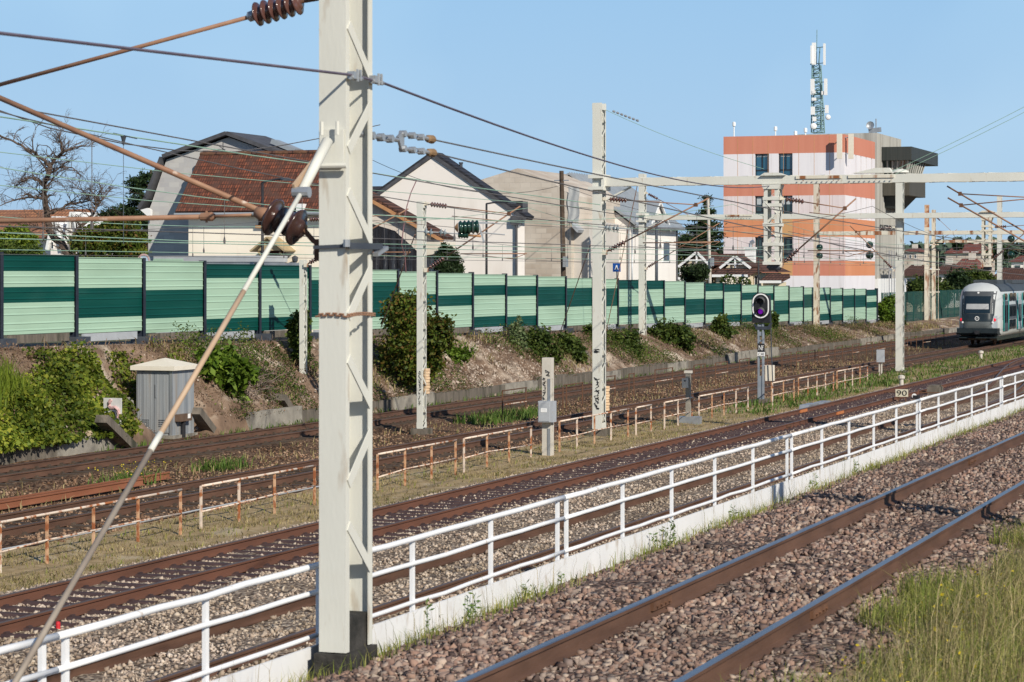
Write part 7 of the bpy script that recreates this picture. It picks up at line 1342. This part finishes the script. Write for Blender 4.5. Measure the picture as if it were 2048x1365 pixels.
for i, (x, y, zc, r, lab) in enumerate(((1639, 495, 168, .25, 'upper green globe insulator on the rust streaked mast'), (1639, 512, 168, .25, 'lower green globe insulator on the rust streaked mast'), (1739, 490, 150, .25, 'upper green globe insulator left of the domed mast'), (1739, 511, 150, .27, 'lower green globe insulator left of the domed mast'), (2022, 478, 150, .25, 'green globe insulator right of the far mast behind the train'), (2022, 510, 150, .25, 'lower green globe insulator right of the far mast behind the train'))):
    mb = MB(); p = WZ(x, y, zc); d = Vector((-1, .3, 0)).normalized(); mb.lathe(p - d * r * .7, d, [(0, 0), (.02, r * .6), (r * .3, r * .85), (r * .38, r * .7), (r * .6, r * .9), (r * .7, r * .7), (r, r * .85), (r * 1.3, r * .5), (r * 1.4, 0)], 14); tag(build(mb, 'globe_insulator', M_greenins, None, True), lab, 'insulator')
# more thin wires under the portals, towards the right
for i, (D, z0_, z1_, lab) in enumerate(((17.2, 6.2, 6.6, 'extra wire beyond the hanging post, highest of four'), (16.2, 5.9, 5.7, 'extra wire beyond the hanging post, second of four'), (22.0, 5.8, 6.0, 'extra wire beyond the hanging post, third of four'), (28.6, 5.6, 6.1, 'extra wire beyond the hanging post, lowest of four'))): wire(lab, sag((72, D, z0_), (122, D + .6, z1_), .5, 14) + sag((122, D + .6, z1_), (213, D - .5, z0_), .8, 16)[1:], M_wire)
# off-frame mast whose shadow falls across the near track
mast('catenary_mast', 'lattice mast standing outside the right edge beside the near track', 29.0, 2.2, 1.7, 9.3, .24, .55, per=1.37, fl=.075)

# ------------------------------------------------------------------ the double deck train
TX, TY = 162.6, 25.85; M_trw = mk('train_white', [(.46, .48, .48), (.52, .54, .54)], rough=.35, scale=1.5); M_trg = mk('train_slate_grey', [(.055, .062, .068), (.075, .082, .088)], rough=.4, scale=1.5); M_trl = mk('train_light_grey', [(.30, .33, .36), (.36, .39, .42)], rough=.4, scale=1.5); M_trr = mk('train_roof_grey', [(.045, .055, .065), (.07, .08, .09)], rough=.6, scale=2); M_trt = mk('train_turquoise', [(.005, .30, .28), (.01, .36, .33)], rough=.4, scale=3); M_trb = mk('train_dark_mask', [(.012, .018, .022), (.02, .028, .032)], rough=.25, scale=2, spec=.6); M_trglass = glass('train_window_glass', (.012, .022, .028), .06)
tr = thing('train', 'double deck commuter train, white, slate grey and turquoise, seen from behind', 'train', (TX, TY, 0))
OUT = [(1.30, .62), (1.40, .9), (1.42, 1.6), (1.42, 2.6), (1.40, 3.2), (1.32, 3.62), (1.12, 3.93), (.82, 4.12), (.42, 4.22)]
ring = OUT + [(0, 4.25)] + [(-a, b) for a, b in OUT[::-1]]; CZ = 2.0
def rho(y, z):
    best = 1e9; py, pz = y, z - CZ; n = len(ring)
    for i in range(n):
        a, b = ring[i], ring[(i + 1) % n]; ay, az, by, bz = a[0], a[1] - CZ, b[0], b[1] - CZ; den = py * (bz - az) - pz * (by - ay)
        if abs(den) < 1e-9: continue
        t = (ay * (bz - az) - az * (by - ay)) / den; u = (ay * pz - az * py) / den
        if t > 0 and -1e-6 <= u <= 1 + 1e-6: best = min(best, t)
    return 1 / best if best < 1e8 else 0
def xn(y, z): r_ = min(1, rho(y, z)); return TX + 1.25 * r_ ** 5 + max(0, z - 1.7) * .2
mb = MB(); n = len(ring); RR = [.0, .25, .5, .68, .8, .88, .94, .98, 1.0]
for q in RR[1:]: mb.v += [(xn(a * q, CZ + (b - CZ) * q), TY + a * q, CZ + (b - CZ) * q) for a, b in ring]
o = len(RR) - 1; mb.v.append((xn(0, CZ), TY, CZ))
for k_ in range(o - 1):
    for j in range(n): j2 = (j + 1) % n; mb.f.append((k_ * n + j, k_ * n + j2, (k_ + 1) * n + j2, (k_ + 1) * n + j)); mb.m.append(0)
for j in range(n): mb.f.append((len(mb.v) - 1, (j + 1) % n, j)); mb.m.append(0)
XE = TX + 26; b0 = len(mb.v); mb.v += [(XE, TY + a, b) for a, b in ring]
for j in range(n):
    j2 = (j + 1) % n; mb.f.append(((o - 1) * n + j, (o - 1) * n + j2, b0 + j2, b0 + j)); zc_m = (ring[j][1] + ring[j2][1]) / 2; mb.m.append(1 if zc_m > 3.7 else 0)
mb.f.append(tuple(range(b0, b0 + n))); mb.m.append(0); body = build(mb, 'body', [M_trw, M_trr], tr, True)
mb = MB()
for j in range(n - 1):
    a, b = ring[j], ring[j + 1]
    if min(a[1], b[1]) > 3.55: mb.add([(xn(a[0], a[1]) + .35, TY + a[0] * 1.012, a[1] + .03), (xn(b[0], b[1]) + .35, TY + b[0] * 1.012, b[1] + .03), (XE, TY + b[0] * 1.012, b[1] + .03), (XE, TY + a[0] * 1.012, a[1] + .03)], [(0, 1, 2, 3)])
mb.box(TX + 3.5, TX + 8, TY - .8, TY + .8, 4.15, 4.42); mb.box(TX + 10, TX + 16, TY - .9, TY + .9, 4.15, 4.40); build(mb, 'roof', M_trr, tr)
def patch(nm, quad, m_, par, off=.03, nn=10):
    mb = MB(); (ya, za), (yb, zb_), (yc_, zc2), (yd, zd) = quad; vs = []
    for i in range(nn + 1):
        for j in range(nn + 1):
            u, v = i / nn, j / nn; y = (ya * (1 - u) + yb * u) * (1 - v) + (yd * (1 - u) + yc_ * u) * v; z = (za * (1 - u) + zb_ * u) * (1 - v) + (zd * (1 - u) + zc2 * u) * v; vs.append((xn(y, z) - off, TY + y, z))
    mb.add(vs, [(i * (nn + 1) + j, (i + 1) * (nn + 1) + j, (i + 1) * (nn + 1) + j + 1, i * (nn + 1) + j + 1) for i in range(nn) for j in range(nn)]); return build(mb, nm, m_, par, True)
ws = patch('windscreen_mask', [(1.10, 2.15), (-1.10, 2.15), (-1.16, 3.66), (1.16, 3.66)], M_trg, tr, .02); patch('windscreen', [(.84, 2.2), (-.84, 2.2), (-.86, 3.34), (.86, 3.34)], M_trglass, ws, .045); patch('sun_blind', [(.76, 2.46), (-.76, 2.46), (-.74, 2.82), (.74, 2.82)], mk('grey_blind', [(.34, .35, .36), (.40, .41, .42)], scale=5), ws, .06)
patch('front_apron', [(.95, 1.15), (-.95, 1.15), (-1.10, 2.15), (1.10, 2.15)], M_trb, tr, .025); patch('front_bumper', [(1.0, 1.15), (-1.0, 1.15), (-.88, 1.62), (.88, 1.62)], mk('train_mid_grey', [(.10, .115, .12), (.13, .145, .15)], rough=.5), tr, .05)
for sg_ in (1, -1):
    c_ = patch('light_cluster', [(sg_ * 1.27, 1.2), (sg_ * .92, 1.22), (sg_ * 1.06, 2.0), (sg_ * 1.26, 2.02)], M_trl, tr, .04, 6); mb = MB(); x_ = xn(sg_ * 1.12, 1.74) - .06; mb.lathe((x_, TY + sg_ * 1.1, 1.74), (-1, 0, 0), [(-.12, .11), (.03, .11), (.05, .05), (.05, 0)], 14); tl = mk('red_tail_lens', [(.6, .01, .015), (.75, .02, .03)], rough=.2, scale=5); tl.node_tree.nodes['Principled BSDF'].inputs['Emission Color'].default_value = (.8, .02, .05, 1); tl.node_tree.nodes['Principled BSDF'].inputs['Emission Strength'].default_value = .5; build(mb, 'tail_light', tl, c_, True); mb = MB(); mb.lathe((xn(sg_ * 1.02, 1.5) - .06, TY + sg_ * 1.0, 1.55), (-1, 0, 0), [(-.1, .08), (.03, .08), (.04, 0)], 12); build(mb, 'headlight', M_plate, c_, True)
mb = MB(); zL = 1.84; x_ = xn(0, zL) - .05; n2 = 20; mb.add([(x_, TY + math.cos(2 * math.pi * j / n2) * q, zL + math.sin(2 * math.pi * j / n2) * q) for q in (.15, .11) for j in range(n2)], [(j, (j + 1) % n2, n2 + (j + 1) % n2, n2 + j) for j in range(n2)]); mb.tube([(x_, TY + .09, zL - .05), (x_, TY + .02, zL - .02), (x_, TY - .03, zL + .02), (x_, TY - .04, zL + .08)], .016, 4); build(mb, 'emblem', M_plate, tr)
mb = MB(); x_ = xn(0, 3.56) - .04; mb.lathe((x_, TY, 3.56), (-1, 0, 0), [(-.05, .07), (.02, .07), (.03, 0)], 10); build(mb, 'top_light', M_plate, tr)
mb = MB(); mb.prism([(TX + .5, .35), (XE, .35), (XE, .64), (TX + .35, .64), (TX + .2, .5)], 'Y', TY - 1.28, TY + 1.28); mb.prism([(TX + .25, .72), (TX + 1.6, .72), (TX + 1.6, 1.18), (TX - .02, 1.18), (TX - .02, .85)], 'Y', TY - 1.36, TY + 1.36); build(mb, 'skirt', M_trb, tr); mb = MB(); mb.box(TX - .25, TX + .9, TY - .16, TY + .16, .78, 1.02); mb.tube([(TX - .3, TY, .9), (TX - .1, TY, .9)], .14, 8); build(mb, 'coupler', M_black, tr)
for bx_ in (TX + 4, TX + 21):
    mb = MB(); mb.box(bx_ - 1.8, bx_ + 1.8, TY - 1.0, TY + 1.0, .35, .6); bo = build(mb, 'bogie', M_black, tr)
    for dx in (-1.25, 1.25):
        for sy in (-.75, .75): mb = MB(); mb.lathe((bx_ + dx, TY + sy - .07, .46), (0, 1, 0), [(0, 0), (0, .44), (.03, .46), (.13, .46), (.13, 0)], 20); build(mb, 'wheel', M_darkrust, bo, True)
ys_ = TY - 1.435
def sidebox(nm, x0, x1, z0, z1, m_, par, o_=.0, t_=.02): mb = MB(); mb.box(TX + x0, TX + x1, ys_ - o_ - t_, ys_ - o_, z0, z1); return build(mb, nm, m_, par)
sb = sidebox('side_band', 1.9, 25.5, 1.72, 2.72, M_trg, tr)
for i, x0 in enumerate((2.3, 8.8, 15.3)):
    d_ = sidebox('door', x0, x0 + 1.9, .95, 3.0, M_trl if i else M_trg, tr, .022)
    for q in (x0 + .25, x0 + 1.1): sidebox('door_window', q, q + .55, 1.5, 2.7, M_trglass, d_, .045, .01)
    for q in (x0 - .22, x0 + 1.95): sidebox('door_edge', q, q + .24, .95, 3.5, M_trt, d_, .03, .02)
for x0 in (5.0, 6.6, 11.4, 13.0, 17.9, 19.5, 21.5, 23.2):
    sidebox('window', x0, x0 + 1.25, 2.98, 3.52, M_trglass, tr, .02, .015); sidebox('window', x0, x0 + 1.25, 1.05, 1.68, M_trglass, tr, .02, .015); sidebox('window', x0 - .05, x0 + 1.3, 1.9, 2.6, M_trglass, tr, .03, .012)
sidebox('window', .0 + 2.4, 3.7, 3.05, 3.5, M_trglass, tr, .02, .015)
